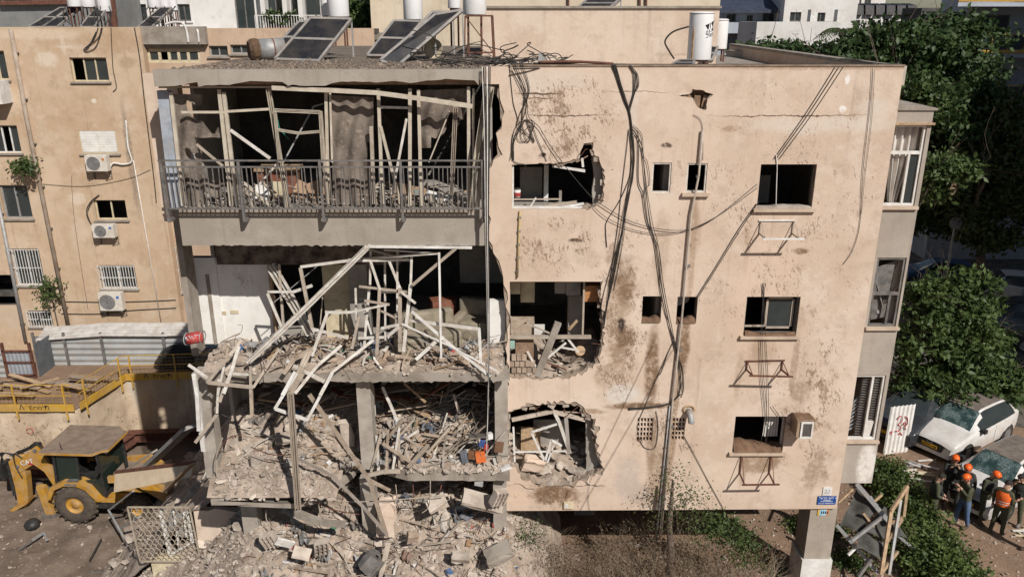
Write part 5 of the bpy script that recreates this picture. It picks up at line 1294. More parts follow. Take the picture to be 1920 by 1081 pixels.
# ================================================================ BALCONY WRECKAGE, SECOND FLOOR
w4 = .0037
g4 = 'twisted white window profiles on the middle balcony'
B4 = [((610, 165), (635, 520), 14, 17.0), ((545, 330), (625, 520), 14, 16.6), ((545, 320), (690, 320), 12, 16.6), ((690, 320), (795, 285), 16, 16.6), ((730, 185), (795, 520), 18, 16.5),
      ((870, 435), (1010, 435), 14, 16.4), ((1010, 435), (1230, 390), 11, 16.4), ((880, 445), (795, 680), 17, 16.3), ((855, 350), (840, 520), 6, 17), ((1125, 80), (1122, 280), 12, 16.6), ((1125, 150), (1178, 310), 13, 16.5),
      ((1230, 150), (1290, 300), 13, 16.5), ((1175, 310), (1160, 670), 17, 16.4), ((1118, 290), (1090, 620), 14, 16.6), ((1275, 80), (1275, 560), 11, 16.9), ((1205, 100), (1208, 600), 11, 17.0), ((1290, 300), (1290, 655), 20, 16.4),
      ((1356, 110), (1350, 300), 13, 16.5), ((1350, 280), (1310, 655), 19, 16.4), ((1040, 300), (1050, 600), 12, 17.2), ((1060, 290), (1340, 322), 12, 16.5), ((1180, 322), (1340, 320), 12, 16.6), ((1130, 85), (1345, 145), 11, 16.8),
      ((1295, 320), (1378, 385), 12, 16.3), ((1180, 425), (1290, 480), 11, 16.5), ((1185, 525), (1282, 505), 14, 16.3), ((1055, 580), (1200, 575), 14, 16.5), ((800, 530), (1000, 580), 15, 16.4), ((1090, 370), (1230, 392), 12, 16.4),
      ((1220, 570), (1280, 520), 18, 16.3), ((690, 735), (865, 825), 17, 16.05), ((345, 780), (440, 785), 13, 16.0), ((450, 740), (450, 900), 14, 15.95), ((300, 740), (265, 900), 13, 16.0), ((100, 730), (210, 805), 14, 16.0),
      ((1500, 590), (1380, 700), 20, 16.2), ((1060, 460), (1020, 640), 16, 16.4), ((1090, 430), (1130, 560), 10, 16.6), ((1330, 440), (1290, 560), 12, 16.5)]
for k, (a, b, wd, Y) in enumerate(B4):
    profile([C4(*a, Y), C4(*b, Y-.05)], wd*w4*1.05, m_alu if k % 4 else m_alu_tan, 'bent white window profile in the tangle on the middle balcony', g4)
U4 = [([(440, 710, 15.95), (760, 410, 16.1), (1105, 70, 16.15)], 32, m_alu, 'longest white triple rail slanting up to the spandrel above'), ([(560, 170, 17.1), (680, 370, 16.9), (792, 558, 16.7)], 50, m_alu, 'broad white rail bundle leaning across the dark doorway'),
      ([(730, 180, 16.5), (1000, 145, 16.5), (1350, 140, 16.6)], 15, m_alu, 'bent white rail spanning high over the middle balcony'), ([(1000, 140, 16.6), (1515, 103, 16.3)], 12, m_alu, 'thin white rail rising to the right under the spandrel'),
      ([(820, 180, 16.7), (580, 380, 16.6)], 5, m_galv, 'thin wire rod crossing the dark doorway'), ([(1110, 66, 16.18), (1695, 72, 16.18)], 14, m_white, 'straight white rail fixed under the spandrel'), ([(1200, 85, 16.5), (1500, 105, 16.4)], 10, m_alu, 'short white rail under the right spandrel'),
      ([(1605, 75, 16.2), (1360, 282, 16.3)], 17, m_alu_tan, 'tan bar slanting down from under the right spandrel'), ([(1510, 100, 16.2), (1522, 695, 16.1)], 12, m_white, 'tall straight white upright in the right half'),
      ([(1355, 430, 16.3), (1600, 640, 16.1), (1800, 795, 15.95)], 15, m_white, 'long white bar falling right over the slab edge'), ([(1345, 480, 16.4), (1740, 530, 16.1)], 17, m_alu, 'level white bar in front of the sofa'), ([(1735, 525, 16.1), (1745, 710, 16.1)], 17, m_white, 'short white upright at the right slab edge'),
      ([(1300, 500, 16.3), (1560, 620, 16.1), (1835, 765, 15.95)], 9, m_white, 'thin white bar falling right over the slab edge'), ([(1370, 560, 16.2), (1570, 695, 16.1)], 5, m_galv, 'thin rod in front of the sofa'),
      ([(210, 830, 15.9), (465, 857, 15.9)], 19, m_alu_tan, 'lowest bar of the frame hanging off the left slab edge'), ([(205, 832, 15.9), (330, 680, 15.95), (400, 590, 16.2)], 18, m_alu_tan, 'left bar of the frame hanging off the slab edge'),
      ([(465, 857, 15.9), (610, 640, 16.2)], 16, m_alu_tan, 'right bar of the frame hanging off the slab edge'), ([(385, 625, 16.1), (345, 760, 15.95), (300, 890, 15.9)], 20, m_alu, 'white bar dropping down off the left slab edge'),
      ([(960, 620, 16.2), (830, 730, 16.0), (700, 890, 15.85)], 18, m_alu, 'white crumpled bar dropping off the slab centre'), ([(1140, 590, 16.3), (910, 770, 15.95), (840, 900, 15.85)], 17, m_alu, 'long kinked white bar bending down over the slab edge'),
      ([(785, 640, 16.2), (740, 740, 15.95), (670, 890, 15.85)], 36, m_alu_tan, 'broad ribbed rail bent down over the slab centre'), ([(700, 770, 15.95), (628, 900, 15.85)], 20, m_white, 'short white bar hanging left of the ribbed rail'),
      ([(635, 780, 15.98), (700, 690, 16.1), (820, 630, 16.3)], 26, m_plank, 'curved dusty strip bending over the slab edge'), ([(130, 780, 16.0), (150, 900, 15.95), (160, 1100, 16.0)], 22, m_white, 'white post hanging below the left end of the middle slab')]
for pts, wd, m, lb in U4: profile([C4(*q) for q in pts], wd*w4, m, lb, None, kind='channel' if m is m_alu or 'ribbed' in lb else 'bar')
for k in range(2):                         # side by side rails of the long diagonal
    o = Vector((.055*(k*2-1), .03, .05*(k*2-1))); profile([C4(440, 710, 15.95)+o, C4(1105, 70, 16.15)+o], .05, m_alu, 'side strip of the longest slanting white rail, %s edge' % ('lower', 'upper')[k], None)
# red drum at the left end
p = C4(135, 580, 16.4); t = thing('red_can', 'dented red tin can lying at the left end of middle balcony', 'can', p)
A = C4(90, 585, 16.4); B = C4(180, 572, 16.5); m_redcan = mat('red_can_paint', (.42, .04, .035), (.30, .03, .03), 6, .45, dust=.15)
obj('drum', MB().cyl(A, B, .13, .13, 20), m_redcan, t, True)
for f_ in (0.01, .99): obj('rim', MB().tube([A.lerp(B, f_)+Vector((0.02*math.cos(a), .132*math.cos(a), .132*math.sin(a))) for a in [q*math.pi/10 for q in range(21)]], .014, 5), m_galv, t)
for k in range(9): q_ = A.lerp(B, .12+.09*k); an = RND.uniform(.2, 1.3); n_ = Vector((0, -math.cos(an), math.sin(an)*.8-.3)).normalized(); obj('white_mark', MB().box(q_+n_*.131, (.03, .01, RND.uniform(.02, .07)), (.1*k, 0, 0)), m_wp, t)
# sofa and armchair
m_sofa = mat('olive_upholstery', (.25, .22, .16), (.18, .155, .11), 3, .95, dust=.3)
def couch(label, base, wd, rz, m):
    t = thing('armchair' if wd < 1.2 else 'sofa', label, 'armchair' if wd < 1.2 else 'sofa', base); o = Vector(base); mt = Matrix.Rotation(rz, 3, 'Z')
    def b_(nm, c_, sz): 
        mb = MB().box((0, 0, 0), sz); bm = bmesh.new()
        vs = [bm.verts.new(v) for v in mb.v]; [bm.faces.new([vs[i] for i in f]) for f in mb.f]
        bmesh.ops.bevel(bm, geom=bm.edges[:], offset=min(sz)*.32, segments=3, profile=.6, affect='EDGES'); bm.verts.index_update()
        v = [tuple(o+mt @ (Vector(c_)+x.co)) for x in bm.verts]; f = [tuple(x.index for x in q.verts) for q in bm.faces]; bm.free(); mesh_obj(nm, v, f, m, t, True)
    b_('seat', (0, 0, .28), (wd-.3, .75, .36)); b_('backrest', (0, .38, .55), (wd, .25, .85))
    for s_ in (-1, 1): b_('armrest', (s_*(wd/2-.1), 0, .35), (.22, .8, .6))
    n = 1 if wd < 1.2 else 2
    for k in range(n): b_('cushion', ((k-(n-1)/2)*(wd-.35)/n, -.03, .5), ((wd-.4)/n, .62, .16))
zf2 = zF2-.01
p = C4(1450, 560, 17.2); couch('olive sofa buried in debris on the middle floor', (p.x-.05, 17.2, zf2), 1.5, .35, m_sofa)
p = C4(1700, 500, 17.9); couch('olive armchair at the right end of middle floor', (p.x, 18.1, zf2), .95, -.3, m_sofa)
p = C4(1530, 410, 18.8); o = obj('wooden_cabinet', MB().box((p.x, 18.9, zf2+.4), (.6, .4, .8), (0, 0, .3)), m_red); tag(o, 'low brown cabinet behind the sofa', 'cabinet')

# ---- debris beds (height fields of dust and grit) with counted chunks on top
def bed(name, x0, x1, y0, y1, fn, label, st=.07):
    return stuff(hfield(name, x0, x1, y0, y1, st, fn, m_dirt), label, 'rubble')
def h2(x, y):
    e = min(1, max(0, (y-16.2)/.35)); b = max(0, 1-abs(y-17.0)/1.2)
    return zF2+.0+e*(.05+.16*b*(1+.7*fbm(x, y, 3, 1.9))+.05*fbm(x, y, 3, 7, 2)+.03*fbm(x, y, 2, 19, 4))
bed('rubble_bed', -6.9, -.2, 16.22, 18.2, lambda x, y: max(zF2+.002, h2(x, y)), 'bed of dust and grit on the middle balcony slab')
def h1(x, y):
    edge = 16.42 if x > -2.6 else (15.75+.0 if x < -4.1 else 16.45)
    sag = 0
    base = zF1
    if x < -3.3:
        t = min(1, max(0, (17.6-y)/1.8)); base = zF1-.05-(zF1-.05-sg[2][2])*t*min(1, (-3.3-x)/.8)
    e = min(1, max(0, (y-edge)/.4))
    back = .55*max(0, min(1, (y-17.1)/1.0))
    return base+.01+e*(.08+back+.14*(1+fbm(x, y, 3, 1.4, 5))+.05*fbm(x, y, 3, 6, 1)+.03*fbm(x, y, 2, 17, 4))
def keep1(x, y):
    if x > -2.5: return y > 16.42
    if x > -4.05: return y > 16.42+(-2.5-x)*.55 or (x < -3.6 and y > 16.1 and y < 17.3 and False)
    return y > 15.82
stuff(hfield('rubble_bed', -7.0, -.1, 15.8, 19.6, .08, h1, m_dirt, keep1), 'bed of dust and rubble on the broken first floor slab', 'rubble')
def h0(x, y):
    z = 1.32+.46*(y-15.0)+.22*(1+fbm(x, y, 3, .9, 7))*.8+.07*fbm(x, y, 3, 4.3, 1)+.04*fbm(x, y, 2, 13, 4)
    z = min(z, 2.8+.12*fbm(x, y, 3, 2, 3))
    if x < -6.4: z = z-(-6.4-x)*.85
    if x > -.2: z = z-(x+.2)*1.6
    if x < -6: return max(z, PITZ-.2)
    return max(z, -.05)
stuff(hfield('rubble_mound', -12.5, 1.4, 12.5, 20.0, .09, h0, m_dirt), 'mound of dusty rubble at the foot of the torn facade', 'rubble')
def h00(x, y): return h0(x, y)
# counted chunks
chunk_me = []
for k, (v, f) in enumerate(CH):
    me = bpy.data.meshes.new('chunk_shape'); me.from_pydata(v.tolist(), [], f); me.update(); me.materials.append(m_rubble); chunk_me.append(me)
MEDIUM = []
def chunks(n, region, fn, s0, s1, label, group, keep=None, name='concrete_chunk', share=.2):
    """n chunks on a surface: the largest share are objects of their own, the rest go to one joined mesh"""
    it_ = []; g = 0
    while len(it_) < n and g < n*20:
        g += 1
        x, y = RND.uniform(region[0], region[1]), RND.uniform(region[2], region[3])
        if keep and not keep(x, y): continue
        s_ = s0+(s1-s0)*RND.random()**2.6
        it_.append((s_, x, y, fn(x, y)+s_*.15))
    it_.sort(reverse=True)
    for i, (s_, x, y, z) in enumerate(it_):
        sc_ = (s_*RND.uniform(.7, 1.5), s_*RND.uniform(.6, 1.1), s_*RND.uniform(.45, .9)); ro = (RND.uniform(-.5, .5), RND.uniform(-.5, .5), RND.uniform(0, 6.28))
        if i > n*share: MEDIUM.append((x, y, z, sc_, *ro)); continue
        o = bpy.data.objects.new(name, RND.choice(chunk_me)); COL.objects.link(o); o.scale = sc_; o.rotation_euler = ro; o.location = (x, y, z)
        tag(o, label, 'rubble', group)
chunks(150, (-6.8, -.3, 16.3, 17.7), h2, .06, .32, 'broken concrete chunk lying on the middle balcony slab', 'concrete chunks on the middle slab')
chunks(360, (-6.8, -.3, 15.9, 18.2), h1, .06, .32, 'broken concrete chunk lying on the first floor slab', 'concrete chunks on the first floor slab', keep1, share=.13)
chunks(700, (-6.3, -.1, 14.6, 17.8), h0, .06, .32, 'broken concrete chunk on the rubble mound at the facade foot', 'concrete chunks on the ground mound', share=.10)
chunks(70, (-11.5, -6.8, 14.5, 19.5), h0, .06, .34, 'broken concrete chunk on the slope down to the pit', 'concrete chunks on the pit slope')
def fine(n, region, fn, keep=None, s0=.02, s1=.09):
    it = []
    while len(it) < n:
        x, y = RND.uniform(region[0], region[1]), RND.uniform(region[2], region[3])
        if keep and not keep(x, y): continue
        s_ = s0+(s1-s0)*RND.random()**2.5
        it.append((x, y, fn(x, y)+s_*.15, (s_*RND.uniform(.7, 1.6), s_, s_*RND.uniform(.4, 1)), RND.uniform(-.6, .6), RND.uniform(-.6, .6), RND.uniform(0, 6.28)))
    return it
stuff(scatter_mesh('rubble_grit', fine(2200, (-6.9, -.2, 16.25, 18.0), h2)+fine(4800, (-6.9, -.2, 15.85, 18.6), h1, keep1, .02, .13)+fine(10500, (-11.5, .8, 14.4, 18.5), h0, None, .02, .16), m_rubble), 'small rubble fragments spread over the collapsed floors and mound', 'rubble')
# boards, strips and splinters mixed in
STRIPS = {}
def strips(n, region, fn, label, group, keep=None, l0=.3, l1=1.3, mats=(m_plank, m_plank, m_alu_tan, m_wood, m_alu), lift=.3, share=.5):
    k = 0
    while k < n:
        x, y = RND.uniform(region[0], region[1]), RND.uniform(region[2], region[3])
        if keep and not keep(x, y): continue
        big = k < n*share
        an = RND.gauss(0, .9); ln = (l0+(l1-l0)*RND.random()**1.5)*(1 if big else .55); d = Vector((math.cos(an)*ln, math.sin(an)*ln*.6, 0)); a = Vector((x, y, 0))-d/2; b = a+d
        a.z = fn(a.x, max(a.y, region[2]))+RND.uniform(.02, .08); b.z = fn(b.x, max(b.y, region[2]))+RND.uniform(.03, lift)
        m = RND.choice(mats); wd = RND.uniform(.025, .09)*(1 if big else .6); th_ = RND.uniform(.010, .025); k += 1
        mid = (a+b)/2+Vector((RND.gauss(0, .03), RND.gauss(0, .03), RND.gauss(0, .05)*ln)); mb = MB().bar(a, mid, wd, th_).bar(mid, b, wd*RND.uniform(.8, 1), th_)
        if big: tag(obj('broken_strip', mb, m), label, 'debris strip', group)
        else: STRIPS.setdefault(m.name, MB()).add(mb)
strips(120, (-6.7, -.5, 16.3, 17.6), h2, 'broken board or strip lying across the middle balcony slab', 'broken strips on the middle slab')
strips(70, (-6.6, -2.4, 16.6, 18.4), h1, 'broken board or strip on the left of the first floor slab', 'broken strips on first floor, left', keep1)
strips(110, (-2.5, -.4, 16.5, 18.4), h1, 'broken board or strip heaped on the right of first floor slab', 'broken strips on first floor, right', keep1, .4, 1.7, (m_plank, m_alu_tan, m_wood, m_conc, m_alu), .8)
strips(90, (-6.0, -.2, 14.2, 17.6), h0, 'broken board or strip on the rubble mound', 'broken strips on the ground mound', None, .25, 1.2)
# row of floor tiles / blocks along the middle slab edge
m_tile = mat('broken_floor_tile', (.40, .31, .235), (.29, .215, .16), 4, .95, bump=.6, rnd=.2)
for k in range(30):
    x = 870+k*28+RND.uniform(-8, 8); y = 690+RND.uniform(-25, 45)
    if k > 26: x = 1500+(k-27)*75; y = 770
    q = C4(x, y, 16.5); z = h2(q.x, 16.5)
    o = obj('tile_block', MB().box((q.x, 16.42+RND.uniform(0, .5), z+.06), (RND.uniform(.18, .32), RND.uniform(.15, .28), RND.uniform(.05, .14)), (RND.uniform(-.5, .2), RND.uniform(-.25, .25), RND.uniform(-.6, .6))), m_tile); tag(o, 'broken square tile block near the right front of middle slab', 'tile', 'tile blocks on the middle slab')
# ================================================================ FIRST FLOOR AND BELOW
w5 = .0042
g5 = 'twisted profiles on the first floor'
B5 = [((200, 30), (190, 210), 12, 16.0), ((240, 40), (205, 150), 16, 16.0), ((190, 215), (75, 365), 17, 16.0), ((370, 60), (376, 225), 17, 15.95), ((1070, 70), (1150, 250), 15, 17.0), ((1450, 110), (1478, 210), 13, 17.2), ((1062, 320), (1010, 520), 14, 16.5), ((1180, 240), (1070, 380), 18, 16.6),
      ((1160, 290), (1122, 530), 14, 16.5), ((1158, 280), (1160, 500), 12, 16.55), ((1240, 240), (1160, 330), 12, 16.6), ((1070, 370), (1240, 482), 15, 16.4), ((1262, 300), (1110, 400), 14, 16.6), ((1425, 290), (1310, 420), 15, 16.6), ((1312, 380), (1205, 500), 24, 16.35), ((990, 560), (1112, 622), 16, 16.2),
      ((1040, 330), (1050, 520), 16, 16.6), ((1210, 330), (1190, 440), 12, 16.6), ((1130, 420), (1010, 330), 10, 16.7), ((1470, 350), (1290, 320), 12, 16.7), ((1020, 70), (1030, 220), 12, 17.4), ((1280, 330), (1440, 345), 14, 16.8), ((1330, 430), (1180, 330), 11, 16.5), ((1100, 300), (1090, 520), 14, 16.5)]
for k, (a, b, wd, Y) in enumerate(B5): profile([C5(*a, Y), C5(*b, Y-.05)], wd*w5, (m_alu, m_alu_tan, m_alu_tan, m_plank)[k % 4], 'bent metal profile in the tangle on the first floor', g5)
U5 = [([(70, 30, 16.1), (95, 200, 16.05), (120, 410, 16.1)], 24, m_white, 'white post standing under the left end of middle slab'), ([(612, 0, 15.9), (498, 186, 15.85)], 16, m_white, 'left bar of the white frame dangling under the middle slab'), ([(498, 186, 15.85), (670, 246, 15.85)], 15, m_white, 'bottom bar of the white frame dangling under middle slab'),
      ([(670, 246, 15.85), (802, 0, 15.9)], 15, m_white, 'right bar of the white frame dangling under middle slab'), ([(640, 0, 15.8), (582, 100, 15.75)], 30, m_alu_tan, 'bent head of the tall ribbed post in front of the ruins'), ([(580, 100, 15.75), (600, 400, 15.6), (622, 722, 15.5)], 30, m_alu_tan, 'tall ribbed pale post hanging in front of the ruins'),
      ([(680, 110, 16.4), (850, 350, 16.2), (1000, 565, 16.0), (1092, 862, 15.9)], 20, m_plank, 'long pale beam slanting down right across two floors'), ([(620, 450, 16.1), (800, 540, 16.0), (960, 700, 15.9), (1092, 852, 15.85)], 15, m_conc, 'long thin concrete strip slanting across the lower floor'),
      ([(1102, 895, 15.7), (1060, 1090, 15.4)], 28, m_alu_tan, 'pale post stump at the bottom centre of the mound'), ([(1185, 50, 17.2), (1300, 152, 17)], 12, m_wood, 'brown stick hanging from the ceiling of the first floor'), ([(980, 542, 16.2), (1080, 520, 16.25), (1165, 518, 16.3)], 20, m_alu_tan, 'curved pale rail at the slab break'),
      ([(600, 735, 16.2), (740, 790, 16.0)], 40, m_conc, 'grey slab panel left of centre under the broken floor'), ([(740, 790, 16.0), (870, 800, 15.9)], 32, m_conc, 'grey slab panel continuing right under the broken floor')]
for pts, wd, m, lb in U5: profile([C5(*q) for q in pts], wd*w5, m, lb, None, kind='channel' if 'ribbed' in lb else 'bar')
# rebar
for k, pts in enumerate([[(640, 630), (800, 670), (960, 680), (1200, 665), (1400, 650)], [(680, 660), (800, 720), (960, 750)], [(690, 600), (720, 640), (740, 760)], [(860, 590), (865, 640), (850, 690)], [(1140, 590), (1145, 650), (1130, 700)], [(1232, 590), (1238, 700)], [(1325, 570), (1318, 700), (1280, 740)], [(1385, 590), (1370, 640)],
          [(450, 720), (455, 780), (500, 830), (560, 830)], [(1640, 770), (1600, 800), (1580, 850)], [(640, 620), (700, 640), (760, 610), (830, 640)], [(770, 590), (780, 640), (775, 700)], [(220, 340), (185, 440), (190, 560)], [(320, 320), (240, 350), (200, 420)], [(600, 410), (700, 395), (850, 400), (960, 470)], [(370, 390), (480, 430), (580, 430)]]):
    cable([C5(x, y, 16.15+.03*(k % 3)) for x, y in pts], .013, 'one of the bent reinforcing bars sticking out of broken slab', group='bent reinforcing bars', m=m_rust if k % 2 else m_alu_tan, name='reinforcing_bar')
for k in range(30):
    x = RND.uniform(-6.5, -.3); y = RND.uniform(15, 17.3); z = h0(x, y); pts = [Vector((x, y, z))]
    for q in range(3): pts.append(pts[-1]+Vector((RND.uniform(-.3, .4), RND.uniform(-.15, .15), RND.uniform(-.05, .22))))
    cable(pts, .009, 'one of the wires curling out of the rubble mound', group='wires in the mound', m=RND.choice((m_cable, m_rust, m_alu_tan)))
# large named pieces
def slabpiece(x, y, Y, sz, rot, label, m=m_rubble, fn=C5):
    p = fn(x, y, Y); o = obj('slab_piece', MB().box(p, sz, rot), m)
    bm = bmesh.new(); bm.from_mesh(o.data); bmesh.ops.subdivide_edges(bm, edges=bm.edges[:], cuts=2)
    for v in bm.verts: v.co += Vector((RND.uniform(-1, 1), RND.uniform(-1, 1), RND.uniform(-1, 1)))*min(sz)*.13
    bm.to_mesh(o.data); bm.free(); tag(o, label, 'concrete slab'); return o
slabpiece(1690, 955, 15.6, (.62, .38, .22), (.3, -.35, .2), 'big broken concrete block at the foot of right column', m_conc)
slabpiece(1485, 975, 15.6, (.40, .22, .18), (.5, .1, .1), 'pale perforated block lying on the mound right of centre')
slabpiece(640, 955, 15.5, (.40, .28, .06), (.9, .35, .1), 'flat pale slab piece on the mound left of centre', m_rubble)
slabpiece(550, 900, 15.7, (.42, .04, .22), (.3, .5, .3), 'thin white board piece on the mound', m_white)
slabpiece(1230, 868, 15.9, (.26, .22, .2), (.3, .2, .4), 'cubic pale block on the mound under the right slab', m_tile)
slabpiece(1600, 680, 16.4, (1.0, .4, .12), (.5, .38, .1), 'tilted fallen slab under the right first floor edge')
slabpiece(1360, 690, 16.3, (.45, .3, .2), (.4, -.4, .3), 'jagged concrete lump hanging under the right slab')
slabpiece(1090, 760, 16.3, (.4, .3, .95), (.1, .1, .2), 'upright pinkish wall remnant beside the lower column', m_pink)
slabpiece(420, 470, 16.6, (.45, .3, .1), (.4, .2, .5), 'grey tile slab on the sagging floor'); slabpiece(560, 340, 17.0, (.5, .3, .1), (.5, 0, .2), 'pinkish slab at the back of the sagging floor')
slabpiece(880, 320, 17.2, (.26, .2, .7), (.1, -.1, .3), 'grey upright slab leaning behind the middle column')
for k, (x, y) in enumerate(((470, 885), (745, 925), (1690, 660))):
    p = C5(x, y, 15.8 if k < 2 else 16.1); t = thing('hollow_block', ('hollow concrete block standing on the mound at left', 'hollow concrete block in the middle of the mound', 'hollow concrete block under the right slab edge')[k], 'concrete block', p)
    mt = Euler((.3, .25*(k-1), .3*k)).to_matrix()
    bd_ = MB()
    for i in range(4): bd_.box(p+mt @ Vector((-.15+.1*i, 0, 0)), (.035, .2, .38), mt)
    for j in (-.19, -.06, .06, .19): bd_.box(p+mt @ Vector((0, .02, j)), (.33, .16, .03), mt)
    obj('block', bd_, m_rubble, t)
t = thing('crushed_duct', 'crushed grey sheet metal drum at the bottom of the mound', 'metal drum', C5(1010, 1010, 15.5))
A, B = C5(985, 1040, 15.5), C5(1050, 960, 15.6)
obj('shell', MB().lathe(A, B-A, [(.02, -.02), (.26, 0), (.27, .2), (.25, .42), (.05, .40)], 9), m_steel, t)
# colourful household things at the right end of the first floor
for k, (x, y, sz, c_, lb) in enumerate([(1592, 440, (.22, .14, .26), (.62, .13, .02), 'bright orange box'), (1548, 430, (.16, .12, .2), (.20, .09, .04), 'brown box left of the orange one'), (1600, 370, (.12, .1, .14), (.03, .09, .30), 'small blue box above the orange one'), (1640, 330, (.12, .12, .14), (.65, .63, .6), 'small white jar above the orange box'),
        (1505, 440, (.13, .1, .3), (.14, .16, .19), 'dark grey canister left of the orange box'), (1668, 465, (.06, .06, .16), (.68, .66, .62), 'white bottle right of the orange box'), (1690, 390, (.2, .05, .26), (.16, .08, .04), 'brown panel at the right end column'), (1620, 390, (.1, .1, .1), (.4, .04, .04), 'small red box above the orange one'),
        (1580, 330, (.5, .25, .02), (.12, .11, .10), 'dark corrugated sheet over the household things'), (1725, 500, (.25, .15, .06), (.66, .65, .63), 'crumpled white paper at the slab corner'), (1585, 560, (.2, .05, .34), (.38, .37, .36), 'grey cloth hanging over the slab edge'), (1690, 450, (.1, .1, .14), (.3, .25, .2), 'dull jar right of the orange box')]):
    p = C5(x, y, 16.5); t = tag(obj('household_box', MB().box(p, sz, (RND.uniform(-.3, .1), RND.uniform(-.3, .3), RND.uniform(-.5, .5))), mat('household_%d' % k, c_, mul(c_, .75), 6, .6, dust=.12)), lb+' in the rubble', 'box')
# timber and furniture in the dark of the first floor
for k in range(40):
    x = RND.uniform(-6.3, -.5); y = RND.uniform(17.6, 19.2); z = zF1+RND.uniform(.5, 1.5); an = RND.uniform(-.9, .9); ln = RND.uniform(.5, 1.7)
    o = obj('dark_timber', MB().bar((x, y, z), (x+math.cos(an)*ln, y+RND.uniform(-.3, .3), z+math.sin(an)*ln*.6), RND.uniform(.05, .3), .03), RND.choice((m_wood, m_plank, m_red, m_conc))); tag(o, 'broken timber or panel in the dark back of first floor', 'timber', 'timbers in the dark of the first floor')
chunks(90, (-6.6, -.3, 17.4, 19.3), lambda x, y: zF1+.3+.55*(y-17.2), .12, .5, 'broken concrete lump piled in the dark back of first floor', 'lumps in the back of first floor')
# ================================================================ KITCHEN OPENINGS OF THE PINK FACADE
g = lambda x, y: P(920+x*.4438, 480+y*.444, 17.3)        # crop of the two lower openings
zk = P(1040, 706, 17.2).z
stuff(hfield('rubble_bed', *[P(956, 700, 17.1).x, P(1128, 700, 17.1).x], 17.02, 19, .07, lambda x, y: zk+.04+.45*max(0, min(1, (y-17.0)/.9))*(.6+.5*math.sin(x*4))+.06*fbm(x, y, 3, 5), m_dirt), 'rubble heap filling the middle kitchen opening', 'rubble')
chunks(34, (.05, 1.9, 17.05, 18.2), lambda x, y: zk+.08+.35*(y-17.0), .08, .3, 'concrete chunk in the middle kitchen opening', 'chunks in the middle kitchen')
zk1 = P(1040, 905, 17.2).z
stuff(hfield('rubble_bed', *[P(953, 880, 17.1).x, P(1136, 880, 17.1).x], 16.97, 19, .07, lambda x, y: zk1+.05+.5*max(0, min(1, (y-17.0)/1.2))+.08*fbm(x, y, 3, 4, 2), m_dirt), 'rubble heap filling the lowest kitchen opening', 'rubble')
chunks(46, (.1, 2.0, 17.0, 18.2), lambda x, y: zk1+.1+.4*(y-17.0), .1, .42, 'concrete chunk in the lowest kitchen opening', 'chunks in the lowest kitchen')
# middle kitchen
def kbox(x0, y0, x1, y1, Y, m, lb, nm, cat, dp=.4): 
    a, b, z0, z1 = rect(920+x0*.4438, 480+y0*.444, 920+x1*.4438, 480+y1*.444, Y); return tag(obj(nm, MB().bb(a, b, Y, Y+dp, z0, z1), m), lb, cat)
kbox(80, 110, 125, 160, 17.7, m_frame_cream, 'pale wall cupboard at left of middle kitchen', 'wall_cupboard', 'cupboard'); kbox(127, 108, 186, 195, 17.9, m_frame_cream, 'second pale wall cupboard in the middle kitchen', 'wall_cupboard', 'cupboard')
kbox(272, 108, 318, 158, 17.9, m_room, 'grey wall cupboard right of the dark gap', 'wall_cupboard', 'cupboard'); kbox(320, 108, 380, 166, 17.8, m_galv, 'bluish wall cupboard in the middle kitchen', 'wall_cupboard', 'cupboard')
kbox(328, 168, 388, 330, 18.0, m_room, 'tall grey cabinet at right of the middle kitchen', 'tall_cabinet', 'cabinet'); kbox(396, 125, 456, 192, 17.35, mat('orange_wood', (.42, .20, .08), (.33, .15, .06), 3, .6), 'orange wooden cupboard at the kitchen corner', 'wooden_cupboard', 'cupboard', .3)
kbox(388, 108, 396, 345, 17.28, m_alu_tan, 'upright frame post in the middle kitchen opening', 'frame_post', 'post', .06); kbox(78, 338, 425, 349, 17.05, m_alu_tan, 'level window rail across the middle kitchen opening', 'window_rail', 'rail', .1)
kbox(85, 280, 185, 335, 17.6, m_plank, 'dusty counter unit in the middle kitchen', 'counter_unit', 'counter'); kbox(184, 290, 228, 335, 17.5, m_white, 'white drawer front in the middle kitchen', 'white_board', 'board', .05)
kbox(105, 362, 182, 440, 17.2, m_brick, 'broken brown cabinet below the window rail', 'broken_cabinet', 'cabinet', .3)
for k, (pts, wd, m, lb) in enumerate([([(285, 280), (195, 505)], 30, m_conc, 'pale concrete post leaning in the middle kitchen'), ([(82, 255), (250, 325)], 7, m_alu_tan, 'thin bar slanting across the middle kitchen counter'), ([(160, 270), (85, 335)], 7, m_plank, 'short stick crossing the counter bar'), ([(320, 340), (370, 405)], 9, m_white, 'white stick in the kitchen rubble, right'), ([(318, 365), (225, 440)], 9, m_white, 'white stick in the kitchen rubble, left'), ([(300, 385), (360, 395)], 7, m_white, 'small white rod in the kitchen rubble'), ([(230, 445), (320, 480)], 6, m_rust, 'rusty rod in the kitchen rubble'), ([(365, 270), (330, 310)], 12, m_wood, 'short wooden stub by the frame post'), ([(155, 400), (190, 465)], 8, m_white, 'small white strip over the block wall')]):
    profile([P(920+x*.4438, 480+y*.444, 17.1) for x, y in pts], wd*.0053, m, lb, None, 'stick', 'loose_stick', 'bar')
o = obj('round_pan', MB().lathe(g(378, 398), (0, -1, .2), [(0, -.0), (.11, 0), (.12, .02), (.0, .02)], 16), m_wood); tag(o, 'round tan pan lid in the middle kitchen rubble', 'lid')
o = obj('striped_cloth', MB().box(g(456, 410), (.10, .03, .32), (.1, .1, 0)), mat('pink_cloth', (.5, .3, .27), (.6, .55, .5), 14, .95)); tag(o, 'small pink striped cloth hanging at the kitchen edge', 'cloth')
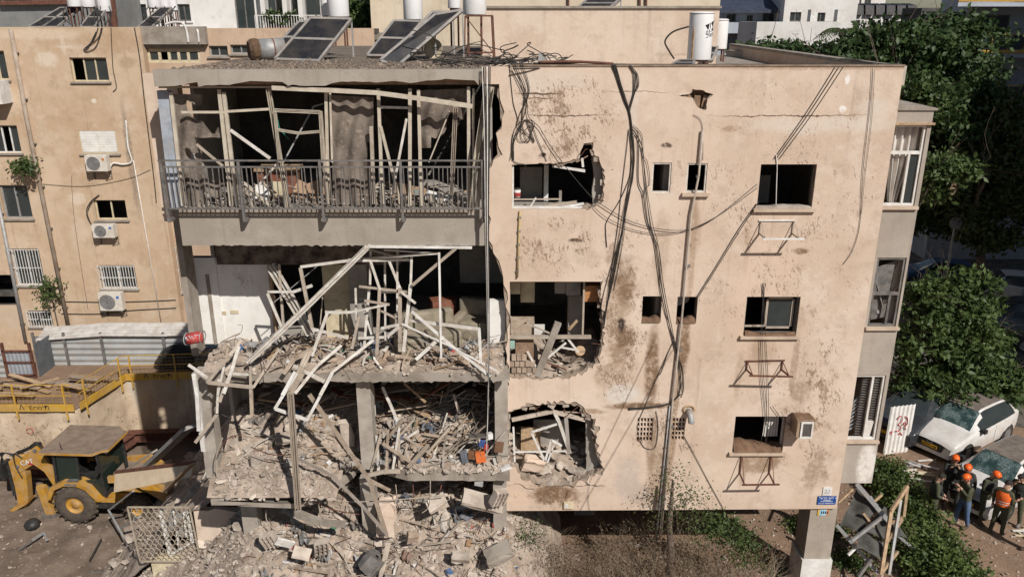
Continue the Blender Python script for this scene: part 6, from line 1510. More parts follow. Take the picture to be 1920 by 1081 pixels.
kbox(82, 358, 102, 390, 17.06, mat('mint_panel', (.30, .45, .38)), 'small mint green panel at the kitchen left edge', 'mint_panel', 'panel', .03)
# block wall left standing under the rail
bw = thing('block_wall', 'low remnant of block wall in the middle kitchen opening', 'wall', g(128, 515))
for r_ in range(4):
    for c_ in range(5):
        p = P(920+(90+22*c_+(8 if r_ % 2 else 0))*.4438, 480+(505-26*r_)*.444, 17.1)
        if r_ == 3 and c_ > 2: continue
        obj('block', MB().box(p+Vector((0, RND.uniform(0, .02), 0)), (.105, .12, .125), (0, 0, RND.uniform(-.08, .08))), m_tile, bw)
# lowest kitchen: white frames and boards
for k, (pts, wd, m, lb) in enumerate([([(96, 720), (102, 870)], 8, m_white, 'white upright of the lowest kitchen window'), ([(98, 826), (320, 822)], 7, m_white, 'white level bar of the lowest kitchen window'), ([(172, 742), (230, 868)], 9, m_white, 'white slanting bar, lowest kitchen left'), ([(172, 742), (280, 708)], 9, m_white, 'white upper bar, lowest kitchen left'), ([(268, 655), (290, 700), (335, 830)], 14, m_alu, 'pale bent bar falling through the lowest kitchen'), ([(230, 865), (255, 775), (300, 800)], 9, m_white, 'white bent frame corner in the lowest kitchen'), ([(318, 680), (330, 830)], 16, m_room, 'grey upright board in the lowest kitchen'), ([(240, 870), (265, 800)], 7, m_white, 'thin white bar in the lowest kitchen'), ([(90, 690), (260, 655), (400, 690)], 16, m_rubble, 'broken lintel strip hanging over the lowest kitchen'), ([(310, 600), (312, 680)], 6, m_rust, 'short reinforcing bar above the lowest kitchen'), ([(270, 655), (400, 660)], 5, m_alu_tan, 'thin rod over the lowest kitchen')]):
    profile([P(920+x*.4438, 480+y*.444, 17.15) for x, y in pts], wd*.0055, m, lb, None, 'bar', 'loose_bar', 'bar')
kbox(128, 722, 210, 845, 17.9, m_wood, 'brown wooden door panel in the lowest kitchen', 'wooden_door', 'panel', .05); kbox(180, 690, 330, 800, 18.2, m_room, 'grey tilted board behind the lowest kitchen frames', 'grey_board', 'board', .05)
slabpiece(0, 0, 17.2, (.5, .3, .32), (.3, .3, .2), 'large pinkish lump at left of the lowest kitchen', m_pink, lambda x, y, Y: P(920+180*.4438, 480+872*.444, Y)); slabpiece(0, 0, 17.2, (.34, .25, .2), (.2, .2, .6), 'brown concrete lump at right of the lowest kitchen', m_rubble, lambda x, y, Y: P(920+340*.4438, 480+950*.444, Y))
# upper kitchen window
zk3 = P(1000, 391, 17.1).z
kb = lambda x, y, Y=17.25: P(920+x*.333, 100+y*.333, Y)
a, b, z0, z1 = rect(960, 309, 1096, 391, 17.08)
fr = thing('kitchen_window_frame', 'white window frame left in the upper kitchen opening', 'window frame', (a, 17.08, z0))
obj('left_jamb', MB().bb(a, a+.04, 17.06, 17.12, z0, z1), m_white, fr); obj('head', MB().hexa([(a+.9, 17.06, z1-.05), (b, 17.06, z1-.16), (b, 17.1, z1-.16), (a+.9, 17.1, z1-.05), (a+.9, 17.06, z1-.01), (b, 17.06, z1-.10), (b, 17.1, z1-.10), (a+.9, 17.1, z1-.01)]), m_white, fr)
obj('sill_bar', MB().bb(a, b, 17.05, 17.15, z0, z0+.05), m_white, fr)
t = thing('paint_bucket', 'small white and red bucket on the upper kitchen sill', 'bucket', kb(150, 810)); p = kb(150, 812)
obj('body', MB().cyl(p, p+Z*.17, .065, .075, 14), m_white, t, True); obj('red_band', MB().cyl(p+Z*.04, p+Z*.12, .0705, .0745, 14), m_redcan, t)
obj('handle', MB().tube([p+Vector((.075*math.cos(a_), 0, .15+.06*math.sin(a_))) for a_ in [k*math.pi/8 for k in range(9)]], .005, 4), m_steel, t)
for k, (x0, y0, x1, y1, Y, m, lb) in enumerate([(165, 640, 290, 800, 18.4, m_room, 'grey kitchen wall panel inside the upper opening'), (300, 630, 325, 790, 18.0, m_white, 'white upright inside the upper kitchen'), (385, 775, 400, 840, 17.3, m_room, 'small grey upright on the upper kitchen sill')]):
    a, b, z0, z1 = rect(920+x0*.333, 100+y0*.333, 920+x1*.333, 100+y1*.333, Y); tag(obj('upright_board', MB().bb(a, b, Y, Y+.08, z0-.3 if k < 2 else z0, z1), m), lb, 'panel')
for k, (pts, wd, m, lb) in enumerate([([(120, 822), (395, 820)], 8, m_alu_tan, 'level pale bar on the upper kitchen sill'), ([(220, 868), (255, 812)], 9, m_white, 'short white stick on the upper kitchen sill'), ([(300, 862), (485, 835)], 14, m_alu_tan, 'tan board lying on the upper kitchen sill'), ([(370, 868), (525, 845)], 12, m_white, 'white board lying on the upper kitchen sill'), ([(515, 590), (520, 640)], 12, m_white, 'white pipe end at the top of the upper kitchen hole'), ([(485, 612), (550, 575)], 5, m_wood, 'thin stick at the top of the upper kitchen hole')]):
    profile([kb(x, y, 17.12) for x, y in pts], wd*.004, m, lb, None, 'stick', 'loose_stick', 'bar')
chunks(30, (.0, 1.7, 17.05, 17.7), lambda x, y: zk3-.02, .05, .16, 'small debris lump on the upper kitchen sill', 'debris on the upper kitchen sill')
o = obj('inner_counter', MB().bb(P(958, 391, 17.2).x, P(1120, 391, 17.2).x, 17.2, 18.0, zk3-.25, zk3-.05), m_room); tag(o, 'dusty worktop behind the upper kitchen window', 'worktop')
# ================================================================ LEFT: GRILLE WALL, BOARDS ON THE PIT SLOPE
GY = 17.6
a, b, z0, z1 = rect(258, 945, 372, 1046, GY)
t = thing('ground_floor_wall', 'fragment of ground floor wall left standing beside the grille', 'wall', (-7.5, GY, 0))
x_r = P(480, 1000, GY).x
norm_fix(obj('wall_piece', MB().plate([(b-.05, -2.5), (x_r, -2.5)]+rag((x_r, P(480, 960, GY).z), (b-.05, P(380, 955, GY).z), .10, .18)+[(b-.05, P(380, 955, GY).z)], [], GY, GY+.2), m_pink, t))
obj('wall_foot', MB().bb(a+.2, b-.053, GY+.01, GY+.19, -2.5, z0), m_frame_cream, t)
m_gr = mat('cream_grille', (.40, .34, .26), (.26, .21, .15), 7, .8, dust=.2)
t = thing('window_grille', 'cream ornamental scale pattern window grille hanging at lower left', 'grille', ((a+b)/2, GY-.1, z0))
fr = MB()
tl_ = .08
for q in (((a, z0), (a-tl_, z1)), ((b, z0), (b-tl_, z1)), ((a-tl_, z1), (b-tl_, z1)), ((a, z0), (b, z0))): fr.bar((q[0][0], GY-.12, q[0][1]), (q[1][0], GY-.12, q[1][1]), .035)
obj('frame', fr, m_gr, t)
nx_, nz_ = 11, 12; cw, chh = (b-a)/nx_, (z1-z0)/nz_
for i in range(nx_):
    sc_ = MB()
    for j in range(nz_):
        zz = z0+chh*j; xx = a+cw*(i+(.5 if j % 2 else 0))-tl_*(j/nz_)
        if i == nx_-1 and j % 2: continue
        sc_.tube([(xx+cw/2-cw/2*math.cos(q), GY-.12, zz+chh*.98*math.sin(q)) for q in [k*math.pi/8 for k in range(9)]], .010, 4)
    obj('scale_bars', sc_, m_gr, t)
t = thing('white_window', 'white broken window frame leaning behind the scale grille', 'window frame', ((a+b)/2, GY+.2, z0))
for q in (((300, 950), (320, 1040)), ((352, 955), (362, 1015)), ((318, 1040), (365, 1012)), ((325, 950), (335, 1020)), ((345, 960), (350, 1005))): obj('bar', MB().bar(P(*q[0], GY+.1), P(*q[1], GY+.1), .09 if q[0][0] in (300, 352) else .05), m_white, t)
obj('grey_sheet', MB().hexa([P(315, 1000, GY+.3), P(360, 1010, GY+.3), P(360, 1010, GY+.32), P(315, 1000, GY+.32), P(318, 955, GY+.3), P(350, 960, GY+.3), P(350, 960, GY+.32), P(318, 955, GY+.32)]), m_galv, t)
# cream board over the loader
A, B, C_, D = P(216, 922, 22.6), P(360, 893, 21.0), P(366, 866, 21.2), P(218, 884, 22.8)
t = thing('cream_board', 'large cream board with brown edge lying across the backhoe bonnet', 'board', (A+B)/2)
n_ = (B-A).cross(D-A).normalized()*.05
obj('panel', MB().hexa([A, B, C_, D, A+n_, B+n_, C_+n_, D+n_]), mat('cream_panel', (.62, .50, .35), (.55, .42, .28), 3, .7, dust=.15), t)
obj('edge_strip', MB().bar(D+Vector((0, -.03, .02)), C_+Vector((0, -.03, .02)), .12, .07), m_rust, t)
for k, (x0, y0, x1, y1, Y0, Y1, wd, th, m, lb) in enumerate([(310, 920, 362, 868, 20.5, 19.0, .2, .04, m_wood, 'brown edged board leaning at the end of the cream board'), (280, 870, 355, 800, 24.5, 22.5, .5, .12, m_galv, 'broad grey slab slanting behind the cream board'), (205, 900, 290, 845, 25, 24, .25, .06, m_conc, 'grey plank lying behind the loader'),
        (205, 955, 250, 920, 23.5, 22.2, .06, .05, m_galv, 'grey angle bar sticking up beside the front wheel'), (203, 955, 245, 1030, 23.5, 22, .06, .05, m_galv, 'long thin angle bar lying in front of loader'), (225, 990, 262, 968, 23, 22, .08, .06, m_galv, 'short blue grey bar on the mud by the grille'),
        (60, 1012, 82, 998, 23.2, 23.6, .08, .06, m_galv, 'bent grey bar lying on the mud, left'), (35, 1030, 80, 1000, 22.7, 23.6, .07, .05, m_steel, 'grey frame bar lying in the mud, far left'), (82, 998, 88, 1012, 23.6, 23.2, .07, .05, m_galv, 'short end of bent bar on the mud'), (150, 1075, 235, 1068, 21.7, 21.8, .06, .05, m_steel, 'dark bar at the bottom edge of the mud'), (210, 1065, 270, 1020, 21.8, 22.6, .08, .03, m_wood, 'orange brown strip on the mud below the grille'), (168, 1050, 190, 1010, 22.2, 23.2, .05, .04, m_cable, 'dark curved hose on the mud')]):
    a_, b_ = P(x0, y0, Y0), P(x1, y1, Y1)
    tag(obj('loose_board', MB().bar(a_, b_, wd, th), m), lb, 'board')
m_mudstone = mat('muddy_stones', (.24, .19, .15), (.15, .115, .09), 4, 1, rnd=.2)
def hs(x, y): return max(pit_h(x, y), h0(x, y))
chunks(80, (-24, -11.5, 21.3, 26), pit_h, .05, .28, 'stone or concrete lump lying on the pit mud', 'lumps on the pit mud')
stuff(scatter_mesh('pit_gravel', fine(3400, (-24, -9.5, 21, 28.5), pit_h, None, .02, .11), m_mudstone), 'pebbles and fragments scattered on the pit mud', 'gravel')
def hslope(x, y): return pit_h(x, y)+max(0, (x+13.6))*.62
stuff(hfield('rubble_slope', -14.2, -5.8, 17.5, 29.0, .12, lambda x, y: hslope(x, y)+.12*fbm(x, y, 3, 2.2, 3)-.1, m_dirt), 'slope of rubble between the pit and the ruined building', 'rubble')
chunks(120, (-13.0, -7.2, 18.5, 27), hslope, .1, .5, 'concrete chunk on the rubble slope beside the loader', 'chunks on the loader slope')
strips(40, (-13, -7.5, 19, 26), hslope, 'broken strip on the rubble slope beside the loader', 'strips on the loader slope')
for k in range(3):
    p = P((52, 58, 66)[k], (985, 990, 988)[k], 24)
p = G(62, 988, PITZ); o = obj('black_bag', MB().lathe((p.x, p.y, PITZ+.02), Z, [(0, 0), (.25, .02), (.28, .12), (.2, .25), (.08, .3), (0, .3)], 9), m_black, None, True); tag(o, 'small black bag lying on the mud beside loader', 'bag')

# torn sheets, cloth and coloured household litter through the wreckage
def crumpled(label, p, sx, sy, m, rot, amp=.12):
    n = 9; mt = Euler(rot).to_matrix(); V = []; F = []
    for j in range(n+1):
        for i in range(n+1):
            u, v = i/n-.5, j/n-.5; V.append(tuple(p+mt @ Vector((u*sx, v*sy, amp*(math.sin(u*9+p.x*7)+math.sin(v*11+p.y*5+u*4)+RND.uniform(-.5, .5))*.5))))
    for j in range(n):
        for i in range(n):
            if RND.random() < .06: continue
            k = j*(n+1)+i; F.append((k, k+1, k+n+2, k+n+1))
    tag(mesh_obj('crumpled_sheet', V, F, m), label, 'crumpled sheet', 'crumpled sheets in the wreckage')
m_cl = [mat('torn_cloth_%d' % k, c, mul(c, .6), 3, .95, dust=.35) for k, c in enumerate(((.34, .31, .27), (.14, .13, .125), (.48, .44, .39), (.20, .12, .09), (.10, .13, .18)))]
for (nm, rg, fn, n) in (('middle slab', (-6.4, -.7, 16.4, 17.5), h2, 12), ('first floor slab', (-6.4, -.6, 16.6, 18.2), h1, 16), ('ground mound', (-5.8, -.3, 14.9, 17.4), h0, 16)):
    for k in range(n):
        x, y = RND.uniform(*rg[:2]), RND.uniform(*rg[2:]); crumpled('crumpled sheet or torn cloth lying on the '+nm, Vector((x, y, fn(x, y)+.08)), RND.uniform(.25, .8), RND.uniform(.2, .5), m_cl[k % 5] if k % 3 else m_galv, (RND.uniform(-.5, .7), RND.uniform(-.4, .4), RND.uniform(0, 6)))
lit = [mat('litter_%d' % k, c, mul(c, .7), 6, .8, dust=.2) for k, c in enumerate(((.62, .60, .57), (.04, .11, .26), (.35, .05, .04), (.06, .20, .14), (.30, .17, .08)))]
for k, m in enumerate(lit):
    mb = MB()
    for q in range(46 if k in (0, 4) else 14):
        f_, rg = RND.choice(((h2, (-6.4, -.6, 16.4, 17.6)), (h1, (-6.2, -.4, 16.6, 18.2)), (h0, (-6, .2, 14.8, 17.5)), (h0, (-6, .2, 14.8, 17.5))))
        x, y = RND.uniform(*rg[:2]), RND.uniform(*rg[2:]); mb.box((x, y, f_(x, y)+.05), (RND.uniform(.04, .2), RND.uniform(.03, .14), RND.uniform(.015, .09)), (RND.uniform(-.7, .7), RND.uniform(-.7, .7), RND.uniform(0, 6)))
    stuff(obj('household_litter', mb, m), 'small household litter mixed into the rubble', 'litter')
# thin bent wires and rods tangled over both floors
wires = MB()
for k in range(150):
    f_, rg = ((h2, (-6.4, -.6, 16.3, 17.4)), (h1, (-6.4, -.4, 16.5, 18)), (h0, (-6, -.2, 15, 17.4)))[k % 3]
    x, y = RND.uniform(*rg[:2]), RND.uniform(*rg[2:]); pts = [Vector((x, y, f_(x, y)+.02))]; d = Vector((RND.gauss(0, 1), RND.gauss(0, .3), RND.gauss(.3, .4))).normalized()
    for q in range(5): d = (d+Vector((RND.gauss(0, .45), RND.gauss(0, .25), RND.gauss(-.08, .4)))).normalized(); pts.append(pts[-1]+d*RND.uniform(.12, .3)); pts[-1].z = max(pts[-1].z, f_(pts[-1].x, max(pts[-1].y, rg[2]))+.01)
    wires.tube(smooth_path(pts, 3), RND.choice((.005, .007, .009)), 4)
stuff(obj('wire_tangle', wires, mat('rusty_wire', (.10, .075, .06), (.20, .16, .13), 8, .9)), 'thin bent wires and rods tangled through the wreckage', 'wires')

# rubble caught along the broken slab edges and on the ground under the facade
chunks(90, (-6.6, -.3, 16.16, 16.4), lambda x, y: zF2-.02, .06, .22, 'concrete chunk caught on the front edge of the middle slab', 'chunks on the middle slab edge', share=.2)
chunks(80, (-2.6, -.3, 16.36, 16.6), lambda x, y: zF1-.02, .08, .3, 'concrete chunk caught on the right first floor slab edge', 'chunks on the first floor edge', share=.2)
chunks(70, (-6.6, -4.0, 15.72, 16.1), lambda x, y: sg[2][2]+.02, .06, .24, 'concrete chunk caught on the sagging slab edge', 'chunks on the sagging edge', share=.2)
chunks(90, (.4, 6.8, 15.6, 20), lambda x, y: 0, .05, .22, 'stone lying on the earth under the facade', 'stones under the facade', share=.15)

stuff(scatter_mesh('rubble_fragments', MEDIUM, m_rubble), 'smaller concrete fragments mixed through all the rubble', 'rubble')
for k_, mb_ in STRIPS.items(): stuff(obj('splinter_litter', mb_, bpy.data.materials[k_]), 'small splinters and strips mixed through the rubble', 'splinters')

# ================================================================ BUILDINGS BEHIND
def house(name, label, x0, x1, ytop, Y, m, wins=(), dp=4, ref_y=60, fm=None, slabs=(), roofm=None, X0=None, X1=None, zt=None):
    """block standing on the ground; wins are picture boxes cut as real openings, with frame and pane"""
    a = P(x0, ref_y, Y).x if X0 is None else X0; b = P(x1, ref_y, Y).x if X1 is None else X1
    z1 = P(960, ytop, Y).z if zt is None else zt
    t = thing(name, label, 'building', ((a+b)/2, Y, 0))
    hs_ = []
    for w_ in wins:
        q = rect(*w_, Y); hs_.append([(max(a+.1, q[0]), q[2]), (min(b-.1, q[1]), q[2]), (min(b-.1, q[1]), min(z1-.1, q[3])), (max(a+.1, q[0]), min(z1-.1, q[3]))])
    obj('front_wall', MB().plate([(a, 0), (b, 0), (b, z1), (a, z1)], hs_, Y, Y+.25), m, t)
    obj('side_wall', MB().bb(a, a+.25, Y+.252, Y+dp, 0, z1-.01), m, t); obj('side_wall', MB().bb(b-.25, b, Y+.252, Y+dp, 0, z1-.01), m, t)
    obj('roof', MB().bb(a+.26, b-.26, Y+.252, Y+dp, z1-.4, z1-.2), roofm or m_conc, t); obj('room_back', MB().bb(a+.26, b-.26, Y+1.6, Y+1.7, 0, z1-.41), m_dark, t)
    for h_ in hs_:
        (u0, v0), (u1, _), (_, v1), _ = h_
        fr = MB(); f_ = .07
        for q in ((u0, u0+f_, v0, v1), (u1-f_, u1, v0, v1), (u0+f_, u1-f_, v1-f_, v1), (u0+f_, u1-f_, v0, v0+f_), ((u0+u1)/2-.03, (u0+u1)/2+.03, v0+f_, v1-f_)): fr.bb(q[0], q[1], Y+.1, Y+.16, q[2], q[3])
        wo = obj('window_frame', fr, fm or m_steel, t); obj('pane', MB().bb(u0+f_, u1-f_, Y+.13, Y+.136, v0+f_, v1-f_), m_glass, wo)
        obj('sill', MB().bb(u0-.1, u1+.1, Y-.1, Y-.003, v0-.08, v0-.002), m, wo)
    for (y0, y1, o_) in slabs: obj('ledge', MB().bb(a-.02, b+.02, Y-o_, Y-.003, P(960, y1, Y).z, P(960, y0, Y).z), m, t)
    return t, a, b, z1
m_wh = plaster('white_render', (0.66, 0.635, 0.60), (0.58, 0.55, 0.51), Y=46, streak=.2, bump=.15)
m_cream = plaster('cream_render', (0.62, 0.525, 0.40), (0.55, 0.455, 0.335), Y=38, streak=.2, bump=.15)
m_gy = plaster('grey_render', (0.20, 0.20, 0.195), (0.15, 0.15, 0.145), Y=44, streak=.3, bump=.2)
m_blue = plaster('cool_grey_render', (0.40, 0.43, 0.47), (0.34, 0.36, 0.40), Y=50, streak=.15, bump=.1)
t, a, b, z1 = house('white_apartment_house', 'white apartment house behind the roofs with a planted balcony', 207, 692, -60, 46, m_wh, [(246, 8, 276, 48), (333, 8, 357, 40), (440, -40, 477, 65), (500, -40, 532, 60), (545, -40, 600, 60)], slabs=((66, 73, 1.0),))
xa, xb = P(478, 40, 45.1).x, P(600, 40, 45.1).x; zb_ = P(960, 66, 45.1).z
rl_ = obj('balcony_rail', MB().bar((xa, 45.15, zb_+1.0), (xb, 45.15, zb_+1.0), .05), m_white, t)
for k in range(26): obj('baluster', MB().bar((xa+(xb-xa)*k/25, 45.15, zb_), (xa+(xb-xa)*k/25, 45.15, zb_+1.0), .03), m_white, rl_)
for k, xx in enumerate((495, 536, 565)): obj('balcony_column', MB().bb(P(xx, 40, 45.3).x-.12, P(xx, 40, 45.3).x+.12, 45.3, 45.99, zb_, zb_+3.2), m_wh, t)
m_pot = mat('terracotta', (.42, .17, .09))
t, *_ = house('grey_house', 'dark grey house with brown timbers at the upper left corner', -200, 205, -60, 42, m_gy, [(-60, -30, 60, 8)])
obj('timber_beam', MB().bar(P(0, 6, 41.8), P(130, 4, 41.8), .2), m_rust, t); obj('timber_post', MB().bar(P(209, -10, 41.7), P(216, 52, 41.7), .22), m_rust, t)
t, a, b, z1 = house('cream_apartment_house', 'plain cream building rising behind the stair house', 697, 1346, -60, 38, m_cream, [], dp=6)
for k, xx in enumerate((905, 1066, 1200, 1212)): obj('wall_pipe', MB().bar(P(xx, -40, 37.9), P(xx, 60, 37.9), .07), m_rust if k else m_black, t)
solar(P(1080, 17, 24.0), P(1140, 17, 24.0), P(1165, -6, 24.6), P(1105, -6, 24.6), 'dark solar panel on top of the stair house')
m_droof = mat('dark_roof', (.05, .06, .085), (.035, .04, .06), 2, .5)
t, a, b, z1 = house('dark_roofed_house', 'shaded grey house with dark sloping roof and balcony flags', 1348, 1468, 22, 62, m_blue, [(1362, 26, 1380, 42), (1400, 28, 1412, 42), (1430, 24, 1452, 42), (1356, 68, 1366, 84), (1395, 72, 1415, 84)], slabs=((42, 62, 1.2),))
obj('sloping_roof', MB().hexa([(a-.3, 61, z1-.1), (b+.3, 61, z1-.1), (b+.3, 68, z1+2.2), (a-.3, 68, z1+2.2), (a-.3, 61, z1+.1), (b+.3, 61, z1+.1), (b+.3, 68, z1+2.4), (a-.3, 68, z1+2.4)]), m_droof, t)
house('white_modern_house', 'bright white modern house with square windows in the background', 1466, 1602, -30, 60, m_wh, [(1481, 23, 1502, 41), (1531, 24, 1547, 42)], slabs=())
t, a, b, z1 = house('low_white_block', 'low blank white block in front of the modern house', 1418, 1592, 41, 55, m_wh, [], dp=4.5)
for xx in (1518, 1568): obj('white_cabinet', MB().bb(P(xx, 38, 55.5).x, P(xx+13, 38, 55.5).x, 55.4, 56, z1-.1, z1+.75), m_white, t)
t, a, b, z1 = house('glass_roofed_house', 'white house with a slanting dark glass roof far behind', 1594, 1712, 28, 85, m_wh, [(1600, 38, 1612, 58), (1630, 38, 1640, 50), (1645, 38, 1651, 50), (1655, 35, 1666, 50)])
for k in range(6): obj('glass_bay', MB().hexa([(a+(b-a)*k/6+.1, 84.6, z1), (a+(b-a)*(k+1)/6-.1, 84.6, z1), (a+(b-a)*(k+1)/6-.1, 86.6, z1), (a+(b-a)*k/6+.1, 86.6, z1), (a+(b-a)*k/6+.1, 84.9, z1+.9), (a+(b-a)*(k+1)/6-.1, 84.9, z1+.9), (a+(b-a)*(k+1)/6-.1, 86.5, z1+1.1), (a+(b-a)*k/6+.1, 86.5, z1+1.1)]), m_panel, t)
house('far_tower', 'pale tower block with dark window strips in the distance', 1600, 1652, -40, 140, m_wh, [(1612, -20, 1616, 12), (1622, -20, 1634, 12)], dp=5)
house('mesh_clad_house', 'dark mesh covered construction building in the distance', 1722, 1802, 15, 80, mat('dark_mesh', (.06, .058, .055), (.11, .10, .095), 1.2, .9), [(1735, 22, 1755, 44), (1765, 22, 1785, 44)])
m_tan = mat('tan_slab', (.33, .28, .22)); 
BYB = 47.0
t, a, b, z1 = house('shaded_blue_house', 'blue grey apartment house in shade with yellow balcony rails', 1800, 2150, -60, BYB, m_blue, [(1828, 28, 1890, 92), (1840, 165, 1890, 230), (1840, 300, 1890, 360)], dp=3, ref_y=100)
for y in (5, 98, 190):
    zz = P(960, y, BYB).z; xa = P(1786 if y < 50 else 1815, y, BYB-1).x
    obj('balcony_slab', MB().bb(xa, b-1, BYB-1.6, BYB-.004, zz-.22, zz), m_blue, t)
    r_ = obj('balcony_rail', MB().bar((xa, BYB-1.55, zz+.1), (b-1, BYB-1.55, zz+.1), .16), m_yel, t); obj('top_rail', MB().bar((xa, BYB-1.55, zz+1.0), (b-1, BYB-1.55, zz+1.0), .06), m_yel, r_)
    for k in range(12): obj('rail_post', MB().bar((xa+k*.9, BYB-1.55, zz+.1), (xa+k*.9, BYB-1.55, zz+1.0), .05), m_yel, r_)
    obj('glass_guard', MB().bb(xa, b-1, BYB-1.53, BYB-1.52, zz+.2, zz+.95), m_glass, r_)
# blocks added out of view, sized to throw shade over street trees and blue house
for nm, lb, X0, X1, Y0, Y1, zt in (('street_shade_house', 'unseen apartment block added right of the street to shade the trees', 26.5, 37, 20, 31.5, 18.5), ('street_shade_tower', 'unseen taller block added beside it to shade the blue house', 37.2, 62, 18, 33, 30)):
    t = thing(nm, lb, 'building', ((X0+X1)/2, Y0, 0)); obj('walls', MB().bb(X0, X1, Y0, Y1, 0, zt), m_wh, t)
    for k in range(int(zt/3.2)):
        for j in range(4): obj('window', MB().bb(X0-.04, X0-.004, Y0+1+j*2.6, Y0+2.2+j*2.6, 1+k*3.2, 2.3+k*3.2), m_glass, t)
    obj('roof_edge', MB().bb(X0-.1, X1+.1, Y0-.1, Y1+.1, zt+.003, zt+.25), m_conc, t)
# roof parapet of a neighbour at the right of the tanks
pr = thing('rear_roof_parapet', 'long grey parapet wall slanting behind the right roof', 'wall', P(1450, 110, 27))
A, B = P(1362, 94, 29.0), P(1690, 124, 22)
obj('wall', MB().hexa([A-Z*.5, B-Z*.5, B-Z*.5+Vector((.2, .1, 0)), A-Z*.5+Vector((.2, .1, 0)), A, B, B+Vector((.2, .1, 0)), A+Vector((.2, .1, 0))]), m_bay, pr)

# ================================================================ TREES
def leaf_mat(name, c, c2):
    s = NT(name); n = s.noise(1.1, 3); n2 = s.noise(14, 2)
    col = s.mix(s.ramp(n.outputs[0], .35, .65), c, c2); col = s.mix(s.math('MULTIPLY', s.ramp(n2.outputs[0], .4, .7), .6), col, mul(c2, .5))
    m = s.out(col, .5, 0, .25); tr = s.add('ShaderNodeBsdfTranslucent'); s.lk(col, tr.inputs['Color'])
    mx = s.add('ShaderNodeMixShader'); mx.inputs[0].default_value = .22; s.lk(s.b.outputs[0], mx.inputs[1]); s.lk(tr.outputs[0], mx.inputs[2]); s.lk(mx.outputs[0], s.n['Material Output'].inputs[0]); return m
m_lf = leaf_mat('leaf_green', (0.095, 0.135, 0.04), (0.05, 0.08, 0.024)); m_lf2 = leaf_mat('leaf_dark', (0.065, 0.105, 0.032), (0.035, 0.062, 0.02)); m_lf3 = leaf_mat('leaf_olive', (0.09, 0.12, 0.04), (0.055, 0.075, 0.025)); m_lf4 = leaf_mat('leaf_dry', (0.20, 0.15, 0.095), (0.12, 0.085, 0.05))
m_bark = mat('bark', (.16, .12, .09), (.09, .065, .05), 6, .95, bump=.8)
NPR = np.random.default_rng(5)
def leaves(lobes, n_clump, per, size, spread=.28, droop=.2, shell=.55):
    """numpy leaf cloud: clumps in the outer shell of ellipsoid lobes, each leaf a folded pair of faces"""
    if min(l[3] for l in lobes) > .8:            # break big lobes into uneven smaller ones
        nl = []
        for l in lobes:
            for k in range(12):
                dd = NPR.normal(size=3); dd /= np.linalg.norm(dd); f_ = NPR.uniform(.16, .40)
                nl.append((*(np.array(l[:3])+dd*np.array(l[3:6])*(1.12-f_*.8)), *(np.array(l[3:6])*f_)))
        lobes = nl
    w_ = np.array([l[3]*l[4]*l[5] for l in lobes]); w_ = w_**.67; w_ /= w_.sum()
    idx = NPR.choice(len(lobes), n_clump, p=w_); L_ = np.array(lobes)[idx]
    d = NPR.normal(size=(n_clump, 3)); d /= np.linalg.norm(d, axis=1)[:, None]
    rr = (shell+(1-shell)*NPR.random(n_clump)**.7)*(1+.16*np.sin(d[:, 0]*7+d[:, 2]*5))
    cc = L_[:, :3]+d*L_[:, 3:6]*rr[:, None]
    N = n_clump*per
    c_ = np.repeat(cc, per, 0)+NPR.normal(size=(N, 3))*spread*np.array((1, 1, .75))
    out = np.repeat(d, per, 0)
    ax = NPR.normal(size=(N, 3))+out*.6; ax[:, 2] -= droop; ax /= np.linalg.norm(ax, axis=1)[:, None]
    up = NPR.normal(size=(N, 3))*.8+out*.8+np.array((0, 0, .6)); sd = np.cross(ax, up); sd /= np.linalg.norm(sd, axis=1)[:, None]+1e-9
    ln = size*(.6+.8*NPR.random(N))[:, None]; wd = ln*.27; nr = np.cross(sd, ax)
    a = c_-ax*ln*.5; b = c_+ax*ln*.5; l_ = c_+sd*wd-nr*wd*.25; r_ = c_-sd*wd-nr*wd*.25
    V = np.stack([a, l_, b, r_], 1).reshape(-1, 3); k = np.arange(N)[:, None]*4
    return V, np.concatenate([k+np.array([[0, 3, 2]]), k+np.array([[0, 2, 1]])], 1).reshape(-1, 3)
def np_mesh(name, V, F, m, parent=None):
    off = WL.get(parent.name, Vector()) if parent is not None else Vector()
    me = bpy.data.meshes.new(name); me.vertices.add(len(V)); me.vertices.foreach_set('co', (V-np.array(off)).astype(np.float32).ravel())
    me.loops.add(F.size); me.loops.foreach_set('vertex_index', F.astype(np.int32).ravel())
    me.polygons.add(len(F)); me.polygons.foreach_set('loop_start', np.arange(0, F.size, 3, dtype=np.int32)); me.polygons.foreach_set('loop_total', np.full(len(F), 3, dtype=np.int32))
    me.update(calc_edges=True); me.validate(); me.materials.append(m); o = bpy.data.objects.new(name, me); COL.objects.link(o)
    if parent is not None: o.parent = parent; WL[o.name] = off
    return o
def branch(mb, p, d, ln, r, lv, spread=.6):
    pts = [p]; rs = [r]; q = p.copy(); dd = d.copy()
    for k in range(4): dd = (dd+Vector((RND.gauss(0, .14), RND.gauss(0, .14), RND.gauss(0, .08)))).normalized(); q = q+dd*ln/4; pts.append(q.copy()); rs.append(r*(1-.14*(k+1)))
    mb.tube(pts, rs, 6 if r > .03 else 4)
    if lv <= 0: return
    for k in range(RND.choice((2, 3, 3))):
        nd = (dd+Vector((RND.gauss(0, spread), RND.gauss(0, spread), RND.gauss(.12, spread*.6)))).normalized(); branch(mb, pts[RND.choice((2, 3, 4))], nd, ln*RND.uniform(.55, .8), rs[-1]*.75, lv-1, spread)
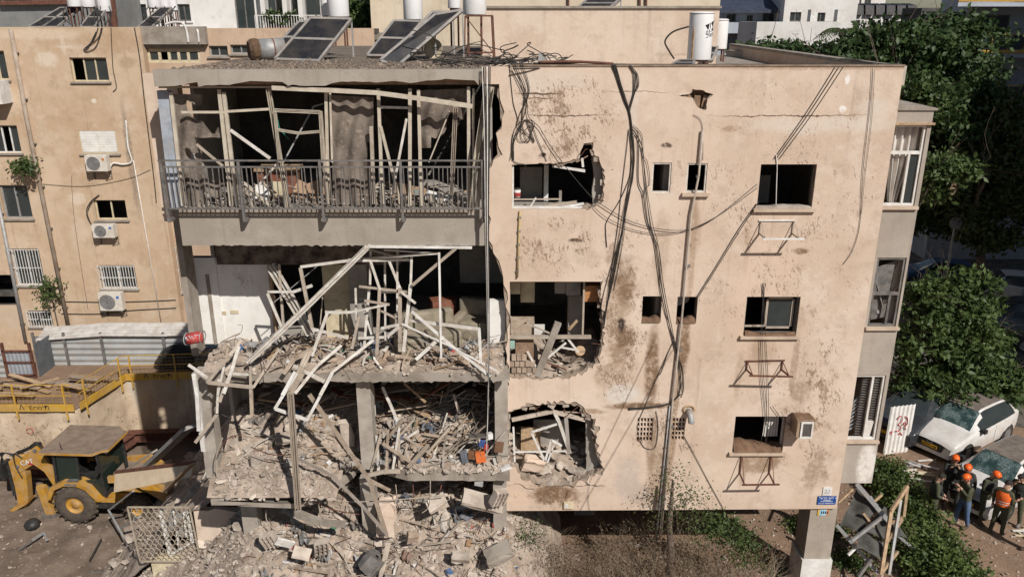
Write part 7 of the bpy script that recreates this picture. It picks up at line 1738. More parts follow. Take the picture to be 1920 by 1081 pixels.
def tree(label, base, lobes, n, per, size, m, th=None, tr=.2, group=None, spread=.28, name='leafy_tree', lv=3):
    base = Vector(base); t = thing(name, label, 'tree', base, group)
    c_ = Vector((sum(l[0] for l in lobes)/len(lobes), sum(l[1] for l in lobes)/len(lobes), sum(l[2] for l in lobes)/len(lobes)))
    mb = MB(); top = base.lerp(c_, .55); mb.tube(smooth_path([base, base.lerp(top, .5)+Vector((.1, 0, 0)), top], 4), [tr*(1-.05*k) for k in range(len(smooth_path([base, base, top], 4)))], 10)
    for l in lobes: q = Vector(l[:3]); branch(mb, top-Z*.2, (q-top).normalized() if (q-top).length > .2 else Z, (q-top).length*.8+.5, tr*.5, lv-1)
    obj('trunk', mb, m_bark, t, True)
    V, F = leaves(lobes, n, per, size, spread); np_mesh('crown', V, F, m, t); return t
def lobe(x, y, Y, rx, rz, ry=None):
    p = P(x, y, Y); sc_ = (p-Vector((0, 0, CAM_Z))).dot(Vector((0, _c, -_s)))/FPX; return (p.x, p.y, p.z, rx*sc_, (ry or rx)*sc_, rz*sc_)
tree('sunlit broad leaved street tree beside the grey bay', (16.6, 27.6, 0), [lobe(1790, 570, 27.5, 75, 62), lobe(1740, 650, 26.8, 62, 70), lobe(1815, 655, 26.9, 60, 66), lobe(1885, 715, 27.2, 50, 40), lobe(1715, 720, 26.4, 40, 36), lobe(1862, 640, 28, 26, 36), lobe(1722, 560, 28, 40, 44), lobe(1770, 720, 26.2, 60, 35), lobe(1850, 735, 26.3, 60, 30)], 820, 17, .22, m_lf, tr=.16, spread=.17, lv=4)
tree('big dark ficus behind the right end of roof', (19.5, 42, 0), [lobe(1700, 110, 42, 110, 62), lobe(1790, 100, 43, 80, 60), lobe(1640, 130, 41, 70, 50), lobe(1740, 220, 40, 110, 90), lobe(1720, 190, 38.5, 60, 50), lobe(1690, 330, 41, 100, 90), lobe(1800, 330, 41, 90, 100)], 2600, 12, .32, m_lf2, tr=.4, spread=.4, name='ficus_tree')
tree('second dark tree against the shaded blue house', (23.5, 38, 0), [lobe(1860, 250, 39, 75, 70), lobe(1900, 310, 38, 60, 80), lobe(1820, 350, 37.5, 60, 60), lobe(1880, 400, 38, 70, 60), lobe(1775, 330, 36, 34, 34)], 1900, 12, .28, m_lf3, tr=.3, spread=.34, name='ficus_tree')
tree('small lit bush crown just beside the bay roof', (15.2, 34, 0), [lobe(1735, 200, 34, 40, 36), lobe(1770, 330, 33, 45, 40)], 420, 12, .24, m_lf, tr=.12, spread=.25)
for k, (x, y, rx, rz, Y) in enumerate(((1400, 99, 30, 7, 50), (1455, 98, 36, 11, 48), (1515, 100, 40, 12, 47), (1565, 100, 34, 13, 45))):
    l_ = lobe(x, y, Y, rx, rz); tree(('first', 'second', 'third', 'fourth')[k]+' in the row of low trees before the white block, from the left', (l_[0], Y, 0), [l_, (l_[0]+l_[3]*.5, Y, l_[2]-.5, l_[3]*.7, l_[4]*.7, l_[5]), (l_[0]-l_[3]*.3, Y, l_[2]-2, l_[3], l_[4], 1.5)], 420, 11, .3, m_lf2, tr=.15, group='row of low trees', spread=.3, lv=2)
tree('bright green tree between the white and cream houses', (P(676, 60, 42).x, 42, 0), [lobe(676, 30, 42, 32, 40), lobe(668, 80, 42, 34, 36), lobe(690, 60, 42, 26, 50), lobe(690, -10, 43, 26, 30)], 800, 12, .28, m_lf, tr=.2, spread=.3)
# dry bare branches beside the trees
mb = MB(); p = P(1745, 345, 34); 
for k in range(16): branch(mb, P(1800, 350, 34.5), Vector((-1+RND.gauss(0, .3), RND.gauss(0, .3), RND.gauss(.1, .5))).normalized(), .9, .018, 2, .4)
tag(obj('dry_branch', mb, mat('dry_wood', (.38, .27, .18), (.28, .19, .12), 5), None), 'pale bare dry branches sticking out of the dark trees', 'branch')
# a small palm
t = thing('palm_tree', 'small palm with feathery fronds before the white block', 'palm', (P(1580, 70, 46).x, 46, 0)); c_ = P(1582, 66, 46)
obj('trunk', MB().tube([(c_.x, 46, 0), c_], [.2, .14], 9), m_bark, t)
for k in range(15):
    an = k*2.4; fr = MB(); pts = [c_+Vector((math.cos(an)*.55*q, math.sin(an)*.55*q, .55*q*(.9-.42*q)+.1)) for q in np.linspace(0, 2.4, 7)]
    fr.tube(pts, .02, 4)
    for q in range(1, 7):
        for s_ in (-1, 1):
            for e in (0, .5):
                b_ = pts[q].lerp(pts[q-1], e); sd = Vector((-math.sin(an)*s_, math.cos(an)*s_, -.5)); fr.bar(b_, b_+sd*.4+Vector((math.cos(an), math.sin(an), 0))*.2, .035, .006)
    obj('frond', fr, m_lf3, t)
# plants on the ochre wall
for k, (x, y, s_, lb) in enumerate(((48, 312, 22, 'leafy plant growing out of the drainpipe wall at left'), (92, 545, 22, 'thin climbing plant low on the ochre wall'))):
    l1 = lobe(x, y, NY-.4, s_, s_*(.7 if k == 0 else 1.3)); t = thing('wall_plant', lb, 'plant', (l1[0], NY-.2, l1[2]-(.3 if k == 0 else 2.2)))
    mb = MB(); mb.tube(smooth_path([(l1[0]-.05, NY-.15, l1[2]-(.35 if k == 0 else 2.2)), (l1[0], NY-.3, l1[2]-.1), (l1[0]+.1, NY-.4, l1[2]+.3)], 4), .03, 5)
    for q in range(6): branch(mb, Vector((l1[0], NY-.3, l1[2]-.15)), Vector((RND.gauss(0, .8), -.3, RND.gauss(.4, .5))).normalized(), .4, .012, 1)
    obj('stem', mb, m_bark, t); V, F = leaves([l1], 45 if k == 0 else 38, 9, .16, .13, shell=.2); np_mesh('foliage', V, F, m_lf, t)
# potted plants on the white house balcony
for k, xx in enumerate((505, 520, 536, 548)):
    p = P(xx, 64, 45.4); t = thing('potted_plant', 'potted plant on the white balcony, %s from the left' % ('first', 'second', 'third', 'fourth')[k], 'potted plant', p, 'plants on the white balcony')
    obj('pot', MB().cyl(p, p+Z*.35, .14, .2, 12), m_pot, t); V, F = leaves([(p.x, p.y, p.z+.75, .25, .25, .45)], 26, 8, .2, .1, shell=.2); np_mesh('foliage', V, F, m_lf, t)

# ================================================================ SHRUBS AND HEDGE AT THE FOOT
def shrub(label, base, lobes, n, per, size, m, twigs=10, tl=.9, cat='shrub', spread=.12, tm=None, group=None, lv=3):
    base = Vector(base); t = thing('shrub', label, cat, base, group); mb = MB()
    for k in range(twigs):
        d = Vector((RND.gauss(0, .45), RND.gauss(0, .35), 1)).normalized(); branch(mb, base+Vector((RND.uniform(-.2, .2), RND.uniform(-.15, .15), 0)), d, tl, .022, lv, .5)
    obj('twigs', mb, tm or m_bark, t)
    if n: V, F = leaves(lobes, n, per, size, spread, shell=.3); np_mesh('foliage', V, F, m, t)
    return t
m_twig = mat('dry_twig', (.26, .20, .14), (.17, .12, .08), 5); m_twig2 = mat('pale_twig', (.36, .28, .20), (.22, .16, .11), 5)
b0 = P(1262, 1075, 16.4); b0.z = .3
shrub('tall sparse shrub standing against the lower facade', (b0.x, 16.35, 0), [lobe(1275, 905, 16.4, 36, 50), lobe(1300, 950, 16.3, 50, 40), lobe(1240, 960, 16.4, 40, 40), lobe(1320, 990, 16.2, 50, 30)], 150, 8, .06, m_lf3, 8, 1.5, tm=m_twig, lv=4)
t = thing('tree_stump', 'bare pale tree stem in front of the lower facade', 'tree', (b0.x-.1, 16.5, 0)); obj('trunk', MB().tube([(b0.x-.15, 16.5, 0), (b0.x-.05, 16.5, 1.6), P(1255, 985, 16.5), P(1262, 900, 16.55)], [.11, .10, .07, .03], 9), m_bark, t, True)
shrub('bright green leafy shrub under the right wall edge', (P(1370, 1040, 17).x, 17.0, 0), [lobe(1365, 1000, 17, 44, 30), lobe(1400, 1030, 16.8, 34, 28), lobe(1340, 985, 17, 26, 24)], 210, 9, .09, m_lf, 6, .8)
shrub('grey dry bush left under the facade', (P(985, 1030, 17.3).x, 17.2, 0), [lobe(985, 1000, 17.2, 40, 22)], 90, 8, .06, m_lf3, 16, .85, tm=m_twig)
shrub('tangle of dry brush in the lower centre', (P(1200, 1060, 16.2).x, 16.2, 0), [lobe(1180, 1050, 16.2, 70, 30), lobe(1250, 1050, 16.2, 70, 40)], 90, 8, .05, m_lf4, 34, .95, tm=m_twig2)
shrub('second tangle of dry brush right of the lower centre', (P(1320, 1075, 16).x, 16.0, 0), [lobe(1330, 1060, 16, 70, 30), lobe(1270, 1070, 15.8, 60, 24)], 110, 8, .06, m_lf4, 30, .95, tm=m_twig2)
shrub('low dry weeds under the left of the facade', (P(1080, 1060, 17).x, 16.8, 0), [lobe(1090, 1060, 16.8, 70, 22)], 80, 7, .05, m_lf4, 18, .6, tm=m_twig)
for k, (x, y, Y) in enumerate(((1010, 1040, 17.6), (1050, 1060, 16.6), (1120, 1035, 17.2), (1165, 1020, 17.6), (1215, 1010, 17.3), (1300, 1030, 17.0), (1345, 1055, 16.2), (1395, 1065, 15.9), (1140, 1075, 15.8), (1235, 1078, 15.7), (1430, 1040, 16.9))):
    b_ = P(x, y, Y); shrub('clump of dry brown brush along the wall foot, number %s from the left' % ('one', 'two', 'four', 'six', 'seven', 'nine', 'ten', 'eleven', 'five', 'eight', 'twelve')[k], (b_.x, Y, 0), [lobe(x, y-8, Y, 42, 26), lobe(x+12, y-24, Y, 26, 20)], 34, 8, .055, m_lf4, 24, .75, tm=m_twig2, group='dry brush along the wall foot')
shrub('green bush glimpsed behind the corner pillar', (P(1500, 960, 24).x, 24, 0), [lobe(1500, 962, 24, 26, 14)], 120, 9, .12, m_lf, 4, .5)
hd = [G(1665, 905, .3), G(1690, 940, .35), G(1712, 975, .4), G(1740, 1010, .4), G(1765, 1040, .4), G(1790, 1075, .4), G(1700, 1010, .3), G(1735, 1060, .3), G(1650, 895, .3), G(1800, 1100, .4)]
V, F = leaves([(p.x, p.y, p.z+.1, .75, .6, .55) for p in hd], 1700, 12, .115, .12, shell=.3)
t = thing('ivy_hedge', 'sprawling green hedge beside the fallen frames', 'hedge', (G(1730, 1000).x, G(1730, 1000).y, 0)); np_mesh('foliage', V, F, leaf_mat('leaf_ivy', (.12, .165, .045), (.06, .09, .025)), t)
mb = MB(); [branch(mb, Vector((p.x, p.y, 0)), Vector((RND.gauss(0, .5), RND.gauss(0, .5), 1)).normalized(), .5, .02, 2) for p in hd for _ in range(2)]; obj('stems', mb, m_bark, t)
shrub('dry brown brush between the fallen frames and hedge', (G(1700, 1040).x, G(1700, 1040).y, 0), [(G(1700, 1030).x, G(1700, 1030).y, .35, .5, .6, .35)], 200, 8, .06, m_lf4, 18, .5, tm=m_twig)
V, F = leaves([(G(x, y).x, G(x, y).y, .06, .5, .5, .12) for x, y in ((1575, 1000), (1580, 1050), (1610, 1060), (1500, 990), (1450, 1065))], 280, 9, .10, .14, shell=.1); stuff(np_mesh('ground_weeds', V, F, m_lf), 'green weeds on the ground round the corner pillar', 'weeds')
# ================================================================ CARS
m_cwhite = mat('white_car_paint', (0.66, 0.65, 0.63), (0.58, 0.56, 0.53), 1.5, .28, bump=0, spec=.5, dust=.35, fine=.05); m_cdark = mat('dark_car_paint', (.03, .032, .036), (.05, .052, .056), 2, .25, bump=0, spec=.6, fine=.05); m_cblue = mat('blue_car_paint', (.02, .06, .14), (.03, .08, .17), 2, .3, bump=0, fine=.05)
m_dust = mat('dust_layer', (.20, .165, .135), (.12, .10, .085), 5, .9, bump=.4)
s = NT('cracked_windscreen'); vo = s.add('ShaderNodeTexVoronoi', feature='DISTANCE_TO_EDGE'); vo.inputs['Scale'].default_value = 26; s.lk(s.P(), vo.inputs['Vector']); nz_m = s.noise(3.2, 3)
cr_ = s.math('MULTIPLY', s.ramp(vo.outputs['Distance'], .07, .01), s.ramp(nz_m.outputs[0], .42, .6)); m_wscr = s.out(s.mix(cr_, s.mix(nz_m.outputs[0], (.012, .03, .03), (.05, .085, .08)), (.38, .46, .44)), .2, 0, .6)
m_tyre = mat('tyre', (.025, .025, .025), (.05, .045, .04), 5, .9); m_rim = mat('rim', (.35, .35, .35), (.22, .22, .22), 5, .4, .6); m_lamp = mat('headlamp', (.55, .57, .58), (.3, .3, .3), 8, .15, .1); m_red_l = mat('tail_lamp', (.35, .02, .02), None, 5, .2); m_plate = mat('yellow_plate', (.62, .36, .02), (.55, .30, .02), 3, .6)
def interp(xs, k):
    xs = np.array(xs, float); n = len(xs); t = np.linspace(0, n-1, (n-1)*k+1); i = np.minimum(t.astype(int), n-2); f = t-i
    g_ = np.gradient(xs, axis=0); f = f.reshape(-1, *([1]*(xs.ndim-1))); a, b, ga, gb = xs[i], xs[i+1], g_[i]*.75, g_[i+1]*.75
    return (2*f**3-3*f**2+1)*a+(f**3-2*f**2+f)*ga+(-2*f**3+3*f**2)*b+(f**3-f**2)*gb
def car(label, pos, fwd, paint, dusty=True, plate=None, L=4.06, cat='car', group=None):
    base = Vector(pos); t = thing('parked_car', label, cat, base, group)
    fx = Vector(fwd); fx.z = 0; fx.normalize(); sx = Vector((-fx.y, fx.x, 0))
    W_ = lambda u, y, z: base+fx*(L/2-u)+sx*y+Z*z
    u = [0, .12, .55, 1.05, 1.78, 2.4, 3.1, 3.62, 3.95, 4.06]; top = [.66, .78, .92, 1.02, 1.44, 1.49, 1.47, 1.38, 1.08, .86]; belt = [.58, .70, .84, .94, .96, .98, 1.01, 1.03, 1.0, .8]; wt = [.52, .62, .68, .68, .56, .56, .55, .53, .60, .60]; wb = [.70, .79, .85, .87, .88, .88, .88, .86, .82, .74]
    prof = np.array([[[0, tp], [q*.62, tp-.005], [q, tp-.04], [w_, bt], [w_+.015, .6], [w_-.01, .38], [w_-.05, .22]] for tp, bt, q, w_ in zip(top, belt, wt, wb)]); K = 4; KC = 3
    U = interp(np.array(u)[:, None], K)[:, 0]; PR = interp(prof, K); PR = np.stack([interp(r_, KC) for r_ in PR]); nu, nc = PR.shape[:2]
    parts = {'b': MB(), 'w': MB(), 's': MB(), 'r': MB(), 'd': MB()}
    for sg_ in (1, -1):
        for i in range(nu-1):
            for j in range(nc-1):
                uu = (i+.5)/K; cc_ = (j+.5)/KC; key = 'b'
                if 3.12 < uu < 3.95 and cc_ < 1.85: key = 'w'
                elif 7.12 < uu < 7.9 and cc_ < 1.7: key = 'r'
                elif 3.9 < uu < 6.95 and 2.15 < cc_ < 2.95 and not (4.95 < uu < 5.12): key = 's'
                elif 3.45 < uu < 3.9 and 2.45 < cc_ < 2.95: key = 's'
                elif dusty and 3.95 <= uu < 7 and cc_ < 1.75: key = 'd'
                q = [W_(U[a], sg_*PR[a, b][0], PR[a, b][1]) for a, b in ((i, j), (i+1, j), (i+1, j+1), (i, j+1))]
                if key in ('w', 's', 'r'): nn = (q[1]-q[0]).cross(q[3]-q[0]).normalized()*(-.012); nn = nn if nn.dot(base+Z*.7-q[0]) > 0 else -nn; q = [v+nn for v in q]
                key = key if key != 's' else 's%d%d' % (sg_, 0 if uu < 5 else 1)
                parts.setdefault(key, MB()).quad(*(q if sg_ > 0 else q[::-1]))
    fr = W_
    parts['b'].quad(*[fr(0, y, z) for y, z in ((-.7, .22), (.7, .22), (.68, .58), (-.68, .58))]); parts['b'].quad(*[fr(4.06, y, z) for y, z in ((-.72, .22), (.72, .22), (.74, .82), (-.74, .82))])
    for k_, nm, m in (('b', 'body', paint), ('w', 'windscreen', m_wscr if dusty else m_glass), *[(q_, 'side_window', m_glass) for q_ in ('s10', 's11', 's-10', 's-11')], ('r', 'rear_window', m_glass), ('d', 'roof', m_dust)):
        if k_ in parts and parts[k_].f:
            o = obj(nm, parts[k_], m, t, True); bm = bmesh.new(); bm.from_mesh(o.data); bmesh.ops.remove_doubles(bm, verts=bm.verts, dist=1e-4); bmesh.ops.recalc_face_normals(bm, faces=bm.faces); bm.to_mesh(o.data); bm.free()
    obj('underbody', MB().hexa([fr(.25, -.7, .18), fr(.25, .7, .18), fr(3.9, .7, .18), fr(3.9, -.7, .18), fr(.25, -.7, .6), fr(.25, .7, .6), fr(3.9, .7, .6), fr(3.9, -.7, .6)]), m_black, t)
    for uu in (.78, 3.32):
        for sg_ in (1, -1):
            c_ = fr(uu, sg_*.80, .31); obj('wheel_arch', MB().lathe(c_+sx*sg_*.075, sx*sg_, [(.0, .012), (.37, .012), (.37, -.04)], 20), m_black, t)
            w_ = obj('wheel', MB().lathe(c_, sx*sg_, [(.20, -.1), (.29, -.1), (.315, -.06), (.315, .07), (.29, .105), (.21, .105)], 24), m_tyre, t, True); obj('rim', MB().lathe(c_, sx*sg_, [(0, .085), (.06, .10), (.17, .088), (.21, .10)], 14), m_rim, w_)
    obj('grille', MB().hexa([fr(-.012, -.42, .36), fr(-.012, .42, .36), fr(.1, .42, .36), fr(.1, -.42, .36), fr(.0, -.5, .6), fr(.0, .5, .6), fr(.1, .5, .6), fr(.1, -.5, .6)]), m_black, t)
    for sg_ in (1, -1):
        obj('headlight', MB().hexa([fr(.03, sg_*.5, .60), fr(.30, sg_*.80, .68), fr(.34, sg_*.76, .68), fr(.1, sg_*.5, .60), fr(.06, sg_*.52, .70), fr(.34, sg_*.815, .79), fr(.4, sg_*.74, .79), fr(.14, sg_*.52, .70)]), m_lamp, t)
        obj('tail_light', MB().hexa([fr(4.04, sg_*.52, .84), fr(3.88, sg_*.82, .86), fr(3.8, sg_*.8, .86), fr(3.95, sg_*.52, .84), fr(4.0, sg_*.52, .98), fr(3.84, sg_*.82, 1.0), fr(3.8, sg_*.78, 1.0), fr(3.9, sg_*.52, .98)]), m_red_l, t)
        obj('mirror', MB().box(fr(1.42, sg_*.98, 1.0), (.17, .14, .13), (0, 0, math.atan2(fx.y, fx.x))), m_black if paint is m_cwhite else paint, t)
        obj('door_seam', MB().bar(fr(2.36, sg_*.899, .3), fr(2.36, sg_*.905, .93), .006), m_black, t); obj('door_handle', MB().bar(fr(2.15, sg_*.9, .86), fr(2.32, sg_*.9, .86), .025), paint, t)
    pl = obj('licence_plate', MB().hexa([fr(-.03, -.26, .42), fr(-.03, .26, .42), fr(-.015, .26, .42), fr(-.015, -.26, .42), fr(-.03, -.26, .53), fr(-.03, .26, .53), fr(-.015, .26, .53), fr(-.015, -.26, .53)]), m_plate, t)
    if plate: text_mesh('plate_number', plate, fr(-.034, 0, .475), .11, -sx, Z, m_ink, pl); obj('emblem', MB().tube([fr(-.03, .09*math.cos(a), .62+.05*math.sin(a)) for a in [k*math.pi/8 for k in range(17)]], .008, 4), m_rim, t)
    return t
wf, wr = G(1802, 863), G(1878, 824)             # where the two near wheels touch the ground
f1 = (wf-wr).normalized(); c1 = (wf+wr)/2-Vector((-f1.y, f1.x, 0))*.75
car('dusty white hatchback parked behind the people', c1, f1, m_cwhite, True, '801-79-302')
ws = G(1866, 872, 1.22); car('white car with shattered windscreen right behind the people', Vector((ws.x, ws.y, 0))-f1*.62, f1, m_cwhite, True, None)
for k, (x, y, m, lb, hd_) in enumerate(((1850, 640, m_cdark, 'black car in the shade behind the sunlit tree', (-1, .35, 0)), (1905, 615, m_cdark, 'second dark car at the right edge in the shade', (-1, .3, 0)), (1752, 535, m_cblue, 'blue car showing over the sunlit tree', (-1, .3, 0)), (1712, 800, m_cdark, 'dark car half hidden behind the white hoarding sheet', (-.7, -.6, 0)), (1880, 560, m_cwhite, 'silver car deep in the shaded street', (-1, .3, 0)))):
    g_ = G(x, y); car(lb, (g_.x, g_.y, .015), hd_, m, False)
# hoarding sheet with red graffiti, street shed, white fence, road sign
A, B = G(1656, 852), G(1702, 846); d = (B-A).normalized(); hgt_ = P(1690, 757, B.y).z
t = thing('hoarding_sheet', 'white corrugated sheet with red graffiti beside the bay', 'hoarding', (A+B)/2); mb = MB()
for k in range(25):
    o_ = Vector((d.y, -d.x, 0))*(.02 if k % 4 in (1, 2) else -.02); p = A.lerp(B, k/24)+o_; mb.v += [tuple(p), tuple(p+Z*hgt_)]
    if k: i = len(mb.v)-4; mb.f.append((i, i+2, i+3, i+1))
obj('sheet', mb, m_slat, t); nrm = Vector((d.y, -d.x, 0))*.035; gm = mat('red_graffiti', (.40, .03, .03))
for pts in ([(.28, .72), (.42, .80), (.5, .7), (.38, .62), (.5, .56), (.42, .48), (.3, .5)], [(.58, .78), (.7, .74), (.74, .62), (.66, .56), (.72, .5)], [(.55, .6), (.62, .66), (.68, .6)], [(.1, .46), (.16, .5), (.14, .42)], [(.45, .4), (.52, .44), (.6, .38)]): obj('graffiti_stroke', MB().tube(smooth_path([A.lerp(B, u)+nrm+Z*hgt_*v for u, v in pts], 5), .018, 4), gm, t)
pp = [G(x, y) for x, y in ((1728, 480), (1835, 505))]; t = thing('street_shed', 'low grey shed roof in the dark street', 'shed', pp[0])
obj('roof', MB().hexa([pp[0]+Z*2.3, pp[1]+Z*2.3, pp[1]+Vector((1, 3, 2.6)), pp[0]+Vector((1, 3, 2.6)), pp[0]+Z*2.4, pp[1]+Z*2.4, pp[1]+Vector((1, 3, 2.7)), pp[0]+Vector((1, 3, 2.7))]), m_galv, t)
for q in pp: obj('post', MB().bar(q, q+Z*2.3, .1), m_steel, t)
A, B = G(1822, 565), G(1908, 585); t = thing('street_fence', 'pale corrugated fence in the shaded street', 'fence', A)
for k in range(6): obj('sheet_panel', MB().hexa([A.lerp(B, k/6), A.lerp(B, (k+.97)/6), A.lerp(B, (k+.97)/6)+Vector((0, .05, 0)), A.lerp(B, k/6)+Vector((0, .05, 0)), A.lerp(B, k/6)+Z*1.3, A.lerp(B, (k+.97)/6)+Z*1.3, A.lerp(B, (k+.97)/6)+Vector((0, .05, 1.3)), A.lerp(B, k/6)+Vector((0, .05, 1.3))]), m_slat, t)
p = P(1792, 418, 36.5); t = thing('road_sign', 'round grey back of a road sign in the dark trees', 'road sign', (p.x, p.y, 0)); obj('pole', MB().bar((p.x, p.y+.05, 0), p+Vector((0, .05, .2)), .06), m_galv, t); obj('disc', MB().lathe(p, (0, -1, .1), [(0, .02), (.3, .02), (.3, -.01), (0, -.01)], 20), m_steel, t)
# ================================================================ FALLEN FRAMES AT THE CORNER
C8 = lambda x, y, Y: P(1480+x*.3154, 740+y*.3154, Y)
for k, (pts, wd, m, lb) in enumerate([([(400, 525, 18.6), (600, 760, 18.0)], 24, m_galv, 'long galvanised tube slanting at the top of fallen frames'), ([(480, 600, 18.4), (560, 740, 18.1)], 16, m_galv, 'short galvanised tube in the fallen frames'), ([(370, 865, 17.7), (552, 725, 18)], 18, m_galv, 'galvanised tube rising right in the fallen frames'), ([(280, 770, 18.2), (530, 1060, 17.4)], 18, m_galv, 'lower galvanised tube of the fallen frames'), ([(410, 1080, 17.3), (560, 870, 17.8)], 18, m_steel, 'dark tube at the bottom of fallen frames'), ([(640, 830, 18), (740, 912, 17.8)], 14, m_galv, 'short tube end at right of fallen frames'),
        ([(702, 540, 18.4), (605, 690, 17.9), (545, 1065, 17.2)], 20, m_wood, 'bent long wooden batten of the fallen frame'), ([(702, 540, 18.4), (680, 722, 18.2)], 16, m_wood, 'short upright wooden batten of the fallen frame'), ([(662, 620, 18.2), (592, 1065, 17.3)], 15, m_galv, 'blue grey strut beside the long batten'), ([(600, 762, 17.9), (672, 728, 18.1)], 16, m_wood, 'upper wooden rung'), ([(580, 872, 17.7), (672, 735, 18.1)], 16, m_wood, 'middle wooden rung, slanting'), ([(550, 1052, 17.3), (642, 930, 17.7)], 18, m_wood, 'lowest wooden rung of the fallen frame'),
        ([(330, 782, 18.3), (450, 680, 18.4), (550, 590, 18.5)], 14, m_wood, 'thin batten under the dark netting'), ([(290, 640, 18.4), (402, 535, 18.7)], 12, m_wood, 'thin batten at the wall edge'), ([(440, 700, 18.2), (560, 860, 17.9)], 13, m_wood, 'batten crossing the netting'), ([(350, 950, 17.6), (420, 880, 17.8)], 14, m_white, 'short white stick in the fallen frames')]):
    profile([C8(*q) for q in pts], wd*.0046, m, lb+(' in the fallen frames' if 'fallen' not in lb else ''), None, 'frame bar', 'frame_bar', 'bar')
m_net = mat('dark_netting', (.055, .052, .045), (.10, .095, .085), 3, .9)
for k, (q, lb) in enumerate(((((300, 770, 18.3), (430, 800, 17.9), (560, 640, 18.4), (400, 545, 18.7)), 'dark netting sheet of the fallen frames, left'), (((430, 805, 17.9), (610, 850, 17.7), (715, 830, 17.9), (560, 645, 18.4)), 'dark netting sheet of the fallen frames, right'), (((400, 900, 17.6), (560, 960, 17.3), (560, 850, 17.8), (420, 810, 17.9)), 'lowest dark netting sheet of the fallen frames'))):
    c4 = [C8(*w_) for w_ in q]; o = cloth(lambda u, v: c4[0].lerp(c4[1], u).lerp(c4[3].lerp(c4[2], u), v)+Vector((0, .05*math.sin(u*8), .06*math.sin(v*7+u*4)-.08)), 14, 14, m_net, None, 'netting_sheet'); tag(o, lb, 'netting', 'dark netting sheets')
for k in range(26):
    g_ = G(RND.uniform(1655, 1725), RND.uniform(862, 905), .06) if k < 20 else G(RND.uniform(1895, 1925), RND.uniform(985, 1010), .04); an = RND.gauss(.3, .7); ln = RND.uniform(.3, .9)
    tag(obj('timber_stick', MB().bar(g_, g_+Vector((math.cos(an)*ln, -math.sin(an)*ln*.7, RND.uniform(0, .05))), .06, .03), RND.choice((m_white, m_frame_cream, m_galv))), 'loose pale stick lying on the ground by the hoarding sheet' if k < 20 else 'white stick on the earth at the right edge', 'stick', 'loose sticks on the ground')
stuff(scatter_mesh('ground_gravel', [(*(lambda g_: (g_.x, g_.y))(G(RND.uniform(1340, 1925), RND.uniform(860, 1085))), .01, RND.uniform(.02, .09), RND.uniform(0, 3), RND.uniform(0, 3), RND.uniform(0, 6)) for k in range(900)], m_rubble), 'gravel and grit on the bare earth at right', 'gravel')
# ================================================================ BACKHOE LOADER
m_cat = mat('machine_yellow', (.46, .235, .02), (.34, .17, .025), 3, .5, dust=.35); m_catd = mat('machine_dusty_top', (.24, .185, .14), (.17, .125, .095), 4, .9)
bo = G(152, 974, PITZ); rzb = R(-3); t = thing('backhoe_loader', 'dusty yellow backhoe loader working in the pit', 'backhoe loader', bo); RB = Matrix.Rotation(rzb, 3, 'Z'); BW_ = lambda x, y, z: bo+RB @ Vector((x, y, z))
def bbx(x0, x1, y0, y1, z0, z1): return MB().hexa([BW_(*q) for q in ((x0, y0, z0), (x1, y0, z0), (x1, y1, z0), (x0, y1, z0), (x0, y0, z1), (x1, y0, z1), (x1, y1, z1), (x0, y1, z1))])
def bpoly(poly, y0, y1): return MB().prism(poly, BW_(0, y0, 0), RB @ Vector((1, 0, 0)), Z, RB @ Vector((0, y1-y0, 0)))
ay = RB @ Vector((0, 1, 0))
for x, y, r_, w_ in ((0, 0, .72, .42), (0, 1.7, .72, .42), (2.15, .12, .5, .34), (2.15, 1.6, .5, .34)):
    wl_ = obj('wheel', MB().lathe(BW_(x, y, r_), -ay, [(r_*.45, -w_/2), (r_*.9, -w_/2), (r_, -w_*.38), (r_, w_*.38), (r_*.9, w_/2), (r_*.55, w_/2), (r_*.45, w_*.42)], 30), mat('muddy_tyre', (.10, .078, .06), (.06, .048, .038), 5, .95) if x == 0 and y == 0 else bpy.data.materials['muddy_tyre'], t, True)
    lg = MB()
    for k in range(18):
        a_ = k*math.pi/9
        for s_ in (-1, 1): c_ = BW_(x+math.cos(a_+s_*.09)*r_, y+s_*w_*.24, r_+math.sin(a_+s_*.09)*r_); lg.box(c_, (.07, w_*.5, .07), RB @ Euler((0, -a_, s_*.5)).to_matrix())
    obj('tread_lugs', lg, bpy.data.materials['muddy_tyre'], wl_); obj('rim', MB().lathe(BW_(x, y, r_), -ay, [(0, w_*.36), (r_*.16, w_*.4), (r_*.2, w_*.25), (r_*.4, w_*.2), (r_*.46, w_*.42)], 22), m_cat, wl_, True)
obj('chassis', bbx(-.9, 3.0, .45, 1.25, .45, .95), m_black, t); obj('step_box', bbx(.55, 1.75, -.05, .4, .55, .85), m_black, t); obj('running_board', bbx(.55, 1.75, -.12, .42, .853, .93), m_cat, t)
for y0 in (-.22, 1.48): obj('fender', bpoly([(-.95, .95), (-.75, 1.45), (-.3, 1.66), (.3, 1.66), (.62, 1.5), (1.0, .93), (.86, .93), (.52, 1.38), (.22, 1.52), (-.26, 1.52), (-.62, 1.34), (-.82, .95)], y0, y0+.45), m_cat, t)
obj('bonnet', bpoly([(1.25, .95), (3.1, .95), (3.1, 1.35), (2.9, 1.5), (1.25, 1.72)], .42, 1.28), m_catd, t); obj('bonnet_side', bpoly([(1.3, .96), (3.05, .96), (3.05, 1.3), (1.3, 1.6)], .40, .417), m_cat, t)
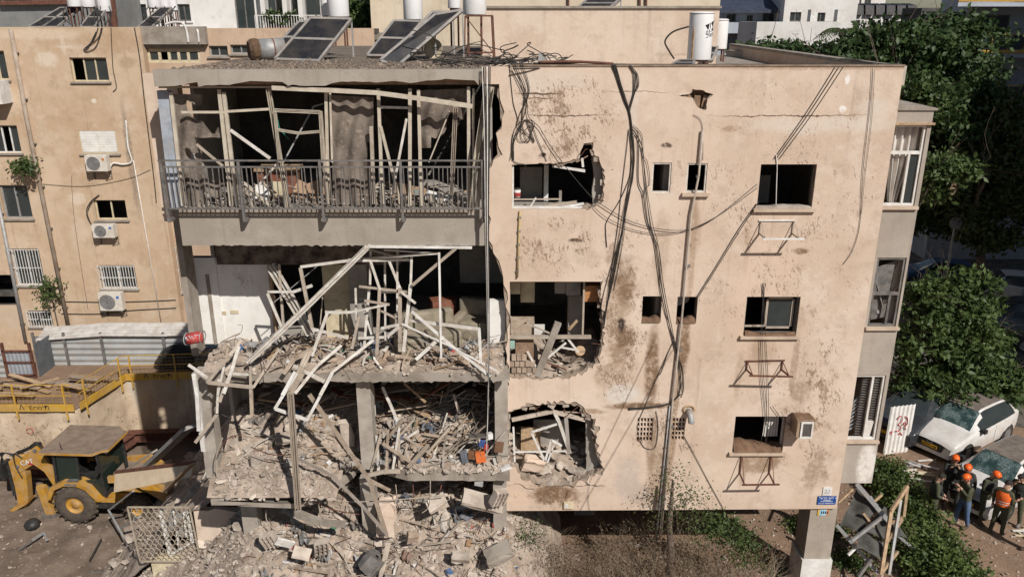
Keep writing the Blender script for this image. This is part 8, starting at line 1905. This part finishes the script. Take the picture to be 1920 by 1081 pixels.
# cab
for x, y in ((-.62, .02), (-.62, 1.68), (1.1, .02), (1.1, 1.68), (.25, .02), (.25, 1.68)): obj('cab_post', MB().bar(BW_(x, y, 1.0 if x > 1 else 1.5), BW_(x+(.06 if x < 0 else -.12 if x > 1 else 0), y+(.06 if y < 1 else -.06), 2.72), .08), m_black, t)
for zz in (1.55, 2.68): obj('cab_rail', MB().bar(BW_(-.6, .05, zz), BW_(1.05, .05, zz), .06), m_black, t)
m_cabg = glass_mat('green_cab_glass', (.010, .016, .013), .1)
obj('rear_glass', MB().quad(BW_(-.6, .1, 1.6), BW_(-.6, 1.6, 1.6), BW_(-.56, 1.55, 2.65), BW_(-.56, .12, 2.65)), m_cabg, t); obj('side_glass', MB().quad(BW_(-.55, .05, 1.6), BW_(.2, .05, 1.6), BW_(.2, .08, 2.65), BW_(-.5, .08, 2.65)), m_cabg, t); obj('front_glass', MB().quad(BW_(1.08, .1, 1.2), BW_(1.08, 1.6, 1.2), BW_(.98, 1.55, 2.65), BW_(.98, .12, 2.65)), m_cabg, t); obj('door_glass', MB().quad(BW_(.3, .03, 1.0), BW_(1.05, .03, 1.0), BW_(.98, .05, 1.75), BW_(.3, .05, 1.6)), m_cabg, t)
obj('far_side_glass', MB().quad(BW_(-.55, 1.66, 1.6), BW_(1.05, 1.66, 1.3), BW_(.98, 1.62, 2.65), BW_(-.5, 1.62, 2.65)), m_cabg, t)
obj('seat', bbx(-.1, .4, .6, 1.1, 1.15, 1.35), m_black, t); obj('seat_back', bbx(-.2, -.08, .6, 1.1, 1.3, 2.0), m_black, t); obj('console', bbx(.75, .95, .6, 1.1, 1.0, 1.7), m_black, t); obj('cab_floor', bbx(-.6, 1.1, .08, 1.62, .98, 1.05), m_black, t)
rf = obj('cab_roof', MB().prism([(-.95, -.12), (.95, -.12), (1.12, .12), (1.35, .2), (1.35, 1.5), (1.12, 1.58), (.95, 1.82), (-.95, 1.82)], BW_(0, 0, 2.735), RB @ Vector((1, 0, 0)), RB @ Vector((0, 1, 0)), Vector((0, 0, .09))), m_catd, t)
ed = MB(); rp = [(-.95, -.12), (.95, -.12), (1.12, .12), (1.35, .2), (1.35, 1.5), (1.12, 1.58), (.95, 1.82), (-.95, 1.82), (-.95, -.12)]
for a_, b_ in zip(rp[:-1], rp[1:]): ed.bar(BW_(a_[0], a_[1], 2.75), BW_(b_[0], b_[1], 2.75), .05, .07)
obj('roof_edge', ed, m_cat, rf); obj('antenna', MB().bar(BW_(-.2, .05, 2.82), BW_(-.25, .05, 3.1), .02), m_black, rf)
for y0 in (.1, 1.45): obj('loader_arm', bpoly([(1.2, 1.5), (2.0, 1.55), (3.2, .75), (3.6, .35), (3.75, .5), (3.3, 1.0), (2.1, 1.85), (1.2, 1.75)], y0, y0+.12), m_cat, t)
obj('loader_bucket', bpoly([(3.6, .1), (4.5, .06), (4.5, .12), (3.75, .22), (3.65, .8), (3.9, 1.0), (3.85, 1.04), (3.55, .85)], -.2, 2.0), m_cat, t)
# rear digging arm
bm_ = obj('boom', bpoly([(-.75, .9), (-1.0, 1.25), (-1.15, 1.75), (-1.45, 2.35), (-1.62, 2.55), (-1.78, 2.45), (-2.5, 1.85), (-2.55, 1.5), (-2.35, 1.5), (-1.8, 1.85), (-1.45, 1.55), (-1.2, .95), (-1.05, .75)], .62, .98), m_cat, t)
text_mesh('logo', 'CAT', BW_(-2.02, .612, 1.93), .26, RB @ Vector((.94, 0, .25)), (-.2, 0, .98), m_wp, bm_); obj('logo_triangle', MB().prism([(-.1, 0), (.12, 0), (.0, .13)], BW_(-1.9, .614, 1.83), RB @ Vector((1, 0, 0)), Z, RB @ Vector((0, -.004, 0))), gm, bm_)
st_ = obj('dipper', bpoly([(-2.2, 2.05), (-2.45, 2.2), (-2.75, 1.9), (-2.72, .9), (-2.75, .05), (-2.5, -.02), (-2.32, .3), (-2.2, 1.3)], .66, .94), m_cat, t)
obj('hydraulic_ram', MB().cyl(BW_(-1.5, .8, 2.62), BW_(-2.4, .8, 2.2), .065, .065, 10), m_black, t); obj('hydraulic_ram', MB().cyl(BW_(-2.92, .8, 1.7), BW_(-2.9, .8, .4), .06, .06, 10), m_black, t)
for k in range(4): obj('hose', MB().tube(smooth_path([BW_(-2.5, .62+.05*k, 2.15), BW_(-2.75-.06*k, .6, 2.3), BW_(-3.0, .6+.05*k, 1.9), BW_(-2.95, .6, 1.5)], 5), .022, 5), m_black, t, True)
obj('hose', MB().tube(smooth_path([BW_(-2.15, .6, 2.1), BW_(-2.4, .58, 2.3), BW_(-2.45, .58, 1.8), BW_(-2.3, .58, 1.3)], 5), .022, 5), m_black, t, True)
obj('digging_bucket', bpoly([(-2.3, .25), (-2.8, .1), (-3.1, -.15), (-3.0, -.4), (-2.55, -.45), (-2.1, -.2), (-2.15, -.16), (-2.55, -.36), (-2.9, -.3), (-2.95, -.12), (-2.7, 0)], .45, 1.15), m_cat, t); obj('side_frame', bbx(-3.1, -2.95, .55, 1.05, 1.2, 1.8), m_black, t)
for y0 in (.1, 1.42):
    sg_ = obj('stabiliser', MB().hexa([BW_(*q) for q in ((-1.35, y0, .1), (-1.05, y0, .1), (-1.05, y0+.2, .1), (-1.35, y0+.2, .1), (-1.5, y0, 1.25), (-1.22, y0, 1.25), (-1.22, y0+.2, 1.25), (-1.5, y0+.2, 1.25))]), m_cat, t); obj('foot_pad', bbx(-1.45, -.95, y0-.1, y0+.3, -.02, .12), m_steel, sg_)
for k, (x, y) in enumerate(((-.9, .2), (-.9, 1.5), (1.2, .35), (1.2, 1.35))): obj('work_light', bbx(x-.05, x+.05, y-.09, y+.09, 2.60, 2.73), m_lamp if k > 1 else m_black, t)
obj('exhaust_stack', MB().cyl(BW_(1.75, .5, 1.5), BW_(1.75, .5, 2.5), .05, .05, 10), m_black, t); obj('mirror_arm', MB().bar(BW_(1.0, .0, 2.3), BW_(1.2, -.3, 2.35), .025), m_black, t); obj('mirror', bbx(1.17, 1.22, -.42, -.22, 2.15, 2.45), m_black, t)
obj('fender_hatch', bbx(-.2, .25, -.225, -.21, 1.54, 1.63), m_steel, t); obj('fender_plate', bbx(-.16, .24, -.15, .15, 1.661, 1.67), m_steel, t); obj('side_stripe', bbx(1.35, 2.2, .39, .399, 1.15, 1.24), m_black, t)
for k in range(3): obj('hydraulic_line', MB().tube(smooth_path([BW_(-.9, .7+.06*k, 1.2), BW_(-1.3, .7+.06*k, 2.2), BW_(-1.62, .7+.06*k, 2.66), BW_(-2.0, .7+.06*k, 2.42), BW_(-2.45, .7+.06*k, 2.25)], 5), .016, 5), m_black, t, True)
for x, z in ((-1.62, 2.42), (-2.4, 1.75), (-.98, .95)): obj('pivot_pin', MB().cyl(BW_(x, .58, z), BW_(x, 1.02, z), .07, .07, 12), m_steel, t)
obj('door_bar', MB().bar(BW_(.3, .0, 1.95), BW_(1.0, .0, 1.95), .035), m_black, t); obj('steering_wheel', MB().tube([BW_(.66+.06*math.sin(a), .85+.18*math.cos(a), 1.78+.1*math.sin(a)) for a in [k*math.pi/8 for k in range(17)]], .015, 5), m_black, t)
obj('rear_frame', bbx(-1.35, -.95, .15, 1.55, .6, .85), m_cat, t)

# ================================================================ PEOPLE
m_skin = mat('skin', (.42, .26, .18), (.36, .21, .15), 6, .6, bump=.05, fine=.05); m_olive = mat('olive_uniform', (.075, .078, .045), (.05, .052, .03), 6, .95); m_darkc = mat('dark_uniform', (.028, .03, .028), (.045, .045, .04), 6, .95); m_jeans = mat('blue_jeans', (.06, .10, .18), (.09, .14, .23), 5, .95); m_boot = mat('brown_boot', (.07, .05, .035), (.10, .075, .055), 5, .9); m_orange = mat('orange_helmet', (.80, .13, .015), (.70, .10, .015), 3, .35, bump=0, fine=.05); m_vest = mat('orange_vest', (.82, .16, .03), (.70, .12, .02), 4, .8); m_hair = mat('dark_hair', (.02, .016, .013), (.03, .025, .02), 20, .8)
def person(label, pos, rz, top, leg, arms, helmet=True, vest=None, lean=0.0, headpitch=.15, stride=.06, h=1.0, boot=None, hold=None):
    base = Vector(pos); t = thing('person', label, 'person', base, 'people gathered by the parked cars'); M_ = Matrix.Rotation(rz, 3, 'Z')
    W = lambda q: base+M_ @ (Vector(q)*h)
    ly = -lean
    N = {'pel': (0, 0, .96), 'wst': (0, ly*.35, 1.12), 'chs': (0, ly*.8, 1.33), 'nk': (0, ly, 1.50), 'hb': (0, ly-.02-.05*headpitch, 1.575), 'hd': (0, ly-.025-.25*headpitch, 1.655), 'ht': (0, ly-.015-.35*headpitch, 1.73)}
    Rr = {'pel': .145, 'wst': .14, 'chs': .165, 'nk': .058, 'hb': .078, 'hd': .092, 'ht': .07}; E = [('pel', 'wst'), ('wst', 'chs'), ('chs', 'nk'), ('nk', 'hb'), ('hb', 'hd'), ('hd', 'ht')]
    for s_, nm in ((-1, 'L'), (1, 'R')):
        st = stride*s_; el, hn = arms[0 if s_ < 0 else 1]
        N.update({'hip'+nm: (s_*.10, 0, .90), 'kn'+nm: (s_*.12, -.03+st*.6, .50), 'an'+nm: (s_*.13, .02+st, .10), 'to'+nm: (s_*.15, -.15+st, .045), 'sh'+nm: (s_*.19, ly*.95, 1.43), 'el'+nm: (s_*el[0], el[1]+ly, el[2]), 'wr'+nm: (s_*hn[0], hn[1]+ly, hn[2])})
        Rr.update({'hip'+nm: .105, 'kn'+nm: .07, 'an'+nm: .055, 'to'+nm: .045, 'sh'+nm: .078, 'el'+nm: .052, 'wr'+nm: .036}); E += [('pel', 'hip'+nm), ('hip'+nm, 'kn'+nm), ('kn'+nm, 'an'+nm), ('an'+nm, 'to'+nm), ('chs', 'sh'+nm), ('sh'+nm, 'el'+nm), ('el'+nm, 'wr'+nm)]
    keys = list(N); me = bpy.data.meshes.new('body'); me.from_pydata([N[k] for k in keys], [(keys.index(a), keys.index(b)) for a, b in E], []); o = bpy.data.objects.new('body', me); COL.objects.link(o)
    o.modifiers.new('skin', 'SKIN').use_smooth_shade = True; sub = o.modifiers.new('sub', 'SUBSURF'); sub.levels = sub.render_levels = 2
    sv = me.skin_vertices[0].data
    for i, k in enumerate(keys): r_ = Rr[k]; sv[i].radius = (r_*1.18, r_*.85) if k in ('chs', 'pel', 'wst') else (r_, r_); sv[i].use_root = (k == 'pel')
    dg = bpy.context.evaluated_depsgraph_get(); bmesh_ = bpy.data.meshes.new_from_object(o.evaluated_get(dg)); bpy.data.objects.remove(o)
    bmesh_.materials.clear(); [bmesh_.materials.append(m) for m in (top, leg, m_skin, boot or m_boot)]
    for p_ in bmesh_.polygons:
        c_ = p_.center; p_.use_smooth = True; z = c_.z
        k = 0
        if z > 1.51 and abs(c_.x) < .14 and abs(c_.y-ly) < .2: k = 2
        elif z < .17: k = 3
        elif z < .98 and min((c_-Vector(N['wrL'])).length, (c_-Vector(N['wrR'])).length, (c_-Vector(N['elL'])).length, (c_-Vector(N['elR'])).length) > .16: k = 1
        elif min((c_-Vector(N['wrL'])).length, (c_-Vector(N['wrR'])).length) < .09: k = 2
        p_.material_index = k
    for v in bmesh_.vertices: v.co = M_ @ (v.co*h)
    b_ = bpy.data.objects.new('body', bmesh_); COL.objects.link(b_); b_.parent = t
    for s_, nm in ((-1, 'L'), (1, 'R')):                    # hands: palm, four fingers, thumb
        e_, w_ = Vector(N['el'+nm]), Vector(N['wr'+nm]); d = (w_-e_).normalized(); _, a_, c_ = frame_from(d); mb = MB(); pc = w_+d*.05
        mb.hexa([W(w_+d*k+a_*x+c_*y) for k, x, y in ((0, -.03, -.014), (0, .03, -.014), (0, .03, .014), (0, -.03, .014), (.085, -.042, -.012), (.085, .042, -.012), (.085, .042, .012), (.085, -.042, .012))])
        for k in range(4): f0 = w_+d*.083+a_*(-.032+.0215*k); ln = (.06, .075, .07, .055)[k]; mb.tube([W(f0), W(f0+d*ln*.55-c_*.01), W(f0+d*ln*.75-c_*.035), W(f0+d*ln*.7-c_*.055)], [.010, .0095, .009, .007], 5)
        th = w_+d*.025+a_*s_*-.032; mb.tube([W(th), W(th+d*.03+a_*s_*-.025-c_*.012), W(th+d*.06+a_*s_*-.02-c_*.03)], [.012, .011, .008], 5); obj('hand', mb, m_skin, t, True)
    hd = Vector(N['hd']); ff = Vector((0, -1, -headpitch)).normalized(); uu_ = Vector((0, -headpitch, 1)).normalized()
    fc_ = MB(); fc_.prism([(-.012, -.03), (.012, -.03), (.006, .02), (-.006, .02)], W(hd+ff*.085), M_ @ Vector((1, 0, 0))*h, M_ @ uu_*h, M_ @ ff*.022*h)
    nose = obj('nose', fc_, m_skin, t)
    for s_ in (-1, 1): obj('eye', MB().box(W(hd+ff*.088+Vector((s_*.032, 0, 0))+uu_*.015), (.02, .012, .01)), m_hair, t); obj('ear', MB().box(W(hd+Vector((s_*.094, .01, -.005))), (.015, .04, .055)), m_skin, t)
    obj('mouth', MB().box(W(hd+ff*.086-uu_*.048), (.04, .01, .008)), m_red, t)
    cap_m, nmh, rad = (m_orange, 'helmet', .122) if helmet else (m_hair, 'hair', .102)
    cc_ = hd+uu_*(.035 if helmet else .02)-ff*.012; rows = 7; mb = MB(); n_ = 18
    for j in range(rows+1):
        ph = j/rows*math.pi*.5*(1.02 if helmet else 1.12)
        for i in range(n_):
            a_ = 2*math.pi*i/n_; q = Vector((math.sin(ph)*math.cos(a_)*rad*.93, 0, 0))+(-ff)*math.sin(ph)*math.sin(a_)*rad*1.12+uu_*math.cos(ph)*rad*1.02
            if not helmet and math.sin(a_) < -.2 and ph > 1.0: q = q*.9+uu_*.035
            mb.v.append(tuple(W(cc_+q)))
    for j in range(rows):
        for i in range(n_): mb.f.append((j*n_+i, j*n_+(i+1) % n_, (j+1)*n_+(i+1) % n_, (j+1)*n_+i))
    hm = obj(nmh, mb, cap_m, t, True)
    if helmet:
        ring = [W(cc_+Vector((math.cos(a_)*rad*.955, 0, 0))-ff*math.sin(a_)*rad*1.14+uu_*.03) for a_ in [k*math.pi/10 for k in range(21)]]; obj('helmet_band', MB().tube(ring, .008*h, 4), m_black, hm); obj('helmet_lamp', MB().box(W(cc_+ff*rad*1.12+uu_*.04), (.05, .03, .035), (0, 0, rz)), m_black, hm)
        obj('chin_strap', MB().tube([W(hd+Vector((s2*.096*math.cos(q), 0, 0))+ff*.03-uu_*.105*math.sin(q)) for s2, q in ((1, 0), (1, .8), (1, 1.5), (-1, .8), (-1, 0))], .006, 4), m_black, hm)
    if vest is not None:
        mb = MB(); n_ = 22; zs = [1.02, 1.12, 1.24, 1.36, 1.46]; rx = [.185, .185, .205, .225, .16]; ry = [.145, .142, .158, .165, .115]
        for j, z in enumerate(zs):
            oy = ly*(z-.96)/.5
            for i in range(n_): a_ = 2*math.pi*i/n_; mb.v.append(tuple(W((rx[j]*math.cos(a_), ry[j]*math.sin(a_)+oy, z))))
        for j in range(len(zs)-1):
            for i in range(n_):
                if j == 2 and (i in (0, 10, 11, 21)): continue
                mb.f.append((j*n_+i, j*n_+(i+1) % n_, (j+1)*n_+(i+1) % n_, (j+1)*n_+i))
        vo_ = obj('vest', mb, vest, t, True)
        if vest is m_vest: 
            for z, k in ((1.10, 1), (1.17, 1)): obj('reflective_band', MB().tube([W((.192*math.cos(a_), .150*math.sin(a_)+ly*.3, z)) for a_ in [q*math.pi/11 for q in range(23)]], .012, 4), m_galv, vo_)
        else:
            for s_ in (-1, 1): obj('pouch', MB().box(W((s_*.09, -.165+ly*.6, 1.16)), (.11, .06, .13), (0, 0, rz)), vest, vo_)
    if hold == 'camera':
        q = (Vector(N['wrL'])+Vector(N['wrR']))/2+(Vector(N['wrR'])-Vector(N['elR'])).normalized()*.1; obj_c = thing('camera_body', 'black camera held up by the person in jeans', 'camera', W(q)); obj('body', MB().box(W(q), (.14, .08, .1), (0, 0, rz)), m_black, obj_c); obj('lens', MB().cyl(W(q), W(q+Vector((0, -.14, 0))), .035, .04, 12), m_black, obj_c)
    if hold == 'phone':
        q = (Vector(N['wrL'])+Vector(N['wrR']))/2+Vector((0, -.09, .0)); obj_c = thing('phone', 'dark phone held by the helmeted person looking down', 'phone', W(q)); obj('case', MB().box(W(q), (.08, .15, .012), (-.5, 0, rz)), m_black, obj_c); obj('screen', MB().box(W(q+Vector((0, 0, .008))), (.07, .13, .004), (-.5, 0, rz)), m_glass, obj_c)
    return t
dn = ((.25, .03, 1.16), (.26, -.04, .92)); fwd_ = ((.24, -.02, 1.17), (.10, -.26, 1.12)); chin = ((.24, -.12, 1.24), (.06, -.18, 1.50)); cam_ = ((.23, -.14, 1.22), (.07, -.30, 1.46)); bent = ((.25, .0, 1.16), (.14, -.22, 1.06))
person('bare headed person in dark uniform with orange strap facing right', G(1741, 985), R(75), m_olive, m_olive, (bent, bent), False, m_darkc, headpitch=.3)
person('helmeted person in dark clothes holding hands to the mouth', G(1772, 948), R(-10), m_darkc, m_darkc, (chin, chin), True, m_darkc)
person('helmeted person in dark gear behind the photographer', G(1797, 966), R(-40), m_darkc, m_darkc, (bent, dn), True, m_darkc, headpitch=.3)
person('helmeted person in blue jeans and olive jacket taking a photograph', G(1800, 988), R(-80), m_olive, m_jeans, (cam_, cam_), True, None, .06, .2, .10, hold='camera')
person('helmeted person in olive uniform looking down at a phone', G(1838, 977), R(20), m_olive, m_olive, (fwd_, fwd_), True, m_darkc, .04, .45, .08, hold='phone')
person('bare headed person wearing a bright orange vest', G(1866, 1002), R(125), m_olive, m_olive, (bent, dn), False, m_vest, .02, .3)
person('bare headed person in olive trousers at the right edge', G(1897, 985), R(-60), m_olive, m_olive, (chin, bent), False, m_darkc, .02, .3, .10, boot=m_steel)
person('person cut off by the right edge, only a leg showing', G(1938, 1038), R(-90), m_olive, m_olive, (dn, dn), False, None, 0, .2, .16)
